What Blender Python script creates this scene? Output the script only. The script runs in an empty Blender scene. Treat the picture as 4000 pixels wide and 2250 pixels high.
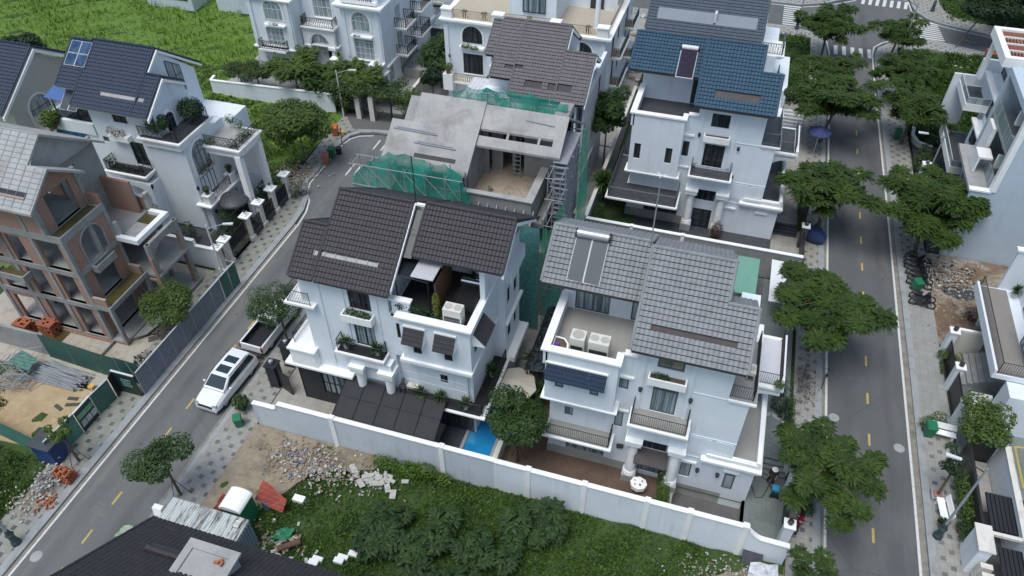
import bpy,math,random
import numpy as np
from mathutils import Matrix,Vector
rnd = random.Random(7)
scene = bpy.context.scene
# -- camera,sky,sun,exposure
cam = bpy.data.cameras.new("camera"); co = bpy.data.objects.new("camera",cam)
scene.collection.objects.link(co); scene.camera = co
Rr = (0.9555980,0.2946421,-0.0042989); Dd = (0.1983470,-0.6539410,-0.7300819); Ff = (-0.2179241,0.6968122,-0.6833462)
m = Matrix(((Rr[0],-Dd[0],-Ff[0],0),(Rr[1],-Dd[1],-Ff[1],0),(Rr[2],-Dd[2],-Ff[2],40.0),(0,0,0,1)))
co.matrix_world = m
cam.sensor_width = 36.0; cam.lens = 2969.34 / 4000 * 36.0
cam.clip_start = 0.5; cam.clip_end = 2000
W = bpy.data.worlds.new("World"); scene.world = W; W.use_nodes = True
nt = W.node_tree
for n in list(nt.nodes): nt.nodes.remove(n)
SUN_EL,SUN_AZ = 70.0,200.0
sky = nt.nodes.new("ShaderNodeTexSky"); sky.sky_type = 'NISHITA'; sky.sun_disc = False
sky.sun_elevation = math.radians(SUN_EL); sky.sun_rotation = math.radians(SUN_AZ)
sky.air_density = 1.0; sky.dust_density = 2.0; sky.ozone_density = 1.0
hs = nt.nodes.new("ShaderNodeHueSaturation"); hs.inputs['Saturation'].default_value = 0.8
bg = nt.nodes.new("ShaderNodeBackground"); bg.inputs['Strength'].default_value = 0.105
wo = nt.nodes.new("ShaderNodeOutputWorld")
nt.links.new(sky.outputs[0],hs.inputs['Color']); tn = nt.nodes.new('ShaderNodeMix'); tn.data_type = 'RGBA'; tn.blend_type = 'MULTIPLY'; tn.inputs[0].default_value = 1.0; tn.inputs[7].default_value = (0.93,1.0,1.03,1)
nt.links.new(hs.outputs[0],tn.inputs[6]); nt.links.new(tn.outputs[2],bg.inputs[0]); nt.links.new(bg.outputs[0],wo.inputs[0])
sl = bpy.data.lights.new("sun",'SUN'); sl.energy = 1.5; sl.angle = math.radians(32); sl.color = (1.0,0.99,0.965)
so = bpy.data.objects.new("sun",sl); scene.collection.objects.link(so)
so.rotation_euler = (math.radians(90 - SUN_EL),0,math.radians(180 - SUN_AZ))
scene.view_settings.view_transform = 'Standard'; scene.view_settings.look = 'None'
scene.view_settings.exposure = 0.58; scene.view_settings.gamma = 1.0
C = scene.collection
PI = math.pi
# -- materials
def _mat(name):
 M_ = bpy.data.materials.new(name); M_.use_nodes = True
 t = M_.node_tree; p = t.nodes['Principled BSDF']; return M_,t,p
def N(t,typ,**k):
 n = t.nodes.new(typ)
 for a,v in k.items():
  if a.startswith('i_'): n.inputs[a[2:].replace('_',' ')].default_value = v
  else: setattr(n,a,v)
 return n
def L(t,a,b): t.links.new(a,b)
def mth(t,op,a,b=None,c=None):
 n = t.nodes.new('ShaderNodeMath'); n.operation = op
 for i,v in enumerate((a,b,c)):
  if v is None: continue
  if isinstance(v,(int,float)): n.inputs[i].default_value = v
  else: t.links.new(v,n.inputs[i])
 return n.outputs[0]
def mixc(t,fac,a,b):
 n = t.nodes.new('ShaderNodeMix'); n.data_type = 'RGBA'
 if isinstance(fac,(int,float)): n.inputs[0].default_value = fac
 else: t.links.new(fac,n.inputs[0])
 for i,v in ((6,a),(7,b)):
  if isinstance(v,(tuple,list)): n.inputs[i].default_value = (*v[:3],1)
  else: t.links.new(v,n.inputs[i])
 return n.outputs[2]
def coords(t,world=True):
 if world: return N(t,'ShaderNodeNewGeometry').outputs['Position']
 return N(t,'ShaderNodeTexCoord').outputs['Object']
def noise(t,vec,scale,detail=4,rough=.6,dist=0.0):
 n = N(t,'ShaderNodeTexNoise'); n.inputs['Scale'].default_value = scale; n.inputs['Detail'].default_value = detail
 n.inputs['Roughness'].default_value = rough; n.inputs['Distortion'].default_value = dist
 L(t,vec,n.inputs['Vector']); return n.outputs[0]
def ramp(t,fac,a,b,ca=0.0,cb=1.0):
 n = N(t,'ShaderNodeMapRange'); n.inputs[1].default_value = a; n.inputs[2].default_value = b
 n.inputs[3].default_value = ca; n.inputs[4].default_value = cb; L(t,fac,n.inputs[0]); return n.outputs[0]
def sc(c,k): return tuple(min(1,max(0,v * k)) for v in c)
def mk(name,col,rough=.75,var=.12,scale=1.2,bump=0.0,bs=20,metal=0.0,world=True,stain=None,sfac=.35,sscale=.5,spec=.5,coat=0):
 M_,t,p = _mat(name)
 v = coords(t,world)
 n1 = noise(t,v,scale); n2 = noise(t,v,scale * 9,3)
 f = mth(t,'ADD',mth(t,'MULTIPLY',n1,.65),mth(t,'MULTIPLY',n2,.35))
 c = mixc(t,ramp(t,f,.3,.7),sc(col,1 - var),sc(col,1 + var))
 if stain:
  s = noise(t,v,sscale,6,.7,.4)
  c = mixc(t,ramp(t,s,.5,.68,0,sfac),c,stain)
 L(t,c,p.inputs['Base Color']); p.inputs['Roughness'].default_value = rough; p.inputs['Metallic'].default_value = metal
 p.inputs['Specular IOR Level'].default_value = spec
 if coat: p.inputs['Coat Weight'].default_value = coat
 if bump:
  b = N(t,'ShaderNodeBump'); b.inputs['Strength'].default_value = bump; b.inputs['Distance'].default_value = .02
  L(t,noise(t,v,bs,4),b.inputs['Height']); L(t,b.outputs[0],p.inputs['Normal'])
 return M_
Mt = {}
def stucco(name,col,stain=(.36,.36,.34),sf=.42):
 M_,t,p = _mat(name); v = coords(t)
 c = mixc(t,ramp(t,noise(t,v,.8),.3,.7),sc(col,.95),sc(col,1.03))
 mp = N(t,'ShaderNodeMapping'); mp.inputs['Scale'].default_value = (2.6,2.6,.16); L(t,v,mp.inputs['Vector'])
 s = noise(t,mp.outputs[0],1.0,5,.65); g = noise(t,v,.35,3)
 c = mixc(t,mth(t,'MULTIPLY',ramp(t,s,.5,.8,0,sf),ramp(t,g,.4,.62)),c,stain)
 L(t,c,p.inputs['Base Color']); p.inputs['Roughness'].default_value = .85
 b = N(t,'ShaderNodeBump'); b.inputs['Strength'].default_value = .15; b.inputs['Distance'].default_value = .01
 L(t,noise(t,v,30),b.inputs['Height']); L(t,b.outputs[0],p.inputs['Normal'])
 return M_
def tilemat(name,col,dirt=(.07,.065,.06)):
 """roof tile: every tile its own tone, dirt streaks running down the slope, lichen spots"""
 M_,t,p = _mat(name); v = coords(t); mp = N(t,'ShaderNodeMapping'); mp.inputs['Scale'].default_value = (4.4,3.9,3.9); L(t,v,mp.inputs['Vector'])
 fl = N(t,'ShaderNodeVectorMath'); fl.operation = 'FLOOR'; L(t,mp.outputs[0],fl.inputs[0]); wn = N(t,'ShaderNodeTexWhiteNoise'); L(t,fl.outputs[0],wn.inputs['Vector'])
 c = mixc(t,wn.outputs[0],sc(col,.88),sc(col,1.12)); c = mixc(t,ramp(t,noise(t,v,.6,4,.7),.35,.7,0,.4),c,sc(col,.78))
 m2 = N(t,'ShaderNodeMapping'); m2.inputs['Scale'].default_value = (3.0,.35,.35); L(t,v,m2.inputs['Vector']); c = mixc(t,ramp(t,noise(t,m2.outputs[0],1.0,5,.7),.54,.76,0,.5),c,dirt)
 c = mixc(t,ramp(t,noise(t,v,7,2),.66,.74,0,.3),c,(.22,.22,.19)); L(t,c,p.inputs['Base Color']); p.inputs['Roughness'].default_value = .6; return M_
Mt['white'] = stucco('white_stucco',(.73,.78,.82))  # the sky's blue cast on upright walls is put into this white
Mt['white2'] = stucco('weathered_stucco',(.56,.61,.65),(.22,.25,.27),.6); Mt['bluewall'] = stucco('pale_blue_render',(.48,.56,.62),(.3,.35,.38),.4)
Mt['trim'] = mk('white_trim',(.87,.87,.85),.7,.03,.7,stain=(.5,.48,.43),sfac=.25,sscale=1.2)
Mt['cream'] = stucco('cream_stucco',(.62,.60,.53),(.3,.29,.26),.4)
Mt['lav'] = stucco('pale_plaster',(.58,.58,.61),(.3,.3,.32),.35)
Mt['cap'] = mk('stone_cap',(.66,.63,.57),.8,.08,2,stain=(.36,.33,.28),sfac=.5,sscale=1.5)
Mt['tilebrown'] = tilemat('brown_roof_tile',(.034,.030,.034),(.028,.026,.028))
Mt['tilegrey'] = tilemat('grey_roof_tile',(.225,.235,.245),(.14,.145,.15))
Mt['tilemauve'] = tilemat('mauve_roof_tile',(.125,.113,.12))
Mt['tileblue'] = tilemat('blue_roof_tile',(.024,.068,.115),(.03,.05,.07))
Mt['tilenavy'] = tilemat('navy_roof_tile',(.009,.024,.056),(.015,.025,.04))
Mt['tileslate'] = tilemat('slate_roof_tile',(.062,.084,.11))
Mt['conc'] = mk('raw_concrete',(.29,.29,.28),.9,.16,.9,.3,14,stain=(.17,.165,.15),sfac=.65,sscale=.7)
Mt['conc2'] = mk('pale_concrete',(.37,.37,.365),.9,.18,.8,.3,14,stain=(.24,.22,.19),sfac=.6,sscale=.9)
Mt['slabgrey'] = mk('slab_grey',(.33,.33,.32),.85,.2,1.5)
Mt['slabbrown'] = mk('slab_brown',(.075,.065,.062),.8,.2,2)
Mt['dark'] = mk('painted_slot_shade',(.02,.021,.023),.6,.3,2)  # near-black colour stands in for the shade inside slots
Mt['frame'] = mk('grey_window_frame',(.10,.11,.125),.4,.08)
Mt['frameblk'] = mk('black_window_frame',(.025,.027,.03),.4,.08)
Mt['framewht'] = mk('white_window_frame',(.62,.64,.65),.45,.05)
Mt['iron'] = mk('black_iron',(.018,.018,.02),.45,.1)
Mt['irongrey'] = mk('grey_iron',(.10,.11,.125),.5,.1)
Mt['steel'] = mk('steel_grey',(.42,.44,.46),.4,.1,metal=.6)
Mt['galv'] = mk('galvanised',(.33,.35,.37),.5,.18,3,metal=.3)
Mt['chrome'] = mk('stainless',(.62,.63,.64),.22,.05,metal=1.0)
Mt['granite'] = mk('black_granite',(.022,.024,.03),.4,.4,6,spec=.4); Mt['glassflat'] = mk('flat_dark_glass',(.014,.018,.022),.25,.15,.7,spec=.35); Mt['blackfloor'] = mk('black_floor_tiles',(.022,.022,.025),.55,.3,2,spec=.3)
Mt['granite2'] = mk('dark_paving',(.055,.058,.065),.5,.35,3)
Mt['terr'] = mk('terrace_screed',(.30,.29,.27),.8,.08,1.0,stain=(.2,.19,.18),sfac=.4)
Mt['soil'] = mk('soil',(.11,.075,.05),.95,.3,4,.5)
Mt['ac'] = mk('ac_casing',(.68,.66,.58),.5,.04)
Mt['black'] = mk('black_plastic',(.02,.02,.022),.45,.2,4)
Mt['pot'] = mk('white_pot',(.6,.6,.58),.6,.15,8)
Mt['terracotta'] = mk('terracotta',(.30,.12,.07),.8,.15,5)
Mt['brick'] = None
def glassmat(name,a,b,sx=9.0,rough=.12,spec=.6):
 """curtained window: vertical folds of cloth behind a dark glossy pane"""
 M_,t,p = _mat(name); v = coords(t)
 mp = N(t,'ShaderNodeMapping'); mp.inputs['Scale'].default_value = (sx,sx,.25); L(t,v,mp.inputs['Vector'])
 s = noise(t,mp.outputs[0],1.0,2,.5)
 L(t,mixc(t,ramp(t,s,.42,.6),a,b),p.inputs['Base Color'])
 p.inputs['Roughness'].default_value = rough; p.inputs['Specular IOR Level'].default_value = spec
 return M_
Mt['curtain'] = glassmat('curtained_glass',(.10,.15,.165),(.34,.42,.44))
Mt['glassdk'] = glassmat('dark_glass',(.012,.016,.02),(.05,.06,.065),4)
Mt['glasspale'] = glassmat('pale_glass',(.22,.28,.29),(.40,.46,.47),3)
Mt['glassblue'] = glassmat('blue_glass',(.015,.04,.10),(.04,.09,.17),2)
Mt['glassblind'] = glassmat('blind_glass',(.17,.17,.12),(.25,.24,.18),2)
def leafmat(name,a,b,c2=None,scale=1.1):
 a,b = sc(a,.76),sc(b,.8); c2 = sc(c2,.85) if c2 else None
 M_,t,p = _mat(name); v = coords(t)
 n1 = noise(t,v,scale,3); n2 = noise(t,v,scale * 6,2)
 f = ramp(t,mth(t,'ADD',mth(t,'MULTIPLY',n1,.5),mth(t,'MULTIPLY',n2,.5)),.36,.64)
 c = mixc(t,f,a,b)
 if c2: c = mixc(t,ramp(t,noise(t,v,2.3,3),.6,.72,0,.8),c,c2)
 L(t,c,p.inputs['Base Color']); p.inputs['Roughness'].default_value = .55
 p.inputs['Specular IOR Level'].default_value = .25
 tr = N(t,'ShaderNodeBsdfTranslucent'); L(t,c,tr.inputs[0]); mx = N(t,'ShaderNodeMixShader'); mx.inputs[0].default_value = .22
 o = t.nodes['Material Output']; L(t,p.outputs[0],mx.inputs[1]); L(t,tr.outputs[0],mx.inputs[2]); L(t,mx.outputs[0],o.inputs[0])
 return M_
Mt['leafA'] = leafmat('poinciana_leaf',(.026,.06,.014),(.085,.145,.025),(.13,.19,.03),.8)
Mt['leafB'] = leafmat('broad_leaf',(.025,.06,.02),(.08,.15,.04))
Mt['leafC'] = leafmat('bright_leaf',(.05,.10,.022),(.14,.21,.045))
Mt['leafD'] = leafmat('dark_leaf',(.014,.035,.016),(.04,.08,.03))
Mt['leafY'] = leafmat('yellow_leaf',(.10,.13,.02),(.24,.27,.05))
Mt['leafR'] = leafmat('flowering_leaf',(.03,.07,.02),(.09,.15,.04),(.36,.07,.08))
Mt['leafW'] = leafmat('white_flowering_leaf',(.03,.07,.02),(.09,.15,.04),(.55,.55,.48))
Mt['leafdry'] = leafmat('brown_leaf',(.05,.03,.02),(.14,.07,.05))
Mt['bark'] = mk('bark',(.12,.09,.065),.9,.3,6,.5,30)
# -- mesh builder
def worigin(p):
 v = Vector((0,0,0))
 while p is not None: v += p.location; p = p.parent
 return v
SPL = {'cornice','terrace_floor','ridge_cap','coping','balcony','balcony_floor','window_hood','wall_fin','glass_guard','side_balcony','bargeboard','parapet','parapet_coping','standing_water','handrail','wall_coping','floor_slab','awning_post','glazing','glazing_bar','base','plinth','canopy_post','ridge_pipe','wall_lamp','vent_pipe','roof_panel','box_coping','post','bracket','chimney','entablature','mirror','side_wall','stem_','louvre_roof_','balustrade_','pergola_'}
def splitmesh(o,gap=.28):
 """cut a part that stands in separate places into one object per place"""
 me = o.data; n = len(me.vertices); par = list(range(n))
 def fd(a):
  while par[a] != a: par[a] = par[par[a]]; a = par[a]
  return a
 for p in me.polygons:
  v = p.vertices
  for q in v[1:]:
   a,b = fd(v[0]),fd(q)
   if a != b: par[a] = b
 cs = {}
 for i in range(n): cs.setdefault(fd(i),[]).append(i)
 G = []
 for ids in cs.values():
  c = [me.vertices[i].co for i in ids]; G.append([[min(q[k] for q in c) - gap / 2 for k in range(3)],[max(q[k] for q in c) + gap / 2 for k in range(3)],set(ids)])
 ch = True
 while ch:
  ch = False
  for i in range(len(G)):
   for j in range(i + 1,len(G)):
    if all(G[i][0][k] <= G[j][1][k] and G[j][0][k] <= G[i][1][k] for k in range(3)):
     G[i] = [[min(G[i][0][k],G[j][0][k]) for k in range(3)],[max(G[i][1][k],G[j][1][k]) for k in range(3)],G[i][2] | G[j][2]]; G.pop(j); ch = True; break
   if ch: break
 if len(G) < 2: return
 for gi,g in enumerate(G):
  ids = sorted(g[2]); mp = {v: k for k,v in enumerate(ids)}; m2 = bpy.data.meshes.new(o.name)
  m2.from_pydata([tuple(me.vertices[i].co) for i in ids],[],[tuple(mp[v] for v in p.vertices) for p in me.polygons if p.vertices[0] in g[2]]); m2.update()
  for q in me.materials: m2.materials.append(q)
  if len(me.materials) > 1: m2.polygons.foreach_set('material_index',[p.material_index for p in me.polygons if p.vertices[0] in g[2]])
  if gi == 0: first = m2
  else: c = bpy.data.objects.new(o.name,m2); C.objects.link(c); c.parent = o.parent
 o.data = first
class MB:
 def __init__(s): s.v = []; s.f = []; s.m = []
 def add(s,vs,fs,m=0):
  o = len(s.v); s.v.extend(vs); s.f.extend([tuple(i + o for i in f) for f in fs]); s.m.extend([m] * len(fs)); return s
 def box(s,x0,x1,y0,y1,z0,z1,m=0):
  vs = [(x0,y0,z0),(x1,y0,z0),(x1,y1,z0),(x0,y1,z0),(x0,y0,z1),(x1,y0,z1),(x1,y1,z1),(x0,y1,z1)]
  return s.add(vs,[(3,2,1,0),(4,5,6,7),(0,1,5,4),(1,2,6,5),(2,3,7,6),(3,0,4,7)],m)
 def fb(s,face,pl,a0,a1,d0,d1,z0,z1,m=0):
  """box on a facade: a along it, d outward from the plane"""
  if face == 'S': return s.box(a0,a1,pl - d1,pl - d0,z0,z1,m)
  if face == 'N': return s.box(a0,a1,pl + d0,pl + d1,z0,z1,m)
  if face == 'E': return s.box(pl + d0,pl + d1,a0,a1,z0,z1,m)
  return s.box(pl - d1,pl - d0,a0,a1,z0,z1,m)
 def quad(s,a,b,c,d,m=0): return s.add([a,b,c,d],[(0,1,2,3)],m)
 def prism(s,poly,z0,z1,m=0):
  n = len(poly); vs = [(x,y,z0) for x,y in poly] + [(x,y,z1) for x,y in poly]
  fs = [tuple(range(n - 1,-1,-1)),tuple(range(n,2 * n))] + [(i,(i + 1) % n,n + (i + 1) % n,n + i) for i in range(n)]
  return s.add(vs,fs,m)
 def prismx(s,poly,x0,x1,m=0):
  """polygon in (y,z) swept along x"""
  n = len(poly); vs = [(x0,y,z) for y,z in poly] + [(x1,y,z) for y,z in poly]
  fs = [tuple(range(n - 1,-1,-1)),tuple(range(n,2 * n))] + [(i,(i + 1) % n,n + (i + 1) % n,n + i) for i in range(n)]
  return s.add(vs,fs,m)
 def prismy(s,poly,y0,y1,m=0):
  n = len(poly); vs = [(x,y0,z) for x,z in poly] + [(x,y1,z) for x,z in poly]
  fs = [tuple(range(n)),tuple(range(2 * n - 1,n - 1,-1))] + [(i,n + i,n + (i + 1) % n,(i + 1) % n) for i in range(n)]
  return s.add(vs,fs,m)
 def tube(s,pts,r,n=6,m=0,r2=None):
  pts = [Vector(p) for p in pts]; o = len(s.v); k = len(pts)
  for i,p in enumerate(pts):
   d = (pts[min(i + 1,k - 1)] - pts[max(i - 1,0)]).normalized()
   u = d.cross(Vector((0,0,1)));
   if u.length < 1e-3: u = Vector((1,0,0))
   u.normalize(); w = d.cross(u); rr = r if r2 is None else r + (r2 - r) * i / max(1,k - 1)
   for j in range(n):
    a = 2 * PI * j / n; q = p + (u * math.cos(a) + w * math.sin(a)) * rr; s.v.append(tuple(q))
  for i in range(k - 1):
   for j in range(n):
    a = o + i * n + j; b = o + i * n + (j + 1) % n; s.f.append((a,b,b + n,a + n)); s.m.append(m)
  s.f.append(tuple(o + j for j in range(n - 1,-1,-1))); s.m.append(m)
  s.f.append(tuple(o + (k - 1) * n + j for j in range(n))); s.m.append(m); return s
 def lathe(s,x,y,prof,n=12,m=0,sx=1,sy=1):
  o = len(s.v); k = len(prof)
  for r,z in prof:
   for j in range(n):
    a = 2 * PI * j / n; s.v.append((x + r * math.cos(a) * sx,y + r * math.sin(a) * sy,z))
  for i in range(k - 1):
   for j in range(n):
    a = o + i * n + j; b = o + i * n + (j + 1) % n; s.f.append((a,b,b + n,a + n)); s.m.append(m)
  s.f.append(tuple(o + j for j in range(n - 1,-1,-1))); s.m.append(m)
  s.f.append(tuple(o + (k - 1) * n + j for j in range(n))); s.m.append(m); return s
 def build(s,name,mats,parent=None,smooth=False,bevel=0,**kw):
  org = worigin(parent); me = bpy.data.meshes.new(name)
  ox,oy,oz = org
  me.from_pydata([(a - ox,b - oy,c - oz) for a,b,c in s.v],[],s.f); me.update()
  if isinstance(mats,(str,)): mats = [mats]
  for k in mats: me.materials.append(Mt[k] if isinstance(k,str) else k)
  if len(mats) > 1: me.polygons.foreach_set('material_index',s.m)
  if smooth: me.polygons.foreach_set('use_smooth',[True] * len(me.polygons))
  o = bpy.data.objects.new(name,me); C.objects.link(o)
  if bevel:
   b = o.modifiers.new('bevel','BEVEL'); b.width = bevel; b.segments = 2; b.limit_method = 'ANGLE'; b.angle_limit = .7
  if parent is not None: o.parent = parent
  if parent is not None and name in SPL: splitmesh(o)
  for k_,v_ in kw.items():
   if v_: o[{'label': 'label','cat': 'category','group': 'group','kind': 'kind'}[k_]] = v_
  return o
def thing(name,label,cat,loc=(0,0,0),group=None,kind=None):
 o = bpy.data.objects.new(name,None); C.objects.link(o); o.location = loc; o.empty_display_size = .3
 o['label'] = label; o['category'] = cat
 if group: o['group'] = group
 if kind: o['kind'] = kind
 return o
def kids(o):
 return [c for c in C.objects if c.parent == o]
def dup(root,loc=None,rz=None,scale=None,label=None,group=None):
 ks = kids(root); r = root.copy(); C.objects.link(r)
 if loc is not None: r.location = loc
 if rz is not None: r.rotation_euler = (0,0,rz)
 if scale is not None: r.scale = (scale,) * 3 if isinstance(scale,(int,float)) else scale
 if label: r['label'] = label
 if group: r['group'] = group
 def rec(src,par):
  c = src.copy(); C.objects.link(c); c.parent = par
  for g in kids(src): rec(g,c)
 for k in ks: rec(k,r)
 return r
def place(r,loc,rz=0,scale=None):
 r.location = loc; r.rotation_euler = (0,0,rz)
 if scale: r.scale = (scale,) * 3 if isinstance(scale,(int,float)) else scale
 return r
# -- architecture helpers
def fp(face,pl,a,d,z):
 return {'S': (a,pl - d,z),'N': (a,pl + d,z),'E': (pl + d,a,z),'W': (pl - d,a,z)}[face]
def skin(mb,face,pl,a0,a1,z0,z1,ops=(),th=.15,m=0):
 """wall skin of thickness th outside plane pl, with rectangular openings"""
 A = sorted({a0,a1,*[o[0] for o in ops],*[o[1] for o in ops]}); Zs = sorted({z0,z1,*[o[2] for o in ops],*[o[3] for o in ops]})
 A = [a for a in A if a0 <= a <= a1]; Zs = [z for z in Zs if z0 <= z <= z1]
 ins = lambda a,z: any(o[0] < a < o[1] and o[2] < z < o[3] for o in ops)
 for i in range(len(A) - 1):
  for j in range(len(Zs) - 1):
   ca,cz = (A[i] + A[i + 1]) / 2,(Zs[j] + Zs[j + 1]) / 2
   if ins(ca,cz): continue
   mb.quad(*[fp(face,pl,a,th,z) for a,z in ((A[i],Zs[j]),(A[i + 1],Zs[j]),(A[i + 1],Zs[j + 1]),(A[i],Zs[j + 1]))],m)
 def strip(p,q):
  mb.quad(fp(face,pl,p[0],0,p[1]),fp(face,pl,q[0],0,q[1]),fp(face,pl,q[0],th,q[1]),fp(face,pl,p[0],th,p[1]),m)
 for b0,b1,c0,c1 in [(a0,a1,z0,z1)] + [o[:4] for o in ops]:
  strip((b0,c0),(b1,c0)); strip((b1,c0),(b1,c1)); strip((b1,c1),(b0,c1)); strip((b0,c1),(b0,c0))
def window(parent,face,pl,a0,a1,z0,z1,fr='frame',gl='curtain',nx=1,nz=1,th=.15,fw=.07,trans=0,name='window',lab=None,surround=0,sur_m='trim'):
 """window or glazed door filling an opening of skin() whose inner plane is pl"""
 mb = MB(); d1 = th * .55; d0 = .012
 mb.fb(face,pl,a0,a0 + fw,d0,d1,z0,z1); mb.fb(face,pl,a1 - fw,a1,d0,d1,z0,z1)
 mb.fb(face,pl,a0 + fw,a1 - fw,d0,d1,z0,z0 + fw); mb.fb(face,pl,a0 + fw,a1 - fw,d0,d1,z1 - fw,z1)
 zt = z1 - trans if trans else z1
 for i in range(1,nx):
  a = a0 + (a1 - a0) * i / nx; mb.fb(face,pl,a - fw * .5,a + fw * .5,d0,d1 + .004,z0 + fw,z1 - fw)
 for j in range(1,nz):
  z = z0 + (zt - z0) * j / nz; mb.fb(face,pl,a0 + fw,a1 - fw,d0,d1 - .006,z - fw * .35,z + fw * .35)
 if trans: mb.fb(face,pl,a0 + fw,a1 - fw,d0,d1 - .003,zt - fw * .5,zt + fw * .5)
 w = mb.build(name,[fr],parent)
 if lab: w['label'] = lab
 g = MB(); g.fb(face,pl,a0 + fw * .5,a1 - fw * .5,d0 - .004,d1 * .45,z0 + fw * .5,z1 - fw * .5); g.build('pane',[gl],w)
 if surround:
  s_ = MB(); k = surround; t1 = th + .05
  s_.fb(face,pl,a0 - k,a0 - .004,th - .01,t1,z0 - k * .4,z1 + k); s_.fb(face,pl,a1 + .004,a1 + k,th - .01,t1,z0 - k * .4,z1 + k)
  s_.fb(face,pl,a0,a1,th - .01,t1 + .003,z1 + .004,z1 + k); s_.fb(face,pl,a0,a1,th - .01,t1 + .05,z0 - k * .6,z0 - .004)
  s_.build('surround',[sur_m],w)
 return w
def archwin(parent,face,pl,ac,hw,z0,zs,fr='framewht',gl='glasspale',th=.15,name='window',surround=.18,rings=True,sm='trim',bars=3):
 """arched window: centre ac, half width hw, sill z0, spring zs, set proud on the wall"""
 n = 14; arc = [(ac + hw * math.cos(PI - PI * i / n),zs + hw * math.sin(PI - PI * i / n)) for i in range(n + 1)]
 g = MB(); poly = [(ac + hw,z0),(ac - hw,z0)] + arc
 g.add([fp(face,pl,a,th + .02,z) for a,z in poly],[tuple(range(len(poly)))])
 f = MB()
 def band(r0,r1,d0,d1,za,mm=0):
  P0 = [(ac - r0,za)] + [(ac + r0 * math.cos(PI - PI * i / n),zs + r0 * math.sin(PI - PI * i / n)) for i in range(n + 1)] + [(ac + r0,za)]
  P1 = [(ac - r1,za)] + [(ac + r1 * math.cos(PI - PI * i / n),zs + r1 * math.sin(PI - PI * i / n)) for i in range(n + 1)] + [(ac + r1,za)]
  for i in range(len(P0) - 1):
   a,b,c,d = P0[i],P0[i + 1],P1[i + 1],P1[i]
   vs = [fp(face,pl,q[0],dd,q[1]) for dd in (d0,d1) for q in (a,b,c,d)]
   F_ = [(4,5,6,7),(0,1,5,4),(2,3,7,6),(1,2,6,5),(3,0,4,7)]
   (f if mm == 0 else su).add(vs,F_)
 su = MB()
 band(hw - .07,hw,th + .01,th + .06,z0)
 if rings:
  band(hw * .52,hw * .58,th + .01,th + .055,z0)
  for k in range(1,6):
   a = PI * k / 6; p = [(ac + r * math.cos(a),zs + r * math.sin(a)) for r in (hw * .58,hw - .03)]
   f.tube([fp(face,pl,p[0][0],th + .035,p[0][1]),fp(face,pl,p[1][0],th + .035,p[1][1])],.025,4)
 f.fb(face,pl,ac - .025,ac + .025,th + .01,th + .05,z0,zs + hw * .55)
 f.fb(face,pl,ac - hw + .05,ac + hw - .05,th + .01,th + .045,zs - .03,zs + .03)
 f.fb(face,pl,ac - hw + .05,ac + hw - .05,th + .01,th + .06,z0,z0 + .08)
 w = f.build(name,[fr],parent); g.build('pane',[gl],w)
 if surround:
  band(hw + .002,hw + surround,th - .01,th + .09,z0,1); su.build('surround',[sm],w)
 return w
def railing(parent,pts,z,h=.95,sp=.13,mat='iron',name='railing',r=.014,post=.03,bot=.1,closed=False,deco=False):
 if deco: r *= 1.5; post *= 1.4
 mb = MB(); P = list(pts) + ([pts[0]] if closed else [])
 for (xa,ya),(xb,yb) in zip(P[:-1],P[1:]):
  ln = math.hypot(xb - xa,yb - ya); n = max(1,int(ln / sp))
  mb.tube([(xa,ya,z + h),(xb,yb,z + h)],post,4); mb.tube([(xa,ya,z + bot),(xb,yb,z + bot)],post * .6,4)
  for i in range(1,n):
   x,y = xa + (xb - xa) * i / n,ya + (yb - ya) * i / n; mb.tube([(x,y,z + bot),(x,y,z + h)],r,3)
  if deco:
   k = max(1,int(ln / .4))
   for i in range(k):
    t0 = (i + .5) / k; cx,cy = xa + (xb - xa) * t0,ya + (yb - ya) * t0; ux,uy = (xb - xa) / ln,(yb - ya) / ln
    mb.tube([(cx + ux * .16 * math.cos(q),cy + uy * .16 * math.cos(q),z + h * .52 + .28 * math.sin(q)) for q in [2 * PI * j / 8 for j in range(9)]],.016,3)
  for (x,y) in ((xa,ya),(xb,yb)): mb.tube([(x,y,z),(x,y,z + h + .05)],post,4)
 return mb.build(name,[mat],parent)
def cornice(mb,x0,x1,y0,y1,z1,steps=((0,.1),(.06,.08),(.12,.1)),m=0):
 """stepped slab widening upward, topmost at z1; steps (outset, height) bottom to top"""
 z = z1 - sum(h for _,h in steps)
 for o,h in steps: mb.box(x0 - o,x1 + o,y0 - o,y1 + o,z,z + h,m); z += h
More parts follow.
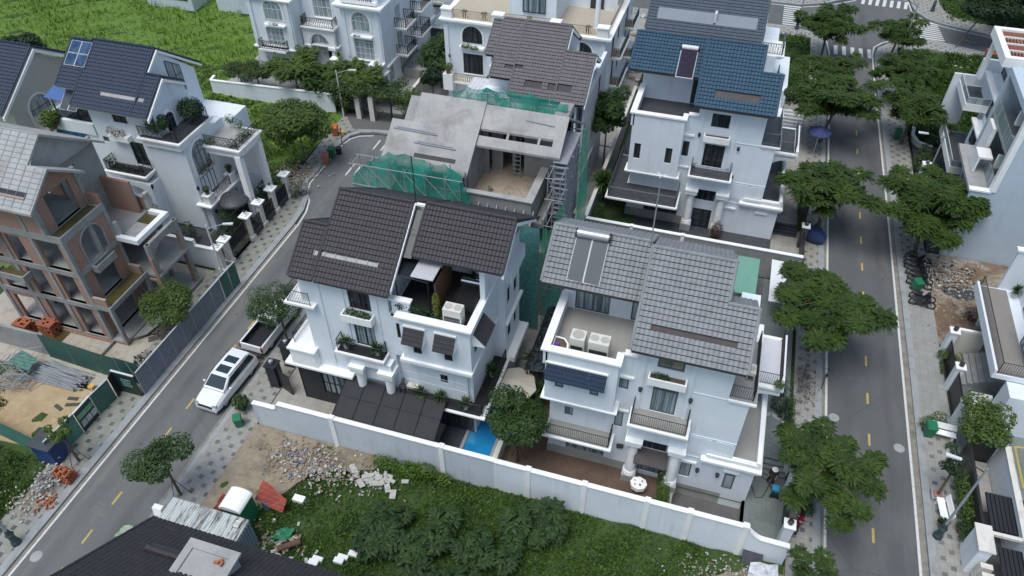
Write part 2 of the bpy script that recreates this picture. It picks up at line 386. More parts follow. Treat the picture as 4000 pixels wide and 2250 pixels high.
def tiles(mb,x0,x1,ye,ze,yr,zr,tw=.24,tl=.32,amp=.028,step=.04,mask=None,m=0,seg=4):
 """interlocking roof tiles over a slope rising from the eave (ye,ze) to the ridge (yr,zr), laid course by course"""
 Ls = math.hypot(yr - ye,zr - ze); nr = max(1,round(Ls / tl)); nc = max(1,round((x1 - x0) / tw))
 ny,nz = -(zr - ze) / Ls,(yr - ye) / Ls
 if nz < 0: ny,nz = -ny,-nz
 xs = np.linspace(x0,x1,nc * seg + 1); w = amp * np.abs(np.sin(np.pi * (xs - x0) / (x1 - x0) * nc)) ** .7
 for i in range(nr):
  s0,s1 = i / nr,(i + 1) / nr; js = rnd.uniform(-.003,.003)
  for j in range(nc):
   cx = (xs[j * seg] + xs[(j + 1) * seg]) / 2; cy = ye + (yr - ye) * (s0 + s1) / 2
   if mask and mask(cx,cy): continue
   e = rnd.uniform(-.006,.006); vs = []
   for s_,off in ((s0,step + js + e),(s1 - .038 / Ls,step * .55)):
    for k in range(seg + 1):
     q = w[j * seg + k] + off; vs.append((xs[j * seg + k],ye + (yr - ye) * s_ + ny * q,ze + (zr - ze) * s_ + nz * q))
   for k in range(seg + 1): vs.append((xs[j * seg + k],ye + (yr - ye) * s0 + ny * -.01,ze + (zr - ze) * s0 + nz * -.01))
   a = seg + 1
   mb.add(vs,[(k,k + 1,a + k + 1,a + k) for k in range(seg)] + [(2 * a + k,2 * a + k + 1,k + 1,k) for k in range(seg)],m)
def roofslab(mb,x0,x1,ye,ze,yr,zr,th=.14,m=0,yb=None,zb=None):
 poly = [(ye,ze - .02),(yr,zr - .02)]
 if yb is not None: poly.append((yb,zb - .02)); poly += [(yb,zb - th),(yr,zr - th * 1.3),(ye,ze - th)]
 else: poly += [(yr,zr - th),(ye,ze - th)]
 mb.prismx(poly,x0,x1,m)
def caps(mb,a,b,r=.11,n=None,m=0):
 """row of half-round ridge or verge tiles from a to b"""
 a,b = Vector(a),Vector(b); ln = (b - a).length; n = n or max(1,round(ln / .36))
 for i in range(n):
  p,q = a.lerp(b,i / n),a.lerp(b,(i + 1.12) / n); mb.tube([p,q],r * .88,8,m,r2=r * 1.06)
# -- foliage
def npmesh(name,V,F,mat,parent=None,smooth=False,mi=None):
 me = bpy.data.meshes.new(name); V = np.asarray(V,dtype=np.float32); F = np.asarray(F,dtype=np.int32); k = F.shape[1]
 me.vertices.add(len(V)); me.vertices.foreach_set('co',V.ravel())
 me.loops.add(F.size); me.loops.foreach_set('vertex_index',F.ravel())
 me.polygons.add(len(F)); me.polygons.foreach_set('loop_start',np.arange(0,F.size,k,dtype=np.int32))
 me.polygons.foreach_set('loop_total',np.full(len(F),k,dtype=np.int32))
 for q in (mat if isinstance(mat,(list,tuple)) else [mat]): me.materials.append(Mt[q])
 if mi is not None: me.polygons.foreach_set('material_index',mi)
 me.update(calc_edges=True); me.validate()
 o = bpy.data.objects.new(name,me); C.objects.link(o)
 if parent is not None: o.parent = parent
 return o
def leafquads(P,size,rng,up=.5,asp=.55,nrm=None):
 """leaf-shaped quads at points P"""
 n = len(P); d = rng.normal(size=(n,3)); d /= np.linalg.norm(d,axis=1)[:,None]
 nn = rng.normal(size=(n,3)); nn[:,2] = np.abs(nn[:,2]) + up * 2
 if nrm is not None: nn = nn * .5 + nrm * 1.3; nn[:,2] += up
 nn /= np.linalg.norm(nn,axis=1)[:,None]
 u = np.cross(d,nn); u /= np.linalg.norm(u,axis=1)[:,None] + 1e-9; w = np.cross(nn,u)
 s = size * rng.uniform(.6,1.3,n)[:,None]
 V = np.stack([P - u * s,P - w * s * asp,P + u * s,P + w * s * asp],1).reshape(-1,3)
 return V,np.arange(4 * n).reshape(n,4)
def clump_pts(cl,rng,dens):
 out = []; nr = []
 for x,y,z,rx,ry,rz in cl:
  n = max(8,int(dens * (rx * ry + rx * rz + ry * rz) / 3 * 12))
  d = rng.normal(size=(n,3)); d /= np.linalg.norm(d,axis=1)[:,None]; r = rng.uniform(.45,1.05,n)[:,None] ** .6
  out.append(np.array([x,y,z]) + d * r * np.array([rx,ry,rz])); nr.append(d)
 return np.concatenate(out),np.concatenate(nr)
def fronds(tips,rng,length,npair=9,w=.09,droop=.35,lw=.035):
 """feathery compound leaves: tips = (x,y,z,azimuth,pitch)"""
 V = []; n = len(tips); T = np.array(tips)
 L0 = length * rng.uniform(.7,1.2,n); t = (np.arange(npair) + 1) / npair
 ca,sa = np.cos(T[:,3]),np.sin(T[:,3]); cp,sp_ = np.cos(T[:,4]),np.sin(T[:,4])
 for k in range(npair):
  s = t[k]; h = L0 * s * cp; z = L0 * s * sp_ - droop * L0 * s * s
  P = np.stack([T[:,0] + ca * h,T[:,1] + sa * h,T[:,2] + z],1)
  D = np.stack([ca,sa,sp_ - 2 * droop * s],1); D /= np.linalg.norm(D,axis=1)[:,None]
  S = np.stack([-sa,ca,np.zeros(n)],1); ww = w * (1.25 - abs(s - .5)) * length / .7
  for sd in (-1,1):
   a = P + S * sd * .005; b = P + S * sd * ww + D * ww * .35 - np.array([0,0,ww * .25])
   e = D * lw
   V.append(np.stack([a - e,b - e * .6,b + e * .8,a + e],1))
 V = np.concatenate(V).reshape(-1,3); return V,np.arange(len(V)).reshape(-1,4)
# == SETTING
def asphalt(name,a,b,dust,cx):
 M_,t,p = _mat(name); v = coords(t)
 c = mixc(t,ramp(t,noise(t,v,.22,5,.65),.35,.65),a,b)
 c = mixc(t,ramp(t,noise(t,v,60,2),.3,.7,0,.35),c,sc(b,.75))
 mp = N(t,'ShaderNodeMapping'); mp.inputs['Scale'].default_value = (.8,.12,1); L(t,v,mp.inputs['Vector'])
 c = mixc(t,ramp(t,noise(t,mp.outputs[0],1.0,6,.7),.5,.72,0,.6),c,dust)
 s = N(t,'ShaderNodeSeparateXYZ'); L(t,v,s.inputs[0]); u = mth(t,'SUBTRACT',s.outputs[0],cx)
 tr = mth(t,'ABSOLUTE',mth(t,'SUBTRACT',mth(t,'ABSOLUTE',u),1.25)); wob = mth(t,'MULTIPLY',noise(t,mp.outputs[0],.8,3),.5)
 c = mixc(t,mth(t,'MULTIPLY',ramp(t,mth(t,'ADD',tr,wob),.25,.85,.5,0),ramp(t,noise(t,v,.15,3),.35,.6)),c,sc(a,.62))
 c = mixc(t,ramp(t,noise(t,v,.9,6,.75,.6),.62,.72,0,.5),c,sc(dust,1.1)); c = mixc(t,ramp(t,noise(t,v,1.7,2),.72,.76,0,.6),c,sc(a,.5))
 vo = N(t,'ShaderNodeTexVoronoi'); vo.feature = 'DISTANCE_TO_EDGE'; vo.inputs['Scale'].default_value = .22; L(t,v,vo.inputs['Vector']); c = mixc(t,mth(t,'MULTIPLY',ramp(t,vo.outputs[0],.0,.012,.45,0),ramp(t,noise(t,v,.2,2),.5,.6)),c,sc(a,.45))
 L(t,c,p.inputs['Base Color']); p.inputs['Roughness'].default_value = .85
 b_ = N(t,'ShaderNodeBump'); b_.inputs['Strength'].default_value = .3; b_.inputs['Distance'].default_value = .01
 L(t,noise(t,v,80),b_.inputs['Height']); L(t,b_.outputs[0],p.inputs['Normal'])
 return M_
Mt['asph'] = asphalt('asphalt',(.098,.101,.104),(.122,.125,.125),(.165,.158,.145),13.0)
Mt['asphL'] = asphalt('worn_asphalt',(.118,.124,.124),(.15,.153,.148),(.215,.20,.172),-29.8)
Mt['kerb'] = mk('kerb_concrete',(.30,.315,.32),.85,.14,2,stain=(.2,.18,.15),sfac=.6,sscale=1.2)
Mt['paint'] = mk('white_road_paint',(.62,.62,.59),.7,.1,6,stain=(.3,.3,.28),sfac=.6,sscale=5)
Mt['yellow'] = mk('yellow_road_paint',(.48,.36,.09),.7,.15,6,stain=(.25,.22,.15),sfac=.7,sscale=5)
Mt['gutter'] = mk('gutter',(.235,.22,.19),.85,.25,2,stain=(.12,.10,.08),sfac=.7,sscale=1.5)
def pavers(name,base,joint,sqc,cell=1.0,sq=.29,tile=.4,stn=(.25,.22,.17),sf=.5,off=(0,0)):
 M_,t,p = _mat(name); v = coords(t); s = N(t,'ShaderNodeSeparateXYZ'); L(t,v,s.inputs[0])
 X,Y = mth(t,'ADD',s.outputs[0],100 + off[0]),mth(t,'ADD',s.outputs[1],100 + off[1])
 def tri(q,per,w,sh=0.0): return mth(t,'LESS_THAN',mth(t,'FRACT',mth(t,'ADD',mth(t,'DIVIDE',q,per),sh)),w)
 c = mixc(t,ramp(t,noise(t,v,2.2,4),.3,.7),sc(base,.9),sc(base,1.08))
 fx,fy = mth(t,'FLOOR',mth(t,'DIVIDE',X,tile)),mth(t,'FLOOR',mth(t,'DIVIDE',Y,tile)); cb = N(t,'ShaderNodeCombineXYZ'); L(t,fx,cb.inputs[0]); L(t,fy,cb.inputs[1])
 wn = N(t,'ShaderNodeTexWhiteNoise'); wn.noise_dimensions = '2D'; L(t,cb.outputs[0],wn.inputs['Vector'])
 c = mixc(t,ramp(t,wn.outputs[0],0,1,0,.45),c,sc(base,.72))
 j = mth(t,'MAXIMUM',tri(X,tile,.06),tri(Y,tile,.06)); c = mixc(t,mth(t,'MULTIPLY',j,.5),c,joint)
 if sqc:
  k = mth(t,'MAXIMUM',mth(t,'MULTIPLY',tri(X,cell,sq / cell),tri(Y,cell,sq / cell)),
    mth(t,'MULTIPLY',tri(X,cell,sq / cell,.5),tri(Y,cell * 1,sq / cell,.5)))
  c = mixc(t,mth(t,'MULTIPLY',k,ramp(t,wn.outputs[0],0,.8,.6,1.0)),c,sqc)
 c = mixc(t,ramp(t,noise(t,v,.5,6,.7),.48,.68,0,sf),c,stn)
 L(t,c,p.inputs['Base Color']); p.inputs['Roughness'].default_value = .85; return M_
Mt['pave'] = pavers('pale_pavers_with_dark_squares',(.33,.325,.30),(.17,.16,.14),(.10,.105,.12),sf=.7)
Mt['paveW'] = pavers('old_pavers_with_dark_squares',(.28,.285,.25),(.14,.14,.115),(.075,.075,.085),cell=1.05,stn=(.2,.19,.12))
Mt['paveE'] = pavers('pale_stone_pavers',(.30,.305,.29),(.16,.155,.14),None,tile=.5)
Mt['drive'] = pavers('grey_green_drive_pavers',(.185,.21,.205),(.10,.11,.11),None,tile=.3,stn=(.12,.14,.13))
Mt['yard'] = pavers('dark_yard_pavers',(.13,.125,.125),(.07,.07,.07),None,tile=.35,stn=(.08,.08,.08))
Mt['yardpale'] = pavers('pale_yard_pavers',(.36,.34,.31),(.2,.19,.17),None,tile=.6)
def groundmat(name,green,green2,dirt,dirt2,thr=.5,scale=.12):
 M_,t,p = _mat(name); v = coords(t)
 g = mixc(t,ramp(t,noise(t,v,1.3,5),.35,.65),green,green2)
 d = mixc(t,ramp(t,noise(t,v,2.3,6,.7),.35,.65),dirt,dirt2)
 f = ramp(t,mth(t,'ADD',mth(t,'MULTIPLY',noise(t,v,scale,3),.7),mth(t,'MULTIPLY',noise(t,v,1.1,5),.3)),thr - .05,thr + .05)
 L(t,mixc(t,f,g,d),p.inputs['Base Color']); p.inputs['Roughness'].default_value = .95
 b_ = N(t,'ShaderNodeBump'); b_.inputs['Strength'].default_value = .8; b_.inputs['Distance'].default_value = .08
 L(t,noise(t,v,5,6,.7),b_.inputs['Height']); L(t,b_.outputs[0],p.inputs['Normal']); return M_
Mt['grassbase'] = groundmat('grassy_ground',(.03,.06,.015),(.05,.09,.02),(.10,.085,.05),(.15,.12,.08),.66)
Mt['fieldbase'] = groundmat('field_ground',(.08,.15,.02),(.13,.21,.03),(.10,.12,.03),(.14,.15,.05),.7)
Mt['dirt'] = groundmat('bare_earth',(.10,.085,.05),(.15,.12,.08),(.24,.19,.13),(.33,.28,.21),.44)
Mt['sand'] = groundmat('building_sand',(.36,.26,.14),(.45,.34,.2),(.38,.29,.17),(.5,.4,.26),.5)
Mt['redearth'] = groundmat('rubbly_earth',(.13,.085,.05),(.2,.14,.09),(.26,.2,.14),(.36,.33,.29),.5,.4)
Mt['wet'] = mk('wet_cement_ground',(.42,.385,.32),.5,.15,.8,stain=(.18,.15,.10),sfac=.7,sscale=.8)
def sheet(name,poly,z,mat,kind='structure',th=0):
 mb = MB()
 if th: mb.prism(poly,z - th,z)
 else: mb.add([(x,y,z) for x,y in poly],[tuple(range(len(poly)))])
 return mb.build(name,[mat],None,kind=kind)
def ccw(p):
 a = sum(p[i][0] * p[(i + 1) % len(p)][1] - p[(i + 1) % len(p)][0] * p[i][1] for i in range(len(p))); return p if a > 0 else p[::-1]
def rect(x0,x1,y0,y1): return [(x0,y0),(x1,y0),(x1,y1),(x0,y1)]
def strips(name,runs,w,z,mat,kind='structure'):
 """painted or kerb strips following polylines; runs = list of point lists"""
 mb = MB()
 for P in runs:
  P = [Vector((a,b)) for a,b in P]; Lf,Rt = [],[]
  for i,p in enumerate(P):
   d = (P[min(i + 1,len(P) - 1)] - P[max(i - 1,0)]).normalized(); nrm = Vector((-d.y,d.x)) * w / 2
   Lf.append(p + nrm); Rt.append(p - nrm)
  for i in range(len(P) - 1):
   a,b,c,d = Rt[i],Rt[i + 1],Lf[i + 1],Lf[i]
   if isinstance(z,tuple):
    mb.prism([(a.x,a.y),(b.x,b.y),(c.x,c.y),(d.x,d.y)],z[0],z[1])
   else: mb.quad((a.x,a.y,z),(b.x,b.y,z),(c.x,c.y,z),(d.x,d.y,z))
 return mb.build(name,[mat],None,kind=kind)
gm = MB()
for a in ((-400,1.7,-150,700),(5.7,400,-150,700),(1.7,5.7,-150,23.9),(1.7,5.7,27.05,700)): gm.quad((a[0],a[2],-.14),(a[1],a[2],-.14),(a[1],a[3],-.14),(a[0],a[3],-.14))
gm.build('ground',['grassbase'],None,kind='structure')
LW = [(-32.6,-4),(-32.6,43),(-32.75,44.6),(-33.2,46.4),(-34.0,47.4),(-34.45,48.6),(-34.5,55.4),(-34.3,56.6),(-33.6,57.4),(-32.4,57.9),(-30.8,58.1)]
sheet('road',ccw([(-27,-4),(-27,58.1)] + LW[::-1]),0,'asphL')
RR = [(10.1,-4),(15.95,-4),(15.75,60),(15.45,80),(15.35,89.7),(15.6,91.8),(16.5,93.2),(18.2,94.6),(20.3,95.5),(22,95.5),(27.4,93.8),(60,80),(62,87),(28.5,98.8),(23.6,100.4),(21.6,101.6),(20.4,103.6),(20,107),(20,200),(13.6,200),(13.3,105.6),(10,103),(7,101.5),(-90,101.3),(-90,95.1),(6,95.1),(8.4,94.2),(9.8,92.2),(10.1,89)]
sheet('road',ccw(RR),.0,'asph')
wl = [[(-32.4,-4),(-32.4,43),(-32.6,44.8),(-33.1,46.3),(-33.95,47.5),(-34.35,48.8),(-34.4,55.5),(-34.1,56.6),(-33.4,57.3),(-32.2,57.7)]]
strips('road_marking',wl,.14,.006,'paint')
strips('road_marking',[[(10.4,-4),(10.42,89),(10.1,92),(8.6,94),(6,94.9)],[(15.35,-4),(15.45,30),(15.3,60),(15.1,80),(15.1,89.7),(15.35,92.0),(16.3,93.4),(18,94.9),(20.2,95.8),(22,95.8),(27.4,94.1),(40,88.9)],
  [(13.6,105.3),(10,102.6),(7,101.2),(-60,101)],[(20.0,107),(20.2,103.8),(21.4,101.4),(23.6,100.1),(28.5,98.5),(40,94)]],.15,.006,'paint')
mk_ = MB()
for k in range(5): mk_.box(10.9 + k * .92,11.32 + k * .92,88.9,91.2,.003,.007)
for k in range(10): mk_.box(4.9,7.1,95.35 + k * .62,95.65 + k * .62,.003,.007)
for k in range(7): mk_.add([(x,y,.007) for x,y in ((14.2 + k * .85,104.4 - k * .02),(14.6 + k * .85,104.4 - k * .02),(14.9 + k * .85,106.6),(14.5 + k * .85,106.6))],[(0,1,2,3)])
for k in range(9): mk_.add([(x,y,.007) for x,y in ((20.6 - k * .06,96.1 + k * .6),(23.3 - k * .05,95.9 + k * .56),(23.35 - k * .05,96.2 + k * .56),(20.6 - k * .06,96.45 + k * .6))],[(0,1,2,3)])
mk_.build('road_marking',['paint'],None,kind='structure')
dm = MB()
for y in np.arange(9.0,86,3.45):
 if abs(y - 0) >= 0: dm.box(12.96,13.1,y + .3,y + 1.25,.003,.007)
for y in (11.6,14.1,16.5,19.1,21.6,24.0,26.5,29.0,31.6,34.1): dm.box(-29.95,-29.82,y - 3.1,y - 2.2,.003,.007)
for k in range(3): dm.add([(x,y,.007) for x,y in ((25.5 + 3 * k,96.9 - 1.2 * k),(26.7 + 3 * k,96.42 - 1.2 * k),(26.72 + 3 * k,96.55 - 1.2 * k),(25.55 + 3 * k,97.03 - 1.2 * k))],[(0,1,2,3)])
dm.build('road_marking',['yellow'],None,kind='structure')
pm = MB()
for (x,y) in ((-31.3,55.3),(-30.5,55.5),(-31.9,50.8),(-31.2,50.9)): pm.add([(x,y,.007),(x + .16,y,.007),(x + .16,y + 1.9,.007),(x,y + 1.9,.007)],[(0,1,2,3)])
pm.build('road_marking',['paint'],None,kind='structure')
def outer(P,d): return [(x + d,y) for x,y in P]
strips('kerb',[[(-32.95,-4),(-32.95,43),(-33.1,44.8),(-33.6,46.6),(-34.35,47.7),(-34.75,48.8),(-34.8,55.5),(-34.5,57.1),(-33.6,58.0),(-32.2,58.5),(-30.6,58.6)]],.5,(-.1,.13),'kerb')
strips('kerb',[[(-26.85,-4),(-26.85,37.5)]],.32,(-.1,.13),'kerb')
strips('kerb',[[(9.9,-4),(9.9,88.6),(9.6,91.6),(8.2,93.6),(6,94.6),(-60,94.7)],[(16.2,-4),(16.05,40),(15.8,60),(15.5,80),(15.5,89.5),(15.9,91.6),(16.9,92.9),(18.6,94.2),(20.5,95.1),(22,95.05),(27.3,93.35),(60,79.6)],
  [(13.4,200),(13.2,106.2),(9.8,103.3),(6.8,101.9),(-60,101.7)],[(20.4,200),(20.4,107),(20.7,104),(21.9,102),(23.8,100.8),(28.7,99.2),(60,87.6)]],.42,(-.1,.13),'kerb')
strips('gutter',[[(15.66,-4),(15.68,40),(15.5,60),(15.28,80)]],.4,.004,'gutter')
strips('gutter',[[(-32.58,-4),(-32.58,43)]],.2,.004,'gutter'); strips('gutter',[[(-27.15,-4),(-27.15,37)]],.3,.004,'gutter'); strips('gutter',[[(10.22,-4),(10.24,60)]],.2,.004,'gutter')
sheet('pavement',ccw([(-35.0,-4),(-33.15,-4),(-33.15,43),(-33.35,44.8),(-33.9,46.9),(-34.6,47.9),(-35.0,48.9),(-35.0,57.3),(-33.6,58.3),(-31.9,58.8),(-30.6,58.85),(-30.6,60.4),(-36.6,60.3),(-36.6,56),(-36.0,48)]),.12,'paveW',th=.3)
sheet('pavement',rect(-26.7,-24.7,-4,37.5),.12,'pave',th=.3)
sheet('pavement',rect(8.3,9.7,-4,92),.12,'pave',th=.3)
sheet('pavement',ccw([(8.3,92),(9.6,92),(8.0,93.4),(5.9,94.4),(-60,94.5),(-60,92.3),(6,92.3)]),.12,'pave',th=.3)
sheet('pavement',ccw([(16.4,-4),(18.1,-4),(18.1,35.6),(16.2,35.6)]),.12,'pave',th=.3)
sheet('pavement',ccw([(16.2,35.6),(18.1,35.6),(17.9,50),(16.0,50)]),.12,'paveE',th=.3)
sheet('pavement',ccw([(16.0,50),(17.9,50),(17.6,90.4),(18.4,91.5),(20.6,93),(22,93),(27,91.4),(60,77.6),(60,79.4),(27.2,93.15),(22,94.85),(20.6,94.9),(18.8,94.1),(17.1,92.8),(16.1,91.5),(15.7,89.4),(15.7,80)]),.12,'pave',th=.3)
sheet('pavement',ccw([(20.7,107),(20.9,104.1),(22.1,102.2),(24,101.1),(28.8,99.4),(60,87.9),(60,90),(29.5,101.7),(25.5,103),(24,105),(23.7,107),(23.7,200),(20.7,200)]),.12,'pave',th=.3)
sheet('pavement',ccw([(13.2,200),(13.0,106.3),(9.7,103.6),(6.7,102.1),(-60,101.9),(-60,104),(6,104.2),(9,106),(10.5,108),(10.5,200)]),.12,'pave',th=.3)
sheet('driveway',ccw([(-34.6,58.2),(-31.4,58.9),(-27.2,59.2),(-27.2,62),(-31.7,62),(-36.6,60.6)]),.14,'yard',th=.2)
sheet('yard_floor',rect(-50,-35.1,23.3,35.8),.05,'wet',th=.3)
sheet('sand',ccw([(-41.5,17.6),(-35.2,18.2),(-35.2,22.9),(-43.5,22.7),(-45.5,19)]),.03,'sand',th=.3)
sheet('yard_floor',rect(-24.6,-8.0,23.9,38.5),.16,'yardpale',th=.4)
sheet('yard_floor',rect(-8.0,5.7,31.0,47.4),.10,'yard',th=.4)
sheet('driveway',rect(5.7,8.05,24.1,47.4),.10,'drive',th=.4)
sheet('yard_floor',rect(-24.6,-8.6,38.6,62.2),.08,'slabgrey',th=.4)
sheet('yard_floor',rect(-8.3,5.9,47.8,70),.2,'granite2',th=.4)
sheet('driveway',rect(5.9,8.3,47.8,76),.14,'yardpale',th=.4)
sheet('garden_lawn',rect(-8.2,-5.2,51.0,56.5),.24,'grassbase')
sheet('yard_floor',rect(-62,-35.1,36.6,47.4),.1,'granite2',th=.3)
sheet('yard_floor',rect(-52,-27.4,62,100),.1,'slabgrey',th=.3); sheet('yard_floor',rect(-27.2,-9.2,62.4,92),.1,'yardpale',th=.3)
sheet('bare_earth',ccw([(17.9,43.9),(26,44),(30,46),(30,54.4),(17.9,54.4)]),.1,'redearth',th=.3)
sheet('yard_floor',rect(18.2,32,31.5,43.6),.1,'drive',th=.3); sheet('yard_floor',rect(18.2,32,10,31.4),.1,'yard',th=.3)
sheet('yard_floor',rect(18.0,40,54.6,71),.12,'granite2',th=.3)
def hfun(x,y,s=1.0):
 return .10 * np.sin(x * .9 + 1.3) * np.cos(y * .8) + .07 * np.sin(x * 2.3 + y * 1.7) + .05 * np.cos(x * 3.7 - y * 2.9)
def lot(name,x0,x1,y0,y1,z,mat,step=.5,amp=1.0,kind='structure'):
 nx,ny = int((x1 - x0) / step) + 1,int((y1 - y0) / step) + 1
 X,Y = np.meshgrid(np.linspace(x0,x1,nx),np.linspace(y0,y1,ny)); Z = z + amp * hfun(X,Y)
 V = np.stack([X,Y,Z],-1).reshape(-1,3); i = np.arange((nx - 1) * (ny - 1)); r,c = i // (nx - 1),i % (nx - 1); a = r * nx + c
 o = npmesh(name,V,np.stack([a,a + 1,a + nx + 1,a + nx],1),mat); o['kind'] = kind; return o
lot('vacant_lot_ground',-24.6,8.2,-4,23.55,.06,'grassbase')
lot('field_ground',-170,-36.7,47.6,220,0,'fieldbase',1.5,1.5)
lot('field_ground',-170,-52,10,47.5,-.05,'fieldbase',1.5,.6)
lot('vacant_lot_ground',-52,-35.2,-4,15.2,.0,'grassbase')
lot('vacant_lot_ground',-35.1 - 16,-35.2,15.2,22.9,-.10,'grassbase')
lot('vacant_lot_ground',17.8,29,71.5,92.0,.12,'grassbase',amp=1.2)
lot('vacant_lot_ground',-9,8.2,75,92.2,.1,'grassbase')
lot('vacant_lot_ground',24.2,60,102,160,.1,'grassbase')
sheet('bare_earth',ccw([(-24.7,8),(-23.2,10),(-21.8,13.5),(-21.9,17),(-20.3,19.8),(-19.5,21.4),(-16,22.6),(-15.5,23.55),(-24.7,23.55)]),.22,'dirt',th=.25)
sheet('bare_earth',ccw([(2.5,20.5),(5.2,22.2),(8.25,23.5),(8.25,15),(5,17)]),.2,'dirt',th=.25)
rng = np.random.default_rng(5)
def blades(P,h,w,rng,lean=.5):
 n = len(P); a = rng.uniform(0,2 * PI,n); d = np.stack([np.cos(a),np.sin(a),np.zeros(n)],1) * (w * rng.uniform(.6,1.4,n))[:,None]
 b = rng.uniform(0,2 * PI,n); t = np.stack([np.cos(b) * lean,np.sin(b) * lean,np.ones(n)],1) * (h * rng.uniform(.5,1.5,n))[:,None]
 V = np.stack([P - d,P + d,P + t + d * .25,P + t - d * .25],1).reshape(-1,3); return V,np.arange(4 * n).reshape(n,4)
def cover(name,reg,n,h,w,mats,mask=None,leaf=.0,z0=.05,amp=1.0,seed=1,label='',cat='grass'):
 r = np.random.default_rng(seed); x = r.uniform(reg[0],reg[1],n); y = r.uniform(reg[2],reg[3],n)
 den = .5 + .35 * np.sin(x * .7 + 2) * np.cos(y * .9) + .3 * np.sin(x * 1.9 - y * 1.3) + .25 * np.sin(x * .31 + y * .47)
 keep = r.uniform(0,1,n) < np.clip(den + .35,.15,1)
 if mask is not None: keep &= mask(x,y)
 x,y,den = x[keep],y[keep],den[keep]; P = np.stack([x,y,z0 + amp * hfun(x,y)],1)
 hh = h * (.5 + np.clip(den,0,1.3)); q = r.uniform(0,1,len(P)) < leaf
 V1,F1 = blades(P[~q],hh[~q],w,r); Pl = P[q].copy(); Pl[:,2] += hh[q] * r.uniform(.2,.9,q.sum())
 V2,F2 = leafquads(Pl,.10 * max(1,w * 30),r,.6)
 mi = np.concatenate([(r.uniform(0,1,len(F1)) < .35).astype(np.int32),(r.uniform(0,1,len(F2)) < .35).astype(np.int32)])
 o = npmesh(name,np.concatenate([V1,V2]),np.concatenate([F1,F2 + len(V1)]),mats,mi=mi); o['kind'] = 'stuff'; o['label'] = label; o['category'] = cat; return o
Mt['grassA'] = leafmat('lot_grass',(.02,.058,.01),(.075,.155,.022),(.15,.17,.04),.5)
Mt['grassB'] = leafmat('lot_grass_bright',(.045,.105,.014),(.13,.23,.035),None,.8)
Mt['grassF'] = leafmat('field_grass',(.07,.15,.02),(.21,.34,.035),(.30,.36,.04),.09)
Mt['grassF2'] = leafmat('field_grass_bright',(.12,.22,.03),(.30,.41,.05),None,.12)
def m1(x,y):
 d = (x < -24.6) | (y > 23.5) | (x > 8.2)
 bare = (x < -22.3 + .8 * np.sin(y)) & (y > 8) | ((x < -18.6 - (23.5 - y) * .9 + .7 * np.sin(x * 3)) & (y > 12)) | ((x + (y - 23.5) > 2.4 + .5 * np.sin(x * 2)) & (x > 2.6) & (y > 15) & (x > 4.2 - (y - 18) * .1) & (y < 23.5) & (x + y > 27.3))
 return ~d & ~bare
cover('grass',(-24.6,8.2,6,23.5),130000,.16,.022,['grassA','grassB'],m1,.45,.05,seed=3,label='dense weedy green grass filling the vacant lot below the long white wall')
cover('grass',(-170,-36.7,47.8,150),150000,.45,.06,['grassF','grassF2'],lambda x,y: (y > 66) | (x < -57),.25,0,1.5,4,'tall bright green grass of the open field behind the navy roofed house')
cover('grass',(-52,-35.2,2,23),40000,.25,.03,['grassA','grassB'],lambda x,y: (y < 17.4) | ((x < -41.5) & (y < 21 + .6 * np.sin(x * 2))) ,.4,0,seed=6,label='green weeds along the pavement beside the brick stack')
cover('grass',(17.8,29,71.5,92),30000,.4,.05,['grassA','grassB'],None,.4,.12,1.2,seed=7,label='overgrown grass on the corner lot by the crossroads')
cover('grass',(-9,8.2,75,92.2),14000,.35,.05,['grassA','grassB'],None,.4,.1,seed=8,label='grass strip behind the slate roofed house near the crossroads')
cover('grass',(24.2,50,102,130),20000,.4,.06,['grassA','grassB'],None,.4,.1,seed=9,label='grass beyond the crossroads beside the far pavement')
cover('grass',(-62,-36.8,47.6,66),36000,.2,.035,['grassA','grassB'],lambda x,y: (y < 66) & ((y < 60.3) | (x < -52.6)),.5,0,1.2,10,'darker creeping weeds beside the mansion garden wall')
# == GREY ROOFED VILLA AND ITS BLUE ROOFED TWIN
def awning(parent,face,pl,a0,a1,zt,zb,out,mat,back='trim'):
 """small tiled window hood"""
 mb = MB(); n = max(4,round((a1 - a0) / .16)); r = max(3,round(math.hypot(out,zt - zb) / .24)); seg = 3
 for i in range(r):
  s0,s1 = i / r,(i + 1) / r
  for j in range(n * seg):
   u0,u1 = j / (n * seg),(j + 1) / (n * seg); w0 = .03 * abs(math.sin(PI * j / seg)) ; w1 = .03 * abs(math.sin(PI * (j + 1) / seg))
   P = []
   for (u,s_,w_,o_) in ((u0,s0,w0,.0),(u1,s0,w1,.0),(u1,s1,w1,.04),(u0,s1,w0,.04)):
    P.append(fp(face,pl,a0 + (a1 - a0) * u,.02 + out * s_,zt + (zb - zt) * s_ + w_ + o_ + .02))
   mb.quad(*P); q = [P[3],P[2]]; mb.quad(P[3],P[2],(P[2][0],P[2][1],P[2][2] - .06),(P[3][0],P[3][1],P[3][2] - .06))
 h = mb.build('awning',[mat],parent)
 b = MB(); A = lambda a,d,z: fp(face,pl,a,d,z)
 for a in (a0 + .03,a1 - .03):
  b.add([A(a - .03,.0,zt),A(a - .03,.0,zb - .12),A(a - .03,out,zb - .03),A(a + .03,.0,zt),A(a + .03,.0,zb - .12),A(a + .03,out,zb - .03)],[(0,1,2),(5,4,3),(0,3,4,1),(1,4,5,2),(2,5,3,0)])
 b.fb(face,pl,a0 - .04,a1 + .04,0,.09,zt + .04,zt + .14); b.build('bracket',[back],h); return h
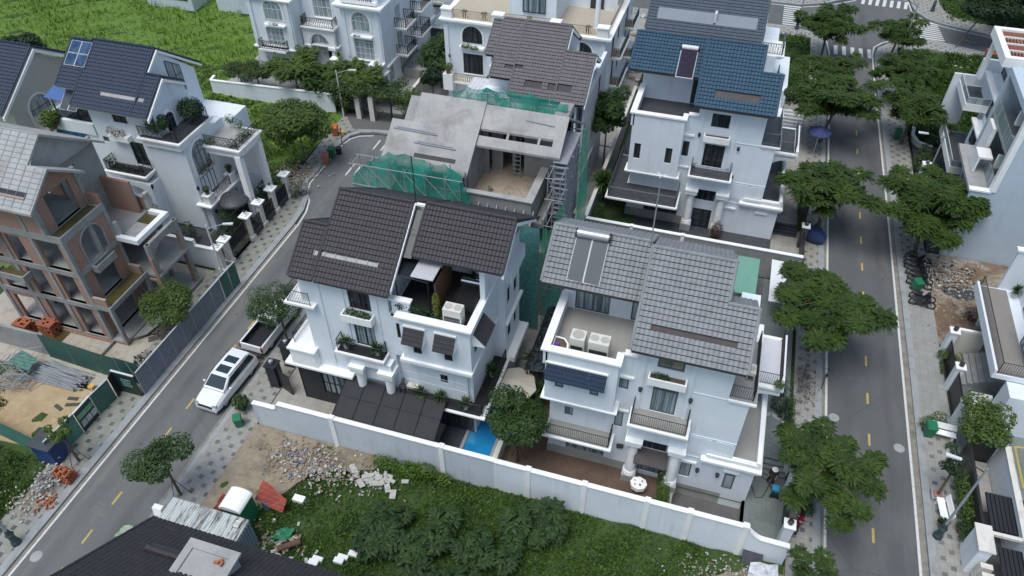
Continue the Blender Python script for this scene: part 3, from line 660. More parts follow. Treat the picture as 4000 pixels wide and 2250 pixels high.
def wlamp(parent,face,pl,a,z):
 mb = MB(); p = fp(face,pl,a,.14,z); mb.lathe(p[0],p[1],[(.03,z - .2),(.09,z - .12),(.11,z + .05),(.05,z + .1),(.12,z + .12),(.02,z + .2)],8)
 mb.fb(face,pl,a - .02,a + .02,0,.14,z - .02,z + .02); mb.build('wall_lamp',['black'],parent)
def shrub_part(name,parent,cl,size,mat,dens=60,seed=0):
 r = np.random.default_rng(seed); P,nr = clump_pts(cl,r,dens); V,F = leafquads(P,size,r,.4,nrm=nr)
 V = V - np.array(worigin(parent)) if parent is not None else V
 return npmesh(name,V,F,mat,parent)
def villa_k(dy,name,label,S):
 T = thing(name,label,'house',(-1,31 + dy,0)); Y = 27.1 + dy; w = MB(); fr = S['frame']; th = .15; pl = Y + th
 w.box(-6.2,4.4,pl,Y + 9.5,-.9,6.2); w.box(-1.6,2.1,pl,Y + 7.6,6.2,11.85); w.box(2.1,3.3,pl,Y + 3.3,6.2,11.85); w.box(3.3,4.4,pl,Y + 8.5,6.2,8.7); w.box(-6.2,-1.6,pl,Y + 3.6,6.2,9.3); w.box(-6.3,-1.6,Y + 3.6 + th,Y + 7.4,6.2,12.35)
 w.box(-6.35,-2.45,Y - .75,pl,6.45,9.3)              # bay
 w.box(-6.5,-6.3,Y + 3.6,Y + 7.4,3.3,12.3)
 w.box(4.4,5.85,Y + .15,Y + 8.5,-.9,2.75)
 w.add([(2.1,Y + .15,11.85),(2.1,Y + 7.6,11.85),(2.1,Y + 4.0,14.1),(-1.6,Y + .15,11.85),(-1.6,Y + 7.6,11.85),(-1.6,Y + 4.0,14.1)],[(0,1,2),(5,4,3),(0,2,5,3),(1,4,5,2)])
 w.add([(3.3,Y + .15,11.85),(3.3,Y + 3.3,11.85),(3.3,Y + 2.0,13.1),(2.1,Y + .15,11.85),(2.1,Y + 3.3,11.85),(2.1,Y + 2.0,13.1)],[(0,1,2),(5,4,3),(0,2,5,3),(1,4,5,2)])
 ops = [(-.58,.77,6.3,8.45),(-.58,.8,9.92,10.68),(-2.42,-1.9,7.58,8.45),(-2.4,-1.92,4.2,5.6),(-5.32,-4.82,4.15,4.95)]
 if S['v'] == 1: ops = [(-.74,.79,5.95,8.15),(-.6,.74,9.66,10.8),(-2.4,-1.9,6.74,8.1)]
 win = {'g': (-5.1,-2.75,.42,2.5)}
 skin(w,'S',pl,-1.6,3.3,6.2,11.75,[o for o in ops if o[2] > 6 and o[0] > -1.6] if S['v'] == 0 else [(-.74,.79,6.2,8.15),(-.6,.74,9.66,10.8)])
 lowops = [(-2.42,-1.9,7.58,8.45),(-2.4,-1.92,4.2,5.6),(-5.32,-4.82,4.15,4.95),(-5.1,-2.75,.42,2.5),(-.66,.77,.55,2.6),(1.78,2.4,1.02,2.35),(4.3,4.4,1.0,2.35)]
 if S['v'] == 1: lowops = [(-2.4,-1.9,6.74,8.1),(-4.75,-1.96,.42,2.6),(-.72,.8,.2,2.05)]
 skin(w,'S',pl,-6.2,-1.6,.2,6.2,[o for o in lowops if o[1] < -1.6 and o[2] < 6]); skin(w,'S',pl,-2.45,-1.6,6.2,9.5,[o for o in lowops if -2.45 <= o[0] and o[1] < -1.6 and o[2] > 6])
 skin(w,'S',pl,-1.6,4.4,.2,6.2,[o for o in lowops if o[0] > -1.6 and o[1] < 4.3]); skin(w,'S',pl,3.3,4.4,6.2,8.75)
 skin(w,'S',pl,4.4,5.85,-.9 if S['v'] == 0 else .2,2.9,[(4.4,4.88,1.0,2.35)] if 0 else [])
 bw = [(-5.78,-5.29,7.55,8.58),(-3.84,-3.35,7.55,8.5)] if S['v'] == 0 else [(-6.0,-5.5,6.42,7.8),(-3.56,-3.05,6.42,7.8)]
 zb = 6.45 if S['v'] == 0 else 5.2
 if S['v'] == 1: w.box(-6.35,-2.45,Y - .75,pl,5.2,6.46)
 skin(w,'S',Y - .75,-6.35,-2.45,zb,9.5,bw)
 w.box(-6.35,-2.45,Y - .9,Y - .62,9.5,10.35); w.box(-6.5,-6.25,Y - .9,Y + 3.6,9.3,10.35); w.box(-2.6,-2.45,Y - .62,Y,9.3,10.35); w.box(-2.45,-1.6,Y,Y + .15,9.5,10.35)
 dr = [(-5.84,-3.85,9.32,12.0),(-2.62,-2.2,9.32,11.6)] if S['v'] == 0 else [(-2.6,-1.9,9.32,11.9)]
 skin(w,'S',Y + 3.75,-6.3,-1.6,9.3,12.35,dr)
 for k in (-1.28,1.28): w.fb('S',Y,k - .12,k + .12,0,.09,6.3,11.6)      # pilasters
 for z in (3.15,5.1,8.6):
  w.fb('S',Y,1.5,3.25 if z > 8 else 4.4,.0,.035,z,z + .05)
 for x0,x1 in ((1.7,3.1),(3.35,4.3)): w.fb('S',Y,x0,x1,0,.03,3.6,5.0)
 w.build('wall',['white'],T)
 p = MB(); p.box(-6.26,-1.45,Y - .06,Y + .14,.1,1.0); p.build('plinth',['slabgrey'],T)
 if S['v'] == 0:
  p = MB(); p.box(1.55,5.8,Y + .02,Y + .12,-.9,.86); p.build('basement_wall',['slabgrey'],T)
 t_ = MB(); cornice(t_,-6.35,-2.45,Y - .75,Y,zb + .02,((.06,.1),(.14,.1),(.22,.09))); t_.box(-6.62,-2.33,Y - 1.0,Y - .56,10.35,10.47); t_.box(-6.62,-6.18,Y - .56,Y + 3.7,10.35,10.47); t_.box(-2.7,-2.33,Y - .56,Y - .02,10.35,10.47); t_.box(-2.33,-1.6,Y - .1,Y + .3,10.35,10.46)
 t_.fb('S',Y,-2.6,-1.65,0,.12,8.6,8.75); t_.fb('S',Y,-2.6,-1.65,0,.1,5.75,5.88)
 t_.fb('S',Y,1.6,2.6,0,.12,2.55,2.7); t_.fb('S',Y,4.15,5.05,0,.12,2.55,2.7); cornice(t_,2.9,5.95,Y - .2,Y + 8.7,3.5,((.02,.14),(.08,.12),(.16,.16))); t_.fb('S',Y,3.0,5.8,.1,.2,3.75,3.9)
 t_.box(3.28,4.72,Y - .12,Y + 6,8.62,8.76); t_.build('cornice',['trim'],T)
 fl = MB(); fl.box(-6.25,-2.6,Y - .6,Y + 3.6,9.3,9.33); fl.box(-2.6,-1.6,Y + .2,Y + 3.6,9.3,9.33); fl.box(4.42,5.75,Y + .3,Y + 8.4,3.5,3.53); fl.build('terrace_floor',[S['floor']],T)
 par = MB(); par.box(5.72,5.95,Y - .15,Y + 8.6,3.5,4.1); par.box(4.4,5.72,Y - .15,Y + .05,3.5,3.95); par.build('parapet',['trim'],T)
 for o in ops:
  big = (o[1] - o[0]) > 1
  if o in lowops or o[2] > 5.5 or 1: window(T,'S',pl,*o,fr=fr,gl=S['glass'] if o[2] < 9 else S['attic'],nx=2 if big else 1,nz=S['nz'] if big and o[2] < 9 else 1,trans=.32 if big and o[2] < 9 else 0,name='balcony_door' if big and o[2] < 9 else 'window')
 if S['v'] == 0: window(T,'S',pl,1.78,2.4,1.02,2.35,fr=fr,gl='glasspale',surround=.0); window(T,'S',pl - .12,4.3,4.88,1.0,2.35,fr=fr,gl='glasspale')
 for o in bw: window(T,'S',Y - .75,*o,fr=fr,gl=S['glass'] if S['v'] else 'glasspale')
 for o in dr: window(T,'S',Y + 3.75,*o,fr=fr,gl=S['glass'],nx=4 if o[1] - o[0] > 1 else 1,name='terrace_door')
 o = lowops[3] if S['v'] == 0 else lowops[1]; window(T,'S',pl,*o,fr=fr,gl=S['glass'],nx=4,name='sliding_door')
 o = lowops[4] if S['v'] == 0 else lowops[2]; window(T,'S',pl,*o,fr=fr,gl=S['glass'],nx=2,nz=3,name='front_door')
 f = MB(); f.box(-.72,.8,Y - .03,Y + .02,3.0,4.1); f.lathe(.04,Y - .005,[(.02,4.1),(.02,4.1)],3); f.prismy([(-.72,4.1),(.8,4.1),(.72,4.26),(.5,4.38),(-.42,4.38),(-.64,4.26)],Y - .03,Y + .02); f.build('fanlight',['glassdk'],T)
 b = MB(); bz = S['bz']; cornice(b,-1.45,1.62,Y - 1.22,Y,bz,((-.1,.1),(.0,.12),(.12,.12))); b.build('balcony',['trim'],T); f = MB(); f.box(-1.4,1.55,Y - 1.18,Y - .0,bz,bz + .03); f.build('balcony_floor',[S['floor']],T)
 railing(T,[(-1.42,Y - .05),(-1.42,Y - 1.15),(1.55,Y - 1.15),(1.55,Y - .05)],bz,.92,.11,S['rail'])
 bl = S['bl']; b = MB(); cornice(b,bl[0],bl[1],bl[2],Y + (4 if S['v'] else 0),bl[3],((-.1,.1),(.0,.1),(.1,.12))); b.build('balcony',['trim'],T); f = MB(); f.box(bl[0] + .05,bl[1] - .05,bl[2] + .05,Y - .01,bl[3],bl[3] + .03)
 if S['v']: f.box(bl[0] + .05,-6.35,Y - .01,Y + 4,bl[3],bl[3] + .03)
 f.build('balcony_floor',[S['floor']],T)
 railing(T,([(bl[0] + .1,Y + 3.9)] if S['v'] else []) + [(bl[0] + .1,bl[2] + .1),(bl[1] - .1,bl[2] + .1),(bl[1] - .1,Y - .05)],bl[3],.92,.11,S['rail'])
 b = MB(); b.box(3.3,4.7,Y - .0,Y + 4.5,8.76,8.8); b.build('balcony_floor',[S['floor']],T); railing(T,[(3.32,Y + .12),(4.5,Y + .12),(4.5,Y + 4.4)],8.8,.95,.11,S['rail'])
 b = MB(); cornice(b,4.4,6.35,Y + 4.0,Y + 7.9,6.0,((-.1,.12),(.05,.12),(.18,.16))); b.box(6.3,6.5,Y + 3.85,Y + 8.05,6.0,6.35)
 arc = [(6.4,5.62),(6.4,4.5)] + [(6.4 - 1.7 * math.cos(a) * 1.0 - .0,4.5 + 1.0 * math.sin(a)) for a in np.linspace(0.02,PI / 2,7)] + [(4.45,5.62)]
 b.prismy([(6.42,5.6),(4.42,5.6),(4.42,4.2)] + [(4.42 + 1.55 * (1 - math.cos(a)) ,4.2 + 1.15 * math.sin(a)) for a in np.linspace(.1,PI / 2,7)] + [(6.42,5.35)],Y + 3.95,Y + 4.15); b.build('side_balcony',['trim'],T)
 f = MB(); f.box(4.5,6.2,Y + 4.1,Y + 7.8,6.0,6.03); f.build('balcony_floor',[S['floor'] if S['v'] else 'lav'],T); railing(T,[(4.5,Y + 4.1),(6.25,Y + 4.1),(6.25,Y + 7.8)],6.0,.95,.11,S['rail'])
 q = MB(); px0,px1,pz = (-.95,1.08,9.45) if S['v'] == 0 else (-.95,1.0,9.05); q.box(px0,px1,Y - .48,Y,pz - .5,pz - .4)
 q.box(px0,px1,Y - .48,Y - .38,pz - .4,pz); q.box(px0,px0 + .1,Y - .38,Y,pz - .4,pz); q.box(px1 - .1,px1,Y - .38,Y,pz - .4,pz); q.box(px0 + .12,px1 - .12,Y - .34,Y,pz - .62,pz - .5); pp = q.build('planter',['trim'],T)
 s_ = MB(); s_.box(px0 + .1,px1 - .1,Y - .38,Y,pz - .3,pz - .08); s_.build('soil',['soil'],pp)
 if S['v'] == 0: shrub_part('plants',T,[(-.45,Y - .2,pz + .08,.36,.2,.2),(-.1,Y - .2,pz + .05,.3,.2,.17)],.05,'leafB',150,3)
 for x in (-1.06,1.36):
  c_ = MB(); c_.box(x - .42,x + .42,Y - .85,Y - .02,.1,.85,1); c_.lathe(x,Y - .42,[(.40,.85),(.40,.95),(.36,1.0),(.38,1.1),(.31,1.18),(.27,3.7),(.34,3.76),(.36,3.86)],20); c_.box(x - .45,x + .45,Y - .87,Y,3.86,4.15); c_.box(x - .5,x + .5,Y - .93,Y + .0,4.15,4.3)
  c_.build('column',['trim','slabgrey'],T)
 b = MB(); b.prismy([(-.64,4.3),(-.64,4.2),(-.4,4.55),(.04,4.68),(.7,4.55),(.92,4.2),(.92,5.0),(-.64,5.0)][0:0] or [(-1.5,4.31),(1.8,4.31),(1.8,bz - .34),(-1.5,bz - .34)],Y - .55,Y - .2); b.build('entablature',['white'],T)
 if S['v'] == 0:
  g = MB(); A = (-.86,.93)
  for i in range(4): x = A[0] + (A[1] - A[0]) * i / 3; g.tube([(x,Y - .1,2.95),(x,Y - 1.12,2.72)],.03,4)
  g.tube([(A[0],Y - .1,2.95),(A[1],Y - .1,2.95)],.03,4); g.tube([(A[0],Y - 1.12,2.72),(A[1],Y - 1.12,2.72)],.035,4); g.tube([(A[0],Y - .6,2.84),(A[1],Y - .6,2.84)],.02,4)
  cn = g.build('canopy',['iron'],T); g = MB(); g.add([(A[0],Y - .1,2.99),(A[1],Y - .1,2.99),(A[1],Y - 1.12,2.76),(A[0],Y - 1.12,2.76),(A[0],Y - .1,2.975),(A[1],Y - .1,2.975),(A[1],Y - 1.12,2.745),(A[0],Y - 1.12,2.745)],[(0,3,2,1),(4,5,6,7),(3,7,6,2)]); g.build('canopy_glass',['slabbrown'],cn)
  awning(T,'S',Y - .9,-6.28,-2.98,9.42,8.62,.55,'tilenavy')
  for a,z in ((-1.23,8.03),(1.45,8.03),(-1.75,2.6),(2.75,2.1),(3.9,2.1),(-1.95,2.55)): wlamp(T,'S',Y,a,z)
 else:
  for a,z in ((-1.3,6.0),(1.75,5.6),(1.75,8.2),(-1.3,8.9)): wlamp(T,'S',Y,a,z)
 tm,sm_ = S['tile'],S['slab']; k = .65; YR = 30.95 + dy; ZR = 14.64; XE = 3.75
 slots = S['slots']; mask = lambda x,y: any(a < x < b and c + dy < y < d + dy for a,b,c,d in slots) or (x > 2.24 and y > 29.08 + dy)
 t1 = MB(); tiles(t1,-2.02,XE,26.3 + dy,11.62,YR,ZR,S['tw'],.3,S['amp'],.05,mask); tiles(t1,-2.02,2.24,35.2 + dy,11.88,YR,ZR,S['tw'],.3,S['amp'],.05)
 tiles(t1,2.24,XE,30.9 + dy,12.35,29.08 + dy,13.43,S['tw'],.3,S['amp'],.05)
 Y2 = 31.85 + dy; Z2 = 14.2; tiles(t1,-7.45,-2.06,29.05 + dy,12.42,Y2,Z2,S['tw'],.3,S['amp'],.05); tiles(t1,-7.45,-2.06,35.2 + dy,12.05,Y2,Z2,S['tw'],.3,S['amp'],.05)
 sl_ = MB(); roofslab(sl_,-1.98,2.22,26.34 + dy,11.58,YR,ZR - .04,.16,0,35.1 + dy,11.9); roofslab(sl_,2.22,XE - .03,26.34 + dy,11.58,29.08 + dy,13.36,.16,0,30.85 + dy,12.3); roofslab(sl_,-7.42,-2.1,29.1 + dy,12.38,Y2,Z2 - .04,.16,0,35.1 + dy,12.06)
 rf = sl_.build('roof',[sm_],T); t1.build('roof_tiles',[tm],rf)  # dark slab colour supplies the shade in roof slots and tile gaps
 c_ = MB(); caps(c_,(-2.0,YR,ZR + .07),(2.24,YR,ZR + .07)); caps(c_,(-7.45,Y2,Z2 + .07),(-2.15,Y2,Z2 + .07)); caps(c_,(2.2,29.08 + dy,13.5),(XE,29.08 + dy,13.5))
 caps(c_,(-2.02,26.3 + dy,11.68),(-2.02,YR,ZR + .05),.09); caps(c_,(XE,26.3 + dy,11.68),(XE,29.08 + dy,13.5),.09); caps(c_,(2.24,29.2 + dy,13.55),(2.24,YR,ZR + .05),.09); caps(c_,(-7.45,29.05 + dy,12.5),(-7.45,Y2,Z2 + .05),.09); caps(c_,(2.24,YR,ZR + .05),(2.24,33.4 + dy,13.1),.09); caps(c_,(-7.45,Y2,Z2 + .05),(-7.45,34.5 + dy,12.6),.09)
 c_.build('ridge_cap',[S.get('cap',tm)],rf)
 return T
K = villa_k(0,'grey_roof_villa','white villa with light grey tiled roof and beige roof terrace',dict(v=0,frame='frame',glass='curtain',attic='glassblind',nz=1,floor='terr',rail='iron',bz=6.28,bl=(-6.2,-2.35,25.95,3.42),
 tile='tilegrey',slab='slabbrown',tw=.25,amp=.05,slots=[(-1.25,2.95,27.3,27.62)]))
I_ = villa_k(25.2,'blue_roof_villa','white villa with blue tiled roof and dark slate paved terrace',dict(v=1,frame='frameblk',glass='glassdk',attic='glassdk',nz=3,floor='granite2',rail='irongrey',bz=5.9,bl=(-7.6,-2.0,50.0,3.35),
 tile='tileblue',slab='slabbrown',tw=.25,amp=.04,slots=[(-.88,2.5,27.15,27.5)]))
# == DARK ROOFED VILLA (POOL HOUSE)
def roofpair(T,tm,sm_,main,lows,slots=(),amp=.028,tw=.21,back=True,cap=None,th=.14):
 """pitched roof made of sections (x0,x1,ye,ze,yr,zr,yb,zb)"""
 sl_,t1,c_ = MB(),MB(),MB(); mask = lambda x,y: any(a < x < b and c < y < d for a,b,c,d in slots)
 for x0,x1,ye,ze,yr,zr,yb,zb in main + lows:
  tiles(t1,x0,x1,ye,ze,yr,zr,tw,.3,amp,.045,mask)
  if yb: tiles(t1,x0,x1,yb,zb,yr,zr,tw,.3,amp,.045)
  roofslab(sl_,x0 + .03,x1 - .03,ye + .04,ze - .03,yr,zr - .05,th,0,yb - .04 if yb else None,zb - .03 if yb else None)
  caps(c_,(x0,yr,zr + .06),(x1,yr,zr + .06))
  caps(c_,(x0,ye,ze + .05),(x0,yr,zr + .05),.075); caps(c_,(x1,ye,ze + .05),(x1,yr,zr + .05),.075)
  if yb: caps(c_,(x0,yb,zb + .05),(x0,yr,zr + .05),.075); caps(c_,(x1,yb,zb + .05),(x1,yr,zr + .05),.075)
 rf = sl_.build('roof',[sm_],T); t1.build('roof_tiles',[tm],rf); c_.build('ridge_cap',[cap or tm],rf); return rf
def villa_b():
 T = thing('dark_roof_villa','white villa with dark brown tiled roof beside the blue pool','house',(-16,30,0)); w = MB(); Y = 26.6; pl = Y + .15
 w.box(-21.0,-15.5,pl,31.3,.1,11.9); w.box(-19.5,-15.5,31.3,34.7,.1,11.8); w.box(-22.6,-19.0,26.7,34.8,.1,3.55); w.box(-15.6,-10.9,27.05,31.0,.1,6.6); w.box(-15.5,-10.3,31.0,34.0,.1,11.9)
 w.box(-14.75,-10.75,26.35,31,6.6,10.0); w.box(-15.5,-14.7,pl,31,6.6,10.0)
 skin(w,'S',pl,-21.0,-15.5,3.6,12.1,[(-17.95,-16.6,9.75,11.4),(-17.95,-16.65,6.75,8.88)])
 skin(w,'S',26.35,-14.75,-10.75,6.6,10.0,[(-14.1,-13.58,7.6,8.64),(-12.22,-11.72,7.6,8.64)])
 skin(w,'S',pl,-15.5,-14.75,6.6,10.0,[(-15.2,-14.75,8.1,9.35)])
 skin(w,'S',27.05,-15.6,-11.2,3.2,6.6,[(-12.93,-12.45,4.65,5.38)])
 skin(w,'E',-10.75 - .0,26.2,31,6.6,10.0,[(26.8,27.9,8.0,9.6)])
 skin(w,'E',-10.3,31.0,34.0,.3,11.9,[(31.5,32.1,7.6,8.9),(32.8,33.5,7.4,9.0),(31.5,32.2,4.6,6.3),(32.8,33.4,4.6,6.3)])
 for x0,x1,e0,z0,r0,zr_,b0 in ((-19.5,-15.3,26.7,12.1,30.5,14.7,34.7),(-15.4,-10.15,31.0,11.9,31.0,14.4,34.0)):
  w.add([(x1,e0,z0),(x1,b0,z0 - .2),(x1,r0,zr_),(x0,e0,z0),(x0,b0,z0 - .2),(x0,r0,zr_)],[(0,1,2),(5,4,3),(0,2,5,3),(1,4,5,2)])
 w.box(-14.75,-10.55,26.2,26.45,10.0,10.4); w.box(-15.3,-14.2,26.62,26.85,10.0,11.15); w.box(-10.8,-10.55,26.45,31,10.0,10.4); w.box(-10.8,-10.5,28.6,31,10.4,12.9); w.box(-10.15,-9.75,31.2,33.9,9.7,10.7)
 for z in (4.2,4.9,5.6,6.2): w.fb('S',26.9,-15.5,-11.3,0,.02,z,z + .03)
 for x in (-19.8,-18.3,-16.25): w.fb('S',Y,x - .1,x + .1,0,.06,4.3,11.9)
 w.build('wall',['white'],T)
 st = MB(); skin(st,'S',26.7,-22.65,-18.6,.1,3.55,[(-21.1,-19.5,1.15,3.15)]); st.fb('W',-22.6,26.55,34.8,0,.1,.1,3.55); st.build('stone_cladding',['granite'],T)
 g = MB(); g.box(-15.4,-11.0,26.98,27.04,.3,3.1); g.build('glass_doors',['glassdk'],T)
 t_ = MB(); cornice(t_,-22.75,-18.9,26.45,30,4.02,((.08,.14),(.22,.14),(.4,.16))); cornice(t_,-14.8,-10.7,26.2,31,7.02,((-.02,.1),(.06,.16),(.05,.02),(.16,.2)))
 t_.box(-14.95,-10.45,26.0,26.5,10.4,10.52); t_.box(-10.86,-10.45,26.5,31,10.4,10.52); t_.box(-15.4,-14.1,26.52,26.9,11.15,11.26)
 cornice(t_,-15.45,-10.0,26.05,31.0,3.3,((-.15,.1),(.0,.12),(.12,.1)))
 t_.box(-10.14,-9.95,31.0,34.2,6.3,6.5); t_.box(-10.35,-9.6,31.1,34.4,3.0,3.4)
 t_.build('cornice',['trim'],T)
 window(T,'S',pl,-17.95,-16.6,9.75,11.4,fr='frameblk',gl='glassdk',nx=2); window(T,'S',pl,-17.95,-16.65,6.75,8.88,fr='frameblk',gl='curtain',nx=2,name='balcony_door')
 for a in ((-14.1,-13.58,7.6,8.64),(-12.22,-11.72,7.6,8.64)): window(T,'S',26.35,*a,fr='frameblk',gl='glassdk')
 window(T,'S',pl,-15.2,-14.75,8.1,9.35,fr='frameblk',gl='glassdk'); window(T,'S',27.05,-12.93,-12.45,4.65,5.38,fr='frameblk',gl='glassdk')
 window(T,'S',26.7,-21.1,-19.5,1.15,3.15,fr='frameblk',gl='curtain',nx=4,nz=2,th=.15)
 window(T,'E',-10.75,26.8,27.9,8.0,9.6,fr='frameblk',gl='glassdk')
 for o in [(31.5,32.1,7.6,8.9),(32.8,33.5,7.4,9.0),(31.5,32.2,4.6,6.3),(32.8,33.4,4.6,6.3)]: window(T,'E',-10.3,*o,fr='frameblk',gl='glassdk')
 awning(T,'S',26.2,-14.5,-13.25,9.7,8.85,.6,'tilebrown'); awning(T,'S',26.2,-12.65,-11.42,9.7,8.85,.6,'tilebrown'); awning(T,'E',-10.6,26.5,28.3,9.95,9.1,.75,'tilebrown')
 f = MB(); f.box(-15.4,-10.8,26.5,31.0,10.0,10.04); f.build('terrace_floor',['blackfloor'],T)
 g = MB(); g.add([(-15.3,27.3,12.45),(-13.25,27.3,12.3),(-13.25,30.9,12.9),(-15.3,30.9,13.0),(-15.3,27.3,12.4),(-13.25,27.3,12.25),(-13.25,30.9,12.85),(-15.3,30.9,12.95)],[(0,1,2,3),(7,6,5,4),(0,4,5,1),(1,5,6,2)]); gr = g.build('glass_roof',['glassflat'],T)
 g = MB();
 for x in (-15.3,-14.3,-13.25): g.tube([(x,27.3,12.47 - (x + 15.3) * .07),(x,30.9,13.0 - (x + 15.3) * .05)],.03,4)
 g.tube([(-15.3,29.1,12.75),(-13.25,29.1,12.62)],.025,4); g.tube([(-15.3,27.3,12.45),(-13.25,27.3,12.3)],.03,4)
 for x,y in ((-15.2,27.3),(-13.3,27.3)): g.tube([(x,y,10.0),(x,y,12.4)],.04,4)
 g.build('glass_roof_frame',['iron'],gr)
 g = MB(); n = 15
 for i in range(n): x = -14.2 + .085 * i; g.box(x,x + .06,27.15,30.3,12.66,12.7); g.box(x + .05,x + .09,27.15,30.3,12.64,12.67)
 g.build('corrugated_awning',['lav'],T)
 g = MB()
 for i in range(9): g.box(-13.0 + .005,-12.9,27.4 + i * .28,27.4 + i * .28 + .2,10.04,12.2)
 g.build('timber_screen',[mk('timber',(.12,.06,.03),.8,.3,6)],T)
 s_ = MB()
 for i in range(22): s_.box(-12.3,-10.95,27.55 + i * .13,27.6 + i * .13,10.5,10.56)
 for x in (-12.3,-11.6,-11.0): s_.box(x,x + .06,27.5,30.4,10.4,10.5)
 s_.build('slatted_deck',['black'],T)
 g = MB(); g.add([(-15.08,28.1,13.05),(-14.5,28.1,13.05),(-14.4,30.4,14.6),(-15.08,30.4,14.6)],[(0,1,2,3)]); g.build('skylight',['glassflat'],T)
 b = MB(); b.prismx([(26.3,11.85),(30.5,14.75),(30.5,14.98),(26.3,12.08)],-15.13,-15.02); b.box(-15.02,-14.38,30.42,30.6,14.85,14.97); b.prismx([(28.1,13.1),(30.6,14.8),(34.5,12.2),(34.5,12.0),(30.6,14.6),(28.1,12.9)],-9.38,-9.24); b.build('bargeboard',['trim'],T)
 vg = MB(); vg.add([(-20.0,27.14,12.66),(-16.15,27.14,12.66),(-16.15,27.42,12.86),(-20.0,27.42,12.86)],[(0,1,2,3)])
 for i in range(7): x = -20.0 + i * .64; vg.add([(x,27.12,12.72),(x + .04,27.12,12.72),(x + .04,27.44,12.93),(x,27.44,12.93)],[(0,1,2,3)])
 vg.build('roof_vent',['conc2'],T)
 roofpair(T,'tilebrown','slabbrown',[(-19.6,-15.15,26.0,11.93,30.5,14.95,35.6,11.42),(-14.4,-9.3,28.05,13.28,30.6,15.0,35.4,11.6)],
    [(-21.1,-19.64,26.0,11.93,28.65,13.72,31.6,11.7)],[(-20.1,-16.1,27.13,27.4)])  # slab coloured dark to deepen the shade between tile courses
 b = MB(); cornice(b,-19.0,-16.0,25.85,26.6,6.62,((-.1,.16),(.0,.12),(.1,.16))); b.build('balcony',['trim'],T); f = MB(); f.box(-18.95,-16.02,25.9,26.59,6.62,6.65); f.build('balcony_floor',['blackfloor'],T); railing(T,[(-18.9,26.55),(-18.9,25.92),(-16.06,25.92),(-16.06,26.55)],6.63,.92,.11)
 f = MB(); f.box(-15.4,-10.2,26.1,27.0,3.3,3.33); f.box(-10.9,-10.05,27.0,31.0,3.3,3.33); f.build('balcony_floor',['blackfloor'],T); railing(T,[(-15.35,26.95),(-15.35,26.15),(-10.1,26.15),(-10.1,30.9)],3.32,.95,.11)
 b = MB(); cornice(b,-22.6,-20.9,26.15,31,5.5,((.0,1.3),(.1,.14))); cornice(b,-21.9,-20.2,26.3,30,9.5,((.02,.14),(.12,.14))); b.build('side_balcony',['trim'],T); railing(T,[(-20.35,26.3),(-21.8,26.3),(-21.8,29.8)],9.5,.95,.11); railing(T,[(-22.4,26.6),(-22.4,30.8)],5.5,.8,.11)
 for x in (-17.85,-15.95):
  c_ = MB(); c_.lathe(x,26.15,[(.26,3.4),(.29,4.9),(.36,5.1)],18); c_.box(x - .42,x + .42,25.72,26.6,5.1,5.4); c_.box(x - .5,x + .5,25.65,26.6,5.4,5.65); c_.build('column',['trim'],T)
 b = MB(); b.box(-18.2,-15.6,25.95,26.55,5.65,6.2); b.box(-17.5,-16.3,26.3,26.45,4.2,5.65); b.build('entablature',['white'],T)
 q = MB(); q.box(-18.35,-16.45,26.05,26.6,9.1,9.2); q.box(-18.35,-16.45,26.05,26.13,9.2,9.62); q.box(-18.35,-18.26,26.13,26.6,9.2,9.62); q.box(-16.54,-16.45,26.13,26.6,9.2,9.62); q.box(-18.1,-16.7,26.2,26.6,8.98,9.1); q.build('planter',['trim'],T)
 shrub_part('plants',T,[(-17.8,26.35,9.75,.35,.22,.22),(-17.2,26.3,9.72,.45,.22,.22),(-16.8,26.3,9.7,.25,.2,.2)],.08,'leafB',110,5)
 shrub_part('plants',T,[(-14.8 + .5 * i,26.75 + .1 * (i > 2),10.75 - .08 * i,.35,.22,.28) for i in range(7)] ,.09,'leafD',120,6)
 shrub_part('plants',T,[(-12.75,26.95,10.6 + .35 * i,.22,.22,.3) for i in range(4)],.05,'leafY',220,7)
 c_ = MB(); A = [(-19.05,26.35,3.75),(-12.4,26.35,3.75),(-12.3,23.85,3.0),(-18.95,23.85,3.0)]; c_.add(A + [(x,y,z - .06) for x,y,z in A],[(3,2,1,0),(4,5,6,7),(3,7,6,2),(2,6,5,1),(0,4,7,3)]); cp = c_.build('canopy',['blackfloor'],T)
 c_ = MB()
 for i in range(6): x = -19.0 + i * 1.32; c_.tube([(x,26.3,3.79),(x + .1,23.85,3.04)],.018,4)
 for s_ in (0,.5,1): c_.tube([(-19.05 + .1 * s_,26.35 - 2.5 * s_,3.79 - .75 * s_),(-12.4 + .1 * s_,26.35 - 2.5 * s_,3.79 - .75 * s_)],.03 if s_ == 1 else .015,4)
 c_.build('canopy_frame',['black'],cp)
 c_ = MB()
 for x in (-18.9,-12.4): c_.tube([(x,24.0,.2),(x,24.0,3.0)],.06,6)
 c_.build('canopy_post',['black'],T)
 return T
B_ = villa_b()
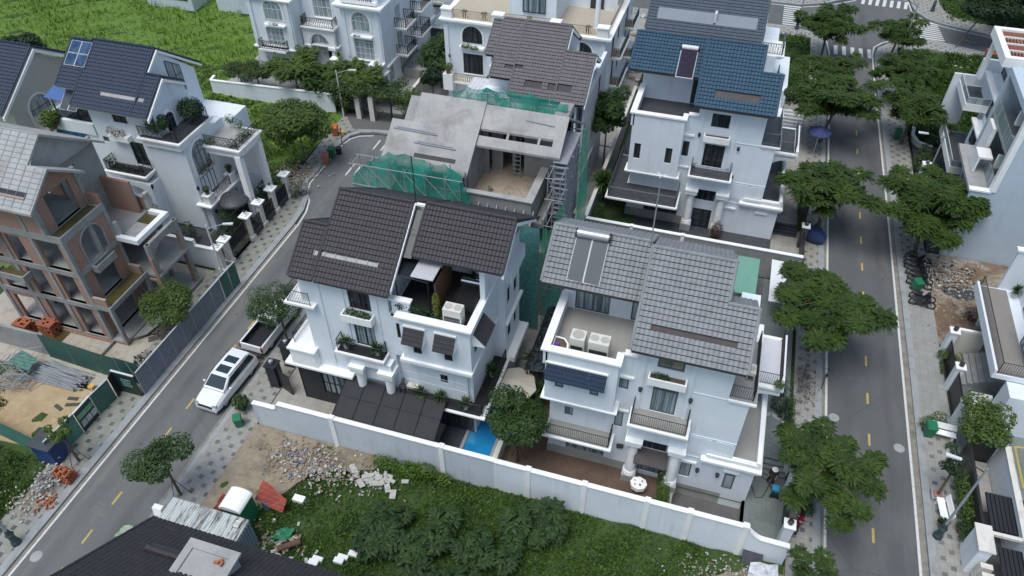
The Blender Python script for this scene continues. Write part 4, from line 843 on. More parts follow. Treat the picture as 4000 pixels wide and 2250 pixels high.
# == ROW HOUSES OF THE SAME BUILDER
def simple_villa(name,label,org,walls,wm='white',cat='house'):
 T = thing(name,label,cat,org); w = MB()
 for b in walls: w.box(*b)
 w.build('wall',[wm],T); return T
H_ = simple_villa('mauve_roof_villa','white villa with mauve grey tiled roof behind the concrete shell',(-15,57,0),[(-18.7,-10.42,53.6,60.5,0,9.8),(-18.6,-12.7,53.6,60.3,9.8,11.3),(-18.9,-16.4,52.3,53.6,0,9.6),(-16.4,-10.9,51.9,53.6,0,10.2),(-10.6,-10.3,51.9,60.5,9.8,10.5)])
w = MB(); w.add([(-12.65,53.7,11.2),(-12.65,60.3,11.2),(-12.65,56.5,13.7),(-18.6,53.7,11.2),(-18.6,60.3,11.2),(-18.6,56.5,13.7)],[(0,1,2),(5,4,3),(0,2,5,3),(1,4,5,2)])
skin(w,'E',-10.4,51.9,60.5,.1,9.8,[(53.3,53.8,4.6,7.0),(52.5,52.95,6.9,8.2),(57.5,58.3,7.2,9.6),(55.5,56.0,4.6,7.0),(56,56.6,1.2,3.2)],.12); w.fb('E',-10.28,51.9,60.5,0,.1,3.3,3.5); w.build('wall',['lav'],H_)
for o in [(53.3,53.8,4.6,7.0),(52.5,52.95,6.9,8.2),(57.5,58.3,7.2,9.6),(55.5,56.0,4.6,7.0),(56,56.6,1.2,3.2)]: window(H_,'E',-10.4,*o,fr='frameblk',gl='glassdk',th=.12)
archwin(H_,'S',52.3,-17.6,.6,6.0,7.6,fr='frameblk',gl='glassdk',th=.02)
roofpair(H_,'tilemauve','dark',[(-18.15,-16.35,52.3,11.17,56.55,14.1,60.6,11.3),(-16.35,-12.62,51.2,10.41,56.55,14.1,60.6,11.3),(-12.62,-10.2,51.2,10.41,54.75,12.86,57.2,11.2)],[(-18.95,-18.15,53.8,12.2,56.35,13.96,57,13.4)],
   [(-17.2,-15.65,53.1,53.4),(-15.15,-13.85,52.05,52.35),(-13.25,-11.4,52.05,52.35)],tw=.24)  # near-black slab paints the shade seen through the cut slots
b = MB(); b.box(-10.9,-10.4,59.7,60.5,7,9.7); b.box(-11.3,-10.3,59.6,60.6,9.7,9.85); b.build('chimney',['trim'],H_)
b = MB(); b.prismx([(54.4,12.45),(56.6,13.95),(59.2,12.2),(59.2,12.0),(56.6,13.7),(54.4,12.25)],-12.6,-12.48); b.prismx([(51.2,10.3),(54.8,12.75),(56.6,11.6),(56.6,11.4),(54.8,12.5),(51.2,10.1)],-10.18,-10.08); b.build('bargeboard',['trim'],H_)
lt = MB()
for i in range(7): x = -21.3 + i * .36; lt.add([(x,54.0,8.0),(x + .33,54.0,8.0),(x + .55,56.9,8.3),(x + .22,56.9,8.3),(x + .33,54.0,8.05),(x + .36,54.0,8.05),(x + .58,56.9,8.35),(x + .55,56.9,8.35)],[(0,1,2,3),(4,5,6,7)])
lt.build('lean_to_roof',['lav'],H_); lt = MB(); lt.tube([(-21.3,54,8.02),(-18.75,54,8.02),(-18.5,56.9,8.32),(-21.1,56.9,8.32),(-21.3,54,8.02)],.05,5); lt.build('lean_to_frame',['framewht'],H_)
J_ = simple_villa('slate_roof_villa','white villa with slate grey roof and long pale roof panels, behind the blue roof',(-3,68,0),[(-7.4,2.2,65,72.5,0,10.9),(2.2,5.2,66,73,0,6.3),(2.2,3.6,66,72,6.3,9.4),(-7.4,2.2,65.15,72.4,10.9,12.2)])
w = MB(); skin(w,'S',65,-7.4,2.2,8.6,11.0,[(-5.83,-4.48,9.2,10.76),(-1.29,.05,9.2,10.76)]); w.build('wall',['white'],J_)
for o in ((-5.83,-4.48,9.2,10.76),(-1.29,.05,9.2,10.76)): window(J_,'S',65,*o,fr='frameblk',gl='glassblue',nx=2)
roofpair(J_,'tileslate','slabgrey',[(-7.8,2.05,64,11.4,69.2,14.95,73.4,12.1)],[],amp=.03)
p = MB(); k = (14.95 - 11.4) / 5.2; yz = lambda y: 11.4 + (y - 64) * k + .12
for x0,x1 in ((-7.0,-2.2),(-2.0,1.4)): p.add([(x0,64.8,yz(64.8)),(x1,64.8,yz(64.8)),(x1,65.7,yz(65.7)),(x0,65.7,yz(65.7)),(x0,64.8,yz(64.8) - .06),(x1,64.8,yz(64.8) - .06),(x1,65.7,yz(65.7) - .06),(x0,65.7,yz(65.7) - .06)],[(0,1,2,3),(0,4,5,1),(1,5,6,2),(2,6,7,3),(3,7,4,0)])
p.build('roof_panel',[mk('panel_grey',(.16,.19,.225),.5,.08)],J_)
p = MB(); p.box(-2.2,-2.0,65.0,65.7,yz(65) - .1,yz(65.7) + .25); p.tube([(-6.6,66.6,yz(66.6) - .1),(-6.6,66.6,yz(66.6) + .7)],.08,8); p.build('vent_pipe',['framewht'],J_)
for z,x1,y0 in ((6.35,4.3,64.6),(9.45,4.1,66.2)):
 b = MB(); cornice(b,2.2,x1,y0,69,z,((-.1,.12),(.02,.12),(.12,.14))); b.build('side_balcony',['trim'],J_); railing(J_,[(2.3,y0 + .1),(x1 - .1,y0 + .1),(x1 - .1,68.9)],z,.95,.2,'irongrey',deco=True,r=.02)
def navy():
 T = thing('navy_roof_villa','white villa with navy tiled roof and plant filled iron balconies','house',(-42,43,0)); w = MB(); Y = 40.1; pl = Y + .15
 w.box(-51.2,-39.0,pl,47.5,.1,7.9); w.box(-46.7,-41.85,pl,47.3,7.9,10.9); w.box(-41.85,-40.7,pl,44.2,7.9,10.9); w.box(-38.95,-38.4,40.3,47.3,.1,2.7); w.box(-41.0,-37.9,45.2,47.4,.1,8.0); w.box(-51.2,-46.7,44.5,47.4,7.9,11)
 skin(w,'S',pl,-46.7,-40.8,3.0,10.95,[(-44.55,-43.25,9.5,10.35),(-43.9,-42.6,5.75,7.9),(-46.33,-45.77,7.45,7.92)]); skin(w,'S',pl,-40.8,-39.0,.2,8.0)
 skin(w,'S',pl,-51.2,-46.7,.2,7.9,[]); skin(w,'S',pl,-46.7,-40.8,.2,3.0,[(-43.6,-42.3,.6,2.6)])
 skin(w,'E',-39.0,40.1,45.2,2.7,8.0); skin(w,'E',-40.7,40.1,44.2,8.0,10.9,[(41.0,42.0,8.3,10.3)])
 w.add([(-41.85,40.1,10.9),(-41.85,47.3,10.9),(-41.85,43.8,13.9),(-46.6,40.1,10.9),(-46.6,47.3,10.9),(-46.6,43.9,13.9)],[(0,1,2),(5,4,3),(0,2,5,3),(1,4,5,2)])
 w.add([(-40.6,40.1,10.9),(-40.6,44.2,10.9),(-40.6,44.2,11.2),(-40.6,42.05,12.7),(-41.85,40.1,10.9),(-41.85,44.2,10.9),(-41.85,44.2,11.2),(-41.85,42.05,12.7)],[(0,1,2,3),(7,6,5,4),(1,5,6,2)]); w.build('wall',['white'],T)
 window(T,'S',pl,-44.55,-43.25,9.5,10.35,fr='frameblk',gl='slabbrown',nx=2); window(T,'S',pl,-43.9,-42.6,5.75,7.9,fr='frameblk',gl='glassdk',nx=2,name='balcony_door'); window(T,'S',pl,-46.33,-45.77,7.45,7.92,fr='frame',gl='frame'); window(T,'S',pl,-43.6,-42.3,.6,2.6,fr='frame',gl='slabgrey',nx=2,name='door')
 archwin(T,'E',-39.0,41.6,.95,5.3,7.0,fr='frame',gl='glasspale',th=.15); window(T,'E',-38.99,40.7,42.5,3.0,4.9,fr='frame',gl='curtain',nx=4,name='balcony_door',th=.3)
 archwin(T,'E',-40.7,41.5,.5,8.3,9.7,fr='frame',gl='glassdk',th=.15,rings=False)
 g = MB(); g.add([(-41.82,44.3,9.8),(-41.82,45.7,9.8),(-41.82,45.7,11.9),(-41.82,44.3,12.9),(-41.82,44.3,12.9)],[(0,1,2,3,4)]); g.build('gable_window',['glasspale'],T)
 f = MB()
 for a,b in (((44.3,9.8),(44.3,12.9)),((45,9.8),(45,12.4)),((45.7,9.8),(45.7,11.9)),((44.3,11.3),(45.7,11.3)),((44.3,12.9),(45.7,11.9))): f.tube([(-41.8,a[0],a[1]),(-41.8,b[0],b[1])],.04,4)
 f.build('window_frame',['frame'],T)
 t_ = MB(); cornice(t_,-42.4,-38.75,39.7,44.0,8.75,((-.15,.5),(.0,.14),(.1,.14))); cornice(t_,-39.1,-37.95,39.9,44.3,2.95,((-.1,.12),(.05,.12),(.14,.14))); cornice(t_,-46.1,-42.4,38.9,40.1,5.55,((-.3,.2),(-.1,.14),(.0,.14),(.1,.12)))
 for y0,y1 in ((40.0,40.6),(43.2,43.8)): t_.box(-38.5,-37.95,y0,y1,2.95,3.75); t_.box(-38.58,-37.87,y0 - .08,y1 + .08,3.75,3.87)
 t_.build('cornice',['trim'],T); f = MB(); f.box(-42.3,-38.85,39.8,43.9,8.75,8.78); f.box(-46,-42.5,39.0,40.08,5.55,5.58); f.build('balcony_floor',['granite2'],T)
 railing(T,[(-42.3,39.85),(-38.9,39.85),(-38.9,43.8)],8.78,.9,.14,deco=True); railing(T,[(-46,40.0),(-46,39.0),(-42.5,39.0),(-42.5,40.0)],5.57,.9,.14,deco=True); railing(T,[(-38.1,40.7),(-38.1,43.1)],2.95,.9,.12,deco=True)
 b = MB(); cornice(b,-38.9,-35.6,42.2,45.4,7.2,((-.1,.5),(.0,.14),(.12,.14))); b.box(-36.2,-35.7,42.2,42.7,.2,6.5); b.box(-36.2,-35.7,44.9,45.4,.2,6.5); b.box(-38.9,-36.25,45.0,45.2,3.0,6.5); b.build('side_balcony',['trim'],T); railing(T,[(-38.6,42.3),(-35.7,42.3),(-35.7,45.3)],7.22,.9,.14,deco=True)
 f = MB(); f.box(-38.8,-35.8,42.4,45.3,7.2,7.24); f.build('balcony_floor',['slabgrey'],T)
 b = MB(); b.box(-42.6,-42.2,38.9,40.1,.2,4.8); b.prismy([(-46,4.9),(-46,4.4)] + [(-46 + .3 + 1.55 * (1 - math.cos(a)),3.5 + 1.0 * math.sin(a)) for a in np.linspace(.1,PI - .1,10)] + [(-42.2,4.4),(-42.2,4.9)],38.92,39.15); b.build('porch_arch',['white'],T)
 d = MB(); d.lathe(-37.0,41.6,[(1.25,2.6),(1.2,2.75),(.95,2.98),(.5,3.12),(.05,3.16)],20); d.build('porch_roof',['granite2'],T)
 tr_ = MB(); tr_.box(-51.0,-46.75,40.4,44.4,7.9,7.94); tr_.build('terrace_floor',['glassdk'],T); tr_ = MB(); tr_.box(-51.3,-51.0,39.95,44.5,7.9,9.0); tr_.box(-51.0,-46.75,40.0,40.3,7.9,8.9); tr_.build('parapet',['white'],T)
 p = MB(); p.add([(-50.7,39.9,7.55),(-47.8,39.9,7.6),(-47.6,40.1,8.25),(-50.6,40.1,8.2)],[(0,1,2,3)]); p.build('solar_panel',['glassblue'],T)
 shed = MB(); shed.add([(-51.2,40.6,10.3),(-48.3,40.4,10.2),(-48.0,42.6,11.2),(-50.6,42.8,11.3),(-51.2,40.6,10.25),(-48.3,40.4,10.15),(-48.0,42.6,11.15),(-50.6,42.8,11.25)],[(0,1,2,3),(0,4,5,1),(1,5,6,2)]); a = shed.build('blue_awning',[mk('blue_sheet',(.06,.13,.34),.6,.1)],T)
 ps = MB(); [ps.tube([(x,y,7.9),(x,y,10.2)],.06,5) for x,y in ((-50.6,40.7),(-48.4,40.6))]; ps.build('awning_post',['black'],T)
 roofpair(T,'tilenavy','slabgrey',[(-47.3,-41.85,39.3,10.9,43.75,14.15,48.2,10.9)],[(-41.85,-40.55,39.3,10.9,42.05,12.9,44.2,11.5),(-49.2,-47.3,40.4,11.7,43.6,14.05,48,10.9)],[(-45.2,-41.3,40.3,40.58)],tw=.22)
 t_ = MB(); t_.prismx([(39.3,10.75),(42.05,12.75),(44.2,11.35),(44.2,11.15),(42.05,12.5),(39.3,10.5)],-40.5,-40.36); t_.prismx([(42.0,12.8),(43.8,14.05),(48.1,10.85),(48.1,10.65),(43.8,13.8),(42,12.55)],-41.8,-41.66); t_.build('bargeboard',['trim'],T)
 for x,y,z in ((-38.7,39.9,4.6),(-38.85,43.9,6.4),(-38.3,40.6,1.9),(-38.3,43.6,1.9)): wl_ = MB(); wl_.lathe(x + .15,y,[(.04,z - .25),(.14,z),(.05,z + .25)],7); wl_.build('wall_lamp',['black'],T)
 cl = lambda pts,r=.35: [(x,y,z,r,r,r) for x,y,z in pts]
 shrub_part('plants',T,cl([(-45.6,39.4,5.95),(-44.9,39.3,5.8),(-44.2,39.3,5.85),(-43.4,39.4,5.9),(-45.7,39.3,6.3)],.38),.07,'leafD',70,8)
 shrub_part('plants',T,cl([(-38.8,41.0,5.5),(-38.7,41.6,5.5),(-38.7,42.2,5.55)],.36),.045,'leafdry',120,9)
 shrub_part('plants',T,cl([(-36.3,42.6,7.6),(-36.0,43.4,7.7),(-36.1,44.2,7.6),(-38.3,42.5,7.5),(-37.2,45,7.8),(-38,45.1,8.1)],.42),.08,'leafC',50,10)
 shrub_part('plants',T,cl([(-44.9,39.75,8.9),(-44.4,39.7,8.75),(-43.9,39.75,8.8)],.34),.045,'leafdry',120,11)
 q = MB(); q.box(-45.2,-43.4,39.6,40.1,8.05,8.5); q.build('planter',['trim'],T)
 return T
A_ = navy()
Z_ = simple_villa('cream_gable_villa','cream villa with arched gable window and navy roof edge',(-55,42,0),[(-60,-52.6,38.5,46,0,10.5),(-52.6,-51.6,38.4,41.5,0,6.4),(-52.6,-51.4,40,47.5,6,8.6)],'cream')
w = MB(); w.add([(-52.6,38.5,10.5),(-52.6,46,10.5),(-52.6,42.3,13.1),(-60,38.5,10.5),(-60,46,10.5),(-60,42.3,13.1)],[(0,1,2),(5,4,3),(0,2,5,3),(1,4,5,2)]); w.build('gable_wall',['cream'],Z_)
archwin(Z_,'E',-52.6,41.0,1.0,7.3,9.0,fr='frame',gl='glasspale',th=.02,rings=False); window(Z_,'E',-52.59,39.4,42.6,3.6,5.6,fr='frame',gl='glassdk',nx=4,th=.2)
q = MB(); cornice(q,-52.6,-51.9,39.2,43,6.6,((0,.3),(.1,.15))); q.build('balcony',['cream'],Z_)
roofpair(Z_,'tilenavy','slabgrey',[(-60,-52.2,37.3,10.3,42.3,13.6,47.2,10.4)],[],tw=.22)
q = MB(); q.prismx([(37.3,10.1),(42.3,13.4),(47.2,10.2),(47.2,9.95),(42.3,13.1),(37.3,9.85)],-52.18,-52.03); q.build('bargeboard',['trim'],Z_)
P_ = simple_villa('brown_roof_house','house under a dark brown roof with a raised concrete box at the bottom edge',(-14,6,0),[(-18.6,-9,0,10.5,0,11.2)])
yy = lambda y: 11.35 + (11.46 - y) * .70
roofpair(P_,'tilebrown','slabbrown',[(-19.3,-8.5,1.2,11.4,6.3,14.96,11.46,11.35)],[],tw=.21,amp=.035)  # dark slab colour makes the tile gaps look shaded
q = MB(); q.box(-16.1,-14.2,7.6,10.3,11.5,13.0); q.build('roof_box',['conc2'],P_); q = MB(); q.box(-16.25,-14.05,10.1,10.45,13.0,13.12); q.box(-16.25,-14.05,7.4,7.75,13.0,13.12); q.box(-16.25,-15.95,7.75,10.1,13.0,13.12); q.box(-14.35,-14.05,7.75,10.1,13.0,13.12); q.box(-15.95,-14.35,7.75,10.1,13.0,13.04); q.build('box_coping',['slabgrey'],P_)
q = MB(); q.tube([(-17.9,9.75,yy(9.75) + .16),(-16.2,9.75,yy(9.75) + .16)],.12,10); q.tube([(-14.1,9.0,yy(9.0) + .16),(-11.2,9.0,yy(9.0) + .16)],.12,10); q.build('ridge_pipe',['tilebrown'],P_)
q = MB(); q.box(-17.9,-16.2,9.85,10.05,yy(10.05),yy(9.85) + .06); q.build('roof_slot_shade',['dark'],P_)  # dark strip drawn as slot shade, roof beneath is uncut
# == CONCRETE SHELL WITH SAFETY NETS
G_ = thing('concrete_shell_villa','unfinished raw concrete villa with bare grey roof slabs wrapped in green netting','construction site',(-15,42,0)); w = MB()
w.box(-20.4,-15.1,38.6,46.6,0,6.2); w.box(-20.4,-15.1,38.8,46.6,6.2,12.0); w.box(-15.1,-9.7,38.4,46.6,0,6.2)
w.add([(-15.15,38.9,12),(-15.15,46.5,12),(-15.15,42.4,14.4),(-20.3,38.9,12),(-20.3,46.5,12),(-20.3,42.4,14.4)],[(0,1,2),(5,4,3),(0,2,5,3),(1,4,5,2)])
w.box(-15.1,-10.55,37.95,38.15,6.2,10.6); w.box(-10.9,-10.6,38.15,42.0,6.2,10.6); w.box(-15.1,-14.7,41.8,42.0,9.5,13.0); w.box(-10.9,-9.9,42,46.5,6.2,13.2)
w.box(-15.1,-9.9,44.5,46.5,6.2,12.6); w.box(-13.1,-12.9,42.2,44.5,9.5,13); w.box(-14.7,-13.9,42.5,42.65,9.5,13); w.box(-12.3,-10.9,42.3,42.5,9.5,13.2); w.box(-10.55,-9.9,38.6,42,8.2,8.5); w.box(-10.0,-9.85,38.6,42,8.5,8.9)
w.build('wall',['conc'],G_); f = MB(); f.box(-15.1,-10.9,38.15,44.5,9.3,9.5); f.build('terrace_floor',[mk('muddy_screed',(.36,.29,.22),.8,.2,.8,stain=(.2,.17,.14),sfac=.8,sscale=1)],G_)
w = MB(); w.box(-15.2,-10.45,37.85,38.25,10.6,10.68); w.box(-11.0,-10.45,38.25,42,10.6,10.68); w.build('coping',['conc2'],G_)
rf = MB()
def slabq(mb,x0,x1,ye,ze,yr,zr,th=.16):
 mb.prismx([(ye,ze),(yr,zr),(yr,zr - th),(ye,ze - th)],x0,x1)
slabq(rf,-21.0,-14.9,38.0,11.79,40.58,13.56); slabq(rf,-19.5,-14.9,40.58,13.56,42.35,14.77); slabq(rf,-19.5,-14.9,46.9,11.7,42.35,14.77); slabq(rf,-21,-19.5,43.0,11.9,40.58,13.56)
sy = lambda y: 12.93 + (y - 40) * .72
slabq(rf,-14.9,-9.28,40.0,sy(40),40.55,sy(40.55)); slabq(rf,-14.9,-9.28,40.95,sy(40.95),42.33,sy(42.33)); slabq(rf,-9.95,-9.28,40.55,sy(40.55),40.95,sy(40.95)); slabq(rf,-13.05,-12.9,40.55,sy(40.55) - .02,40.95,sy(40.95) - .02); slabq(rf,-10.95,-10.8,40.55,sy(40.55) - .02,40.95,sy(40.95) - .02); slabq(rf,-14.9,-9.28,46.9,11.6,42.33,sy(42.33))
rf.build('roof',[mk('screed_roof',(.35,.34,.325),.95,.22,.55,.3,10,stain=(.20,.185,.165),sfac=.75,sscale=.45)],G_)
sl_ = MB(); sl_.prismx([(38.55,12.16),(38.8,12.335),(38.8,12.345),(38.55,12.175)],-18.8,-15.9); rr = sl_.build('roof_slot_shade',['dark'],G_)  # thin dark strip paints the slot's shade on the solid slab
for (x0,x1,y,dz,nm) in ((-20.7,-17.6,40.0,.04,0),(-19.0,-16.1,39.35,.04,0)):
 q = MB(); zz = 11.79 + (y - 38) * .686; q.tube([(x0,y,zz + .07),(x1,y - .05,zz + .05)],.05,6); q.tube([(x0 + .2,y + .09,zz + .13),(x1 - .2,y + .05,zz + .1)],.04,6); o = q.build('metal_pipe',['galv'],None,label='pair of thin metal pipes lying on the left concrete roof slab, the %s pair' % ('upper' if y > 39.8 else 'lower'),cat='pipe')
q = MB(); q.tube([(-12.0,41.75,sy(41.75) + .06),(-10.1,41.65,sy(41.65) + .06)],.05,6); q.build('metal_pipe',['galv'],None,label='single thin pipe lying on the right concrete roof slab',cat='pipe')
Mt['net'] = mk('green_net',(.015,.27,.20),.8,.35,1.5); Mt['net2'] = mk('light_green_net',(.05,.34,.19),.8,.3,1.2)
def netmat(k,dens):
 M_ = Mt[k]; t = M_.node_tree; p = t.nodes['Principled BSDF']; o = t.nodes['Material Output']; tb = N(t,'ShaderNodeBsdfTransparent'); mx = N(t,'ShaderNodeMixShader'); v = coords(t)
 f = ramp(t,noise(t,v,.7,4,.7),.38,.62,dens - .2,min(.95,dens + .25)); wv = N(t,'ShaderNodeTexVoronoi'); wv.inputs['Scale'].default_value = 14; L(t,v,wv.inputs['Vector'])
 L(t,mth(t,'MULTIPLY',f,ramp(t,wv.outputs[0],.1,.5,.75,1.1)),mx.inputs[0]); L(t,tb.outputs[0],mx.inputs[1]); L(t,p.outputs[0],mx.inputs[2]); L(t,mx.outputs[0],o.inputs[0])
netmat('net',.66); netmat('net2',.62)
def net(name,label,pts_top,pts_bot,mat,seed,sag=.25,ny=14):
 """hanging net: polylines of equal length, cloth sagging between the fixings"""
 r = random.Random(seed); nx = (len(pts_top) - 1) * 8; V = []
 def at(P,u): i = min(int(u),len(P) - 2); return Vector(P[i]).lerp(Vector(P[i + 1]),u - i)
 for j in range(ny + 1):
  for i in range(nx + 1):
   u = i / 8; v = j / ny; a,b = at(pts_top,u),at(pts_bot,u); p = a.lerp(b,v); fr_ = u - int(u)
   p.z -= sag * 2.4 * fr_ * (1 - fr_) * (1 - v) ** 2; k = math.sin(u * 3 + v * 4 + seed) * .09 + math.sin(u * 11 - v * 5) * .03; d = (b - a).normalized(); t = Vector((pts_top[-1][0] - pts_top[0][0],pts_top[-1][1] - pts_top[0][1],0)).normalized(); n = t.cross(Vector((0,0,1))); p += n * k; V.append(tuple(p))
 F = [(j * (nx + 1) + i,j * (nx + 1) + i + 1,(j + 1) * (nx + 1) + i + 1,(j + 1) * (nx + 1) + i) for j in range(ny) for i in range(nx)]
 mb = MB(); mb.add(V,F); return mb.build(name,[mat],None,label=label,cat='safety net',group='green safety nets on the scaffolding')
net('safety_net','teal safety net hanging along the street side front of the concrete shell',[(-22.6,37.0,11.2),(-21.4,37.1,12.2),(-19.9,37.3,13.2),(-18.8,37.3,13.2),(-17.4,37.3,13.0),(-16.1,37.3,12.9),(-15.0,37.2,12.5),(-14.4,37.1,10.9)],[(-22.9,36.9,8.0),(-21.4,36.9,8.0),(-19.9,37.0,7.8),(-18.8,37,8.4),(-17.4,37,9.4),(-16.1,37,9.8),(-15.0,37,9.2),(-14.3,37,8.6)],'net',1)
net('safety_net','teal net with sagging top edge behind the ridge of the concrete shell',[(-18.6,45.6,13.4),(-17.4,45.4,13.9),(-15.9,45.3,14.2),(-14.2,45.2,14.2),(-12.6,45.2,14.3),(-11.4,45.2,14.2),(-10.1,45.2,13.9)],[(-18.6,45.4,11),(-17.4,45.4,10.8),(-15.9,45.3,10.8),(-14.2,45.2,10.8),(-12.6,45.2,10.8),(-11.4,45.2,10.8),(-10.1,45.2,10.8)],'net',2,.35)
net('safety_net','long bright green net strip hanging down the right side of the shell',[(-8.6,43.4,13.2),(-8.5,44.9,12.7)],[(-8.3,41.7,2),(-8.2,44.4,1.5)],'net2',3,.1,24)
net('safety_net','green net hung between the dark roofed villa and the grey roofed villa',[(-9.4,36.9,9.8),(-8.7,35.6,10.6),(-8.6,37.0,10.8),(-8.6,39.0,10.5)],[(-9.5,36.8,.5),(-8.7,35.4,.5),(-8.5,37,.5),(-8.5,39,.5)],'net2',4,.2,24)
net('safety_net','blue green striped net behind the right corner of the dark roofed villa',[(-11.1,36.9,9.5),(-9.6,36.8,9.7)],[(-11.1,36.8,.4),(-9.6,36.7,.4)],mk('striped_net',(.10,.28,.27),.85,.5,5),5,.05,20)
def scaffold(name,label,X,Yb,Z,mat='galv'):
 mb = MB()
 for x in X:
  for y in Yb: mb.tube([(x + rnd.uniform(-.05,.05),y,Z[0]),(x,y,Z[-1] + rnd.uniform(0,.7))],.035,5)
 for z in Z[1:]:
  for y in Yb: mb.tube([(X[0] - .2,y,z),(X[-1] + .2,y,z + rnd.uniform(-.1,.1))],.03,5)
  for x in X: mb.tube([(x,Yb[0] - .1,z),(x,Yb[-1] + .1,z)],.028,5)
 for i in range(len(X) - 1): mb.tube([(X[i],Yb[0],Z[0]),(X[i + 1],Yb[0],Z[min(1,len(Z) - 1)])],.025,5); mb.tube([(X[i],Yb[0],Z[-1]),(X[i + 1],Yb[0],Z[-2])],.025,5)
 return mb.build(name,[mat],None,label=label,cat='scaffolding',group='metal scaffolding around the shell')
scaffold('scaffold','pipe scaffolding along the front of the concrete shell behind the teal net',[-22.5,-21.4,-19.9,-18.8,-17.4,-16.0,-15.0],[36.9,38.0],[0,2.8,5.6,8.4,10.4,12.0])
scaffold('scaffold','leaning pipe scaffolding on the right side of the concrete shell',[-9.6,-8.8],[38.4,39.8,41.2,42.8,44.6],[0,3,6,8.6,10.8,12.4])
scaffold('scaffold','row of upright pipes holding the net behind the shell ridge',[-17.4,-15.9,-14.2,-12.6,-11.4,-10.1],[45.3],[9,11.4,13.6])
sd = MB()
for i in range(60): sd.box(-9.75 + rnd.uniform(0,.1),-8.75,39.9 + .0 * i,43.6 + rnd.uniform(-.3,.3),1.0 + .2 * i,1.05 + .2 * i) if i % 2 == 0 else None
sd.build('debris_screen',['galv'],None,label='ribbed grey screen stretched on the right scaffolding',cat='screen')
for i in range(8):
 x = -14.7 + i * .62; q = MB(); q.tube([(x,37.9,10.0),(x - .1,37.0,9.2)],.04,5); q.build('prop',['conc2'],None,label='short slanting prop leaning on the terrace parapet of the concrete shell',cat='prop',group='slanting props on the shell parapet')
ld = MB(); [ld.tube([(-13.0 + d,42.0,9.5),(-13.0 + d,42.15,12.6)],.03,5) for d in (0,.5)]; [ld.tube([(-13.0,42.02 + .15 * k / 8,9.8 + .33 * k),(-12.5,42.02 + .15 * k / 8,9.8 + .33 * k)],.02,4) for k in range(8)]
ld.build('ladder',['galv'],None,label='metal ladder frame standing under the right concrete roof slab',cat='ladder')
bk = MB(); bk.lathe(-14.0,39.9,[(.12,9.5),(.17,9.85),(.15,9.85),(.11,9.55)],12); bk.build('bucket',['conc'],None,label='grey mortar bucket on the terrace of the concrete shell',cat='bucket')
for i,(x0,y0,x1,y1,wd) in enumerate(((-12.9,40.0,-12.0,38.5,.12),(-12.3,40.4,-11.4,38.9,.1),(-12.6,39.7,-11.6,38.8,.5),(-12.0,40.7,-11.2,39.2,.1))):
 q = MB(); d = Vector((x1 - x0,y1 - y0,0)).normalized(); n = Vector((-d.y,d.x,0)) * wd / 2
 q.prism([(x0 - n.x,y0 - n.y),(x1 - n.x,y1 - n.y),(x1 + n.x,y1 + n.y),(x0 + n.x,y0 + n.y)],9.51,9.56); q.build('plank',['slabgrey'],None,label='%s lying on the muddy terrace floor of the concrete shell' % ('wide form board' if wd > .3 else ('leftmost narrow plank','middle narrow plank','','rightmost narrow plank')[i]),cat='plank')
q = MB(); q.lathe(-13.85,38.55,[(.02,9.5),(.3,9.52),(.26,9.6),(.1,9.68),(.02,9.66)],9,sx=1.3,sy=.6); q.build('blue_sack',[mk('blue_plastic',(.02,.09,.45),.5,.2)],None,label='crumpled blue plastic sheet on the terrace of the concrete shell',cat='plastic sheet')
# == BRICK AND CONCRETE FRAME HOUSE
def brickmat():
 M_,t,p = _mat('red_hollow_brick'); v = coords(t); s = N(t,'ShaderNodeSeparateXYZ'); L(t,v,s.inputs[0])
 u = mth(t,'ADD',s.outputs[0],s.outputs[1]); z = s.outputs[2]; c0 = N(t,'ShaderNodeCombineXYZ'); L(t,u,c0.inputs[0]); L(t,z,c0.inputs[1])
 b = N(t,'ShaderNodeTexBrick'); b.inputs['Scale'].default_value = 1.0; b.inputs['Mortar Size'].default_value = .018; b.inputs['Brick Width'].default_value = .22; b.inputs['Row Height'].default_value = .11
 b.inputs['Color1'].default_value = (.38,.16,.095,1); b.inputs['Color2'].default_value = (.30,.125,.08,1); b.inputs['Mortar'].default_value = (.36,.30,.25,1); L(t,c0.outputs[0],b.inputs['Vector'])
 L(t,mixc(t,ramp(t,noise(t,v,.9,5,.7),.46,.68,0,.55),b.outputs[0],(.26,.21,.18)),p.inputs['Base Color']); p.inputs['Roughness'].default_value = .95; return M_
Mt['brick'] = brickmat(); Mt['pond'] = mk('algae_water',(.10,.085,.035),.12,.35,.6,spec=.8)
D_ = thing('brick_frame_house','unfinished concrete frame house with red brick infill and puddled slabs','construction site',(-42,30,0))
cf,br,wt,flr = MB(),MB(),MB(),MB()
LV = [.4,3.6,6.6,9.6]
def slab(x0,x1,y0,y1,z,lip=0):
 cf.box(x0,x1,y0,y1,z - .22,z)
 if lip:
  cf.box(x0,x1,y0,y0 + .12,z,z + lip); cf.box(x1 - .12,x1,y0 + .12,y1,z,z + lip)
slab(-46.5,-38.3,27.0,34.5,.4); slab(-46.5,-38.3,27.0,34.5,3.6); slab(-46.5,-38.3,27.0,34.5,6.6); slab(-46.5,-38.3,27.0,31.0,9.5,.12)
slab(-38.3,-37.1,27.0,31.0,.4); slab(-38.3,-37.05,27.0,31.0,3.62,.18); slab(-38.3,-36.0,31.0,34.6,.4); slab(-38.3,-36.0,31.0,34.4,3.6)
cf.box(-41.5,-36.75,31.0,34.4,6.25,6.5); cp = MB(); cp.box(-38.5,-36.55,30.8,31.15,6.5,6.85); cp.box(-36.95,-36.55,31.15,34.3,6.5,6.85); cp.box(-38.0,-36.95,33.95,34.3,6.5,6.85); cp.build('coping',['trim'],D_)
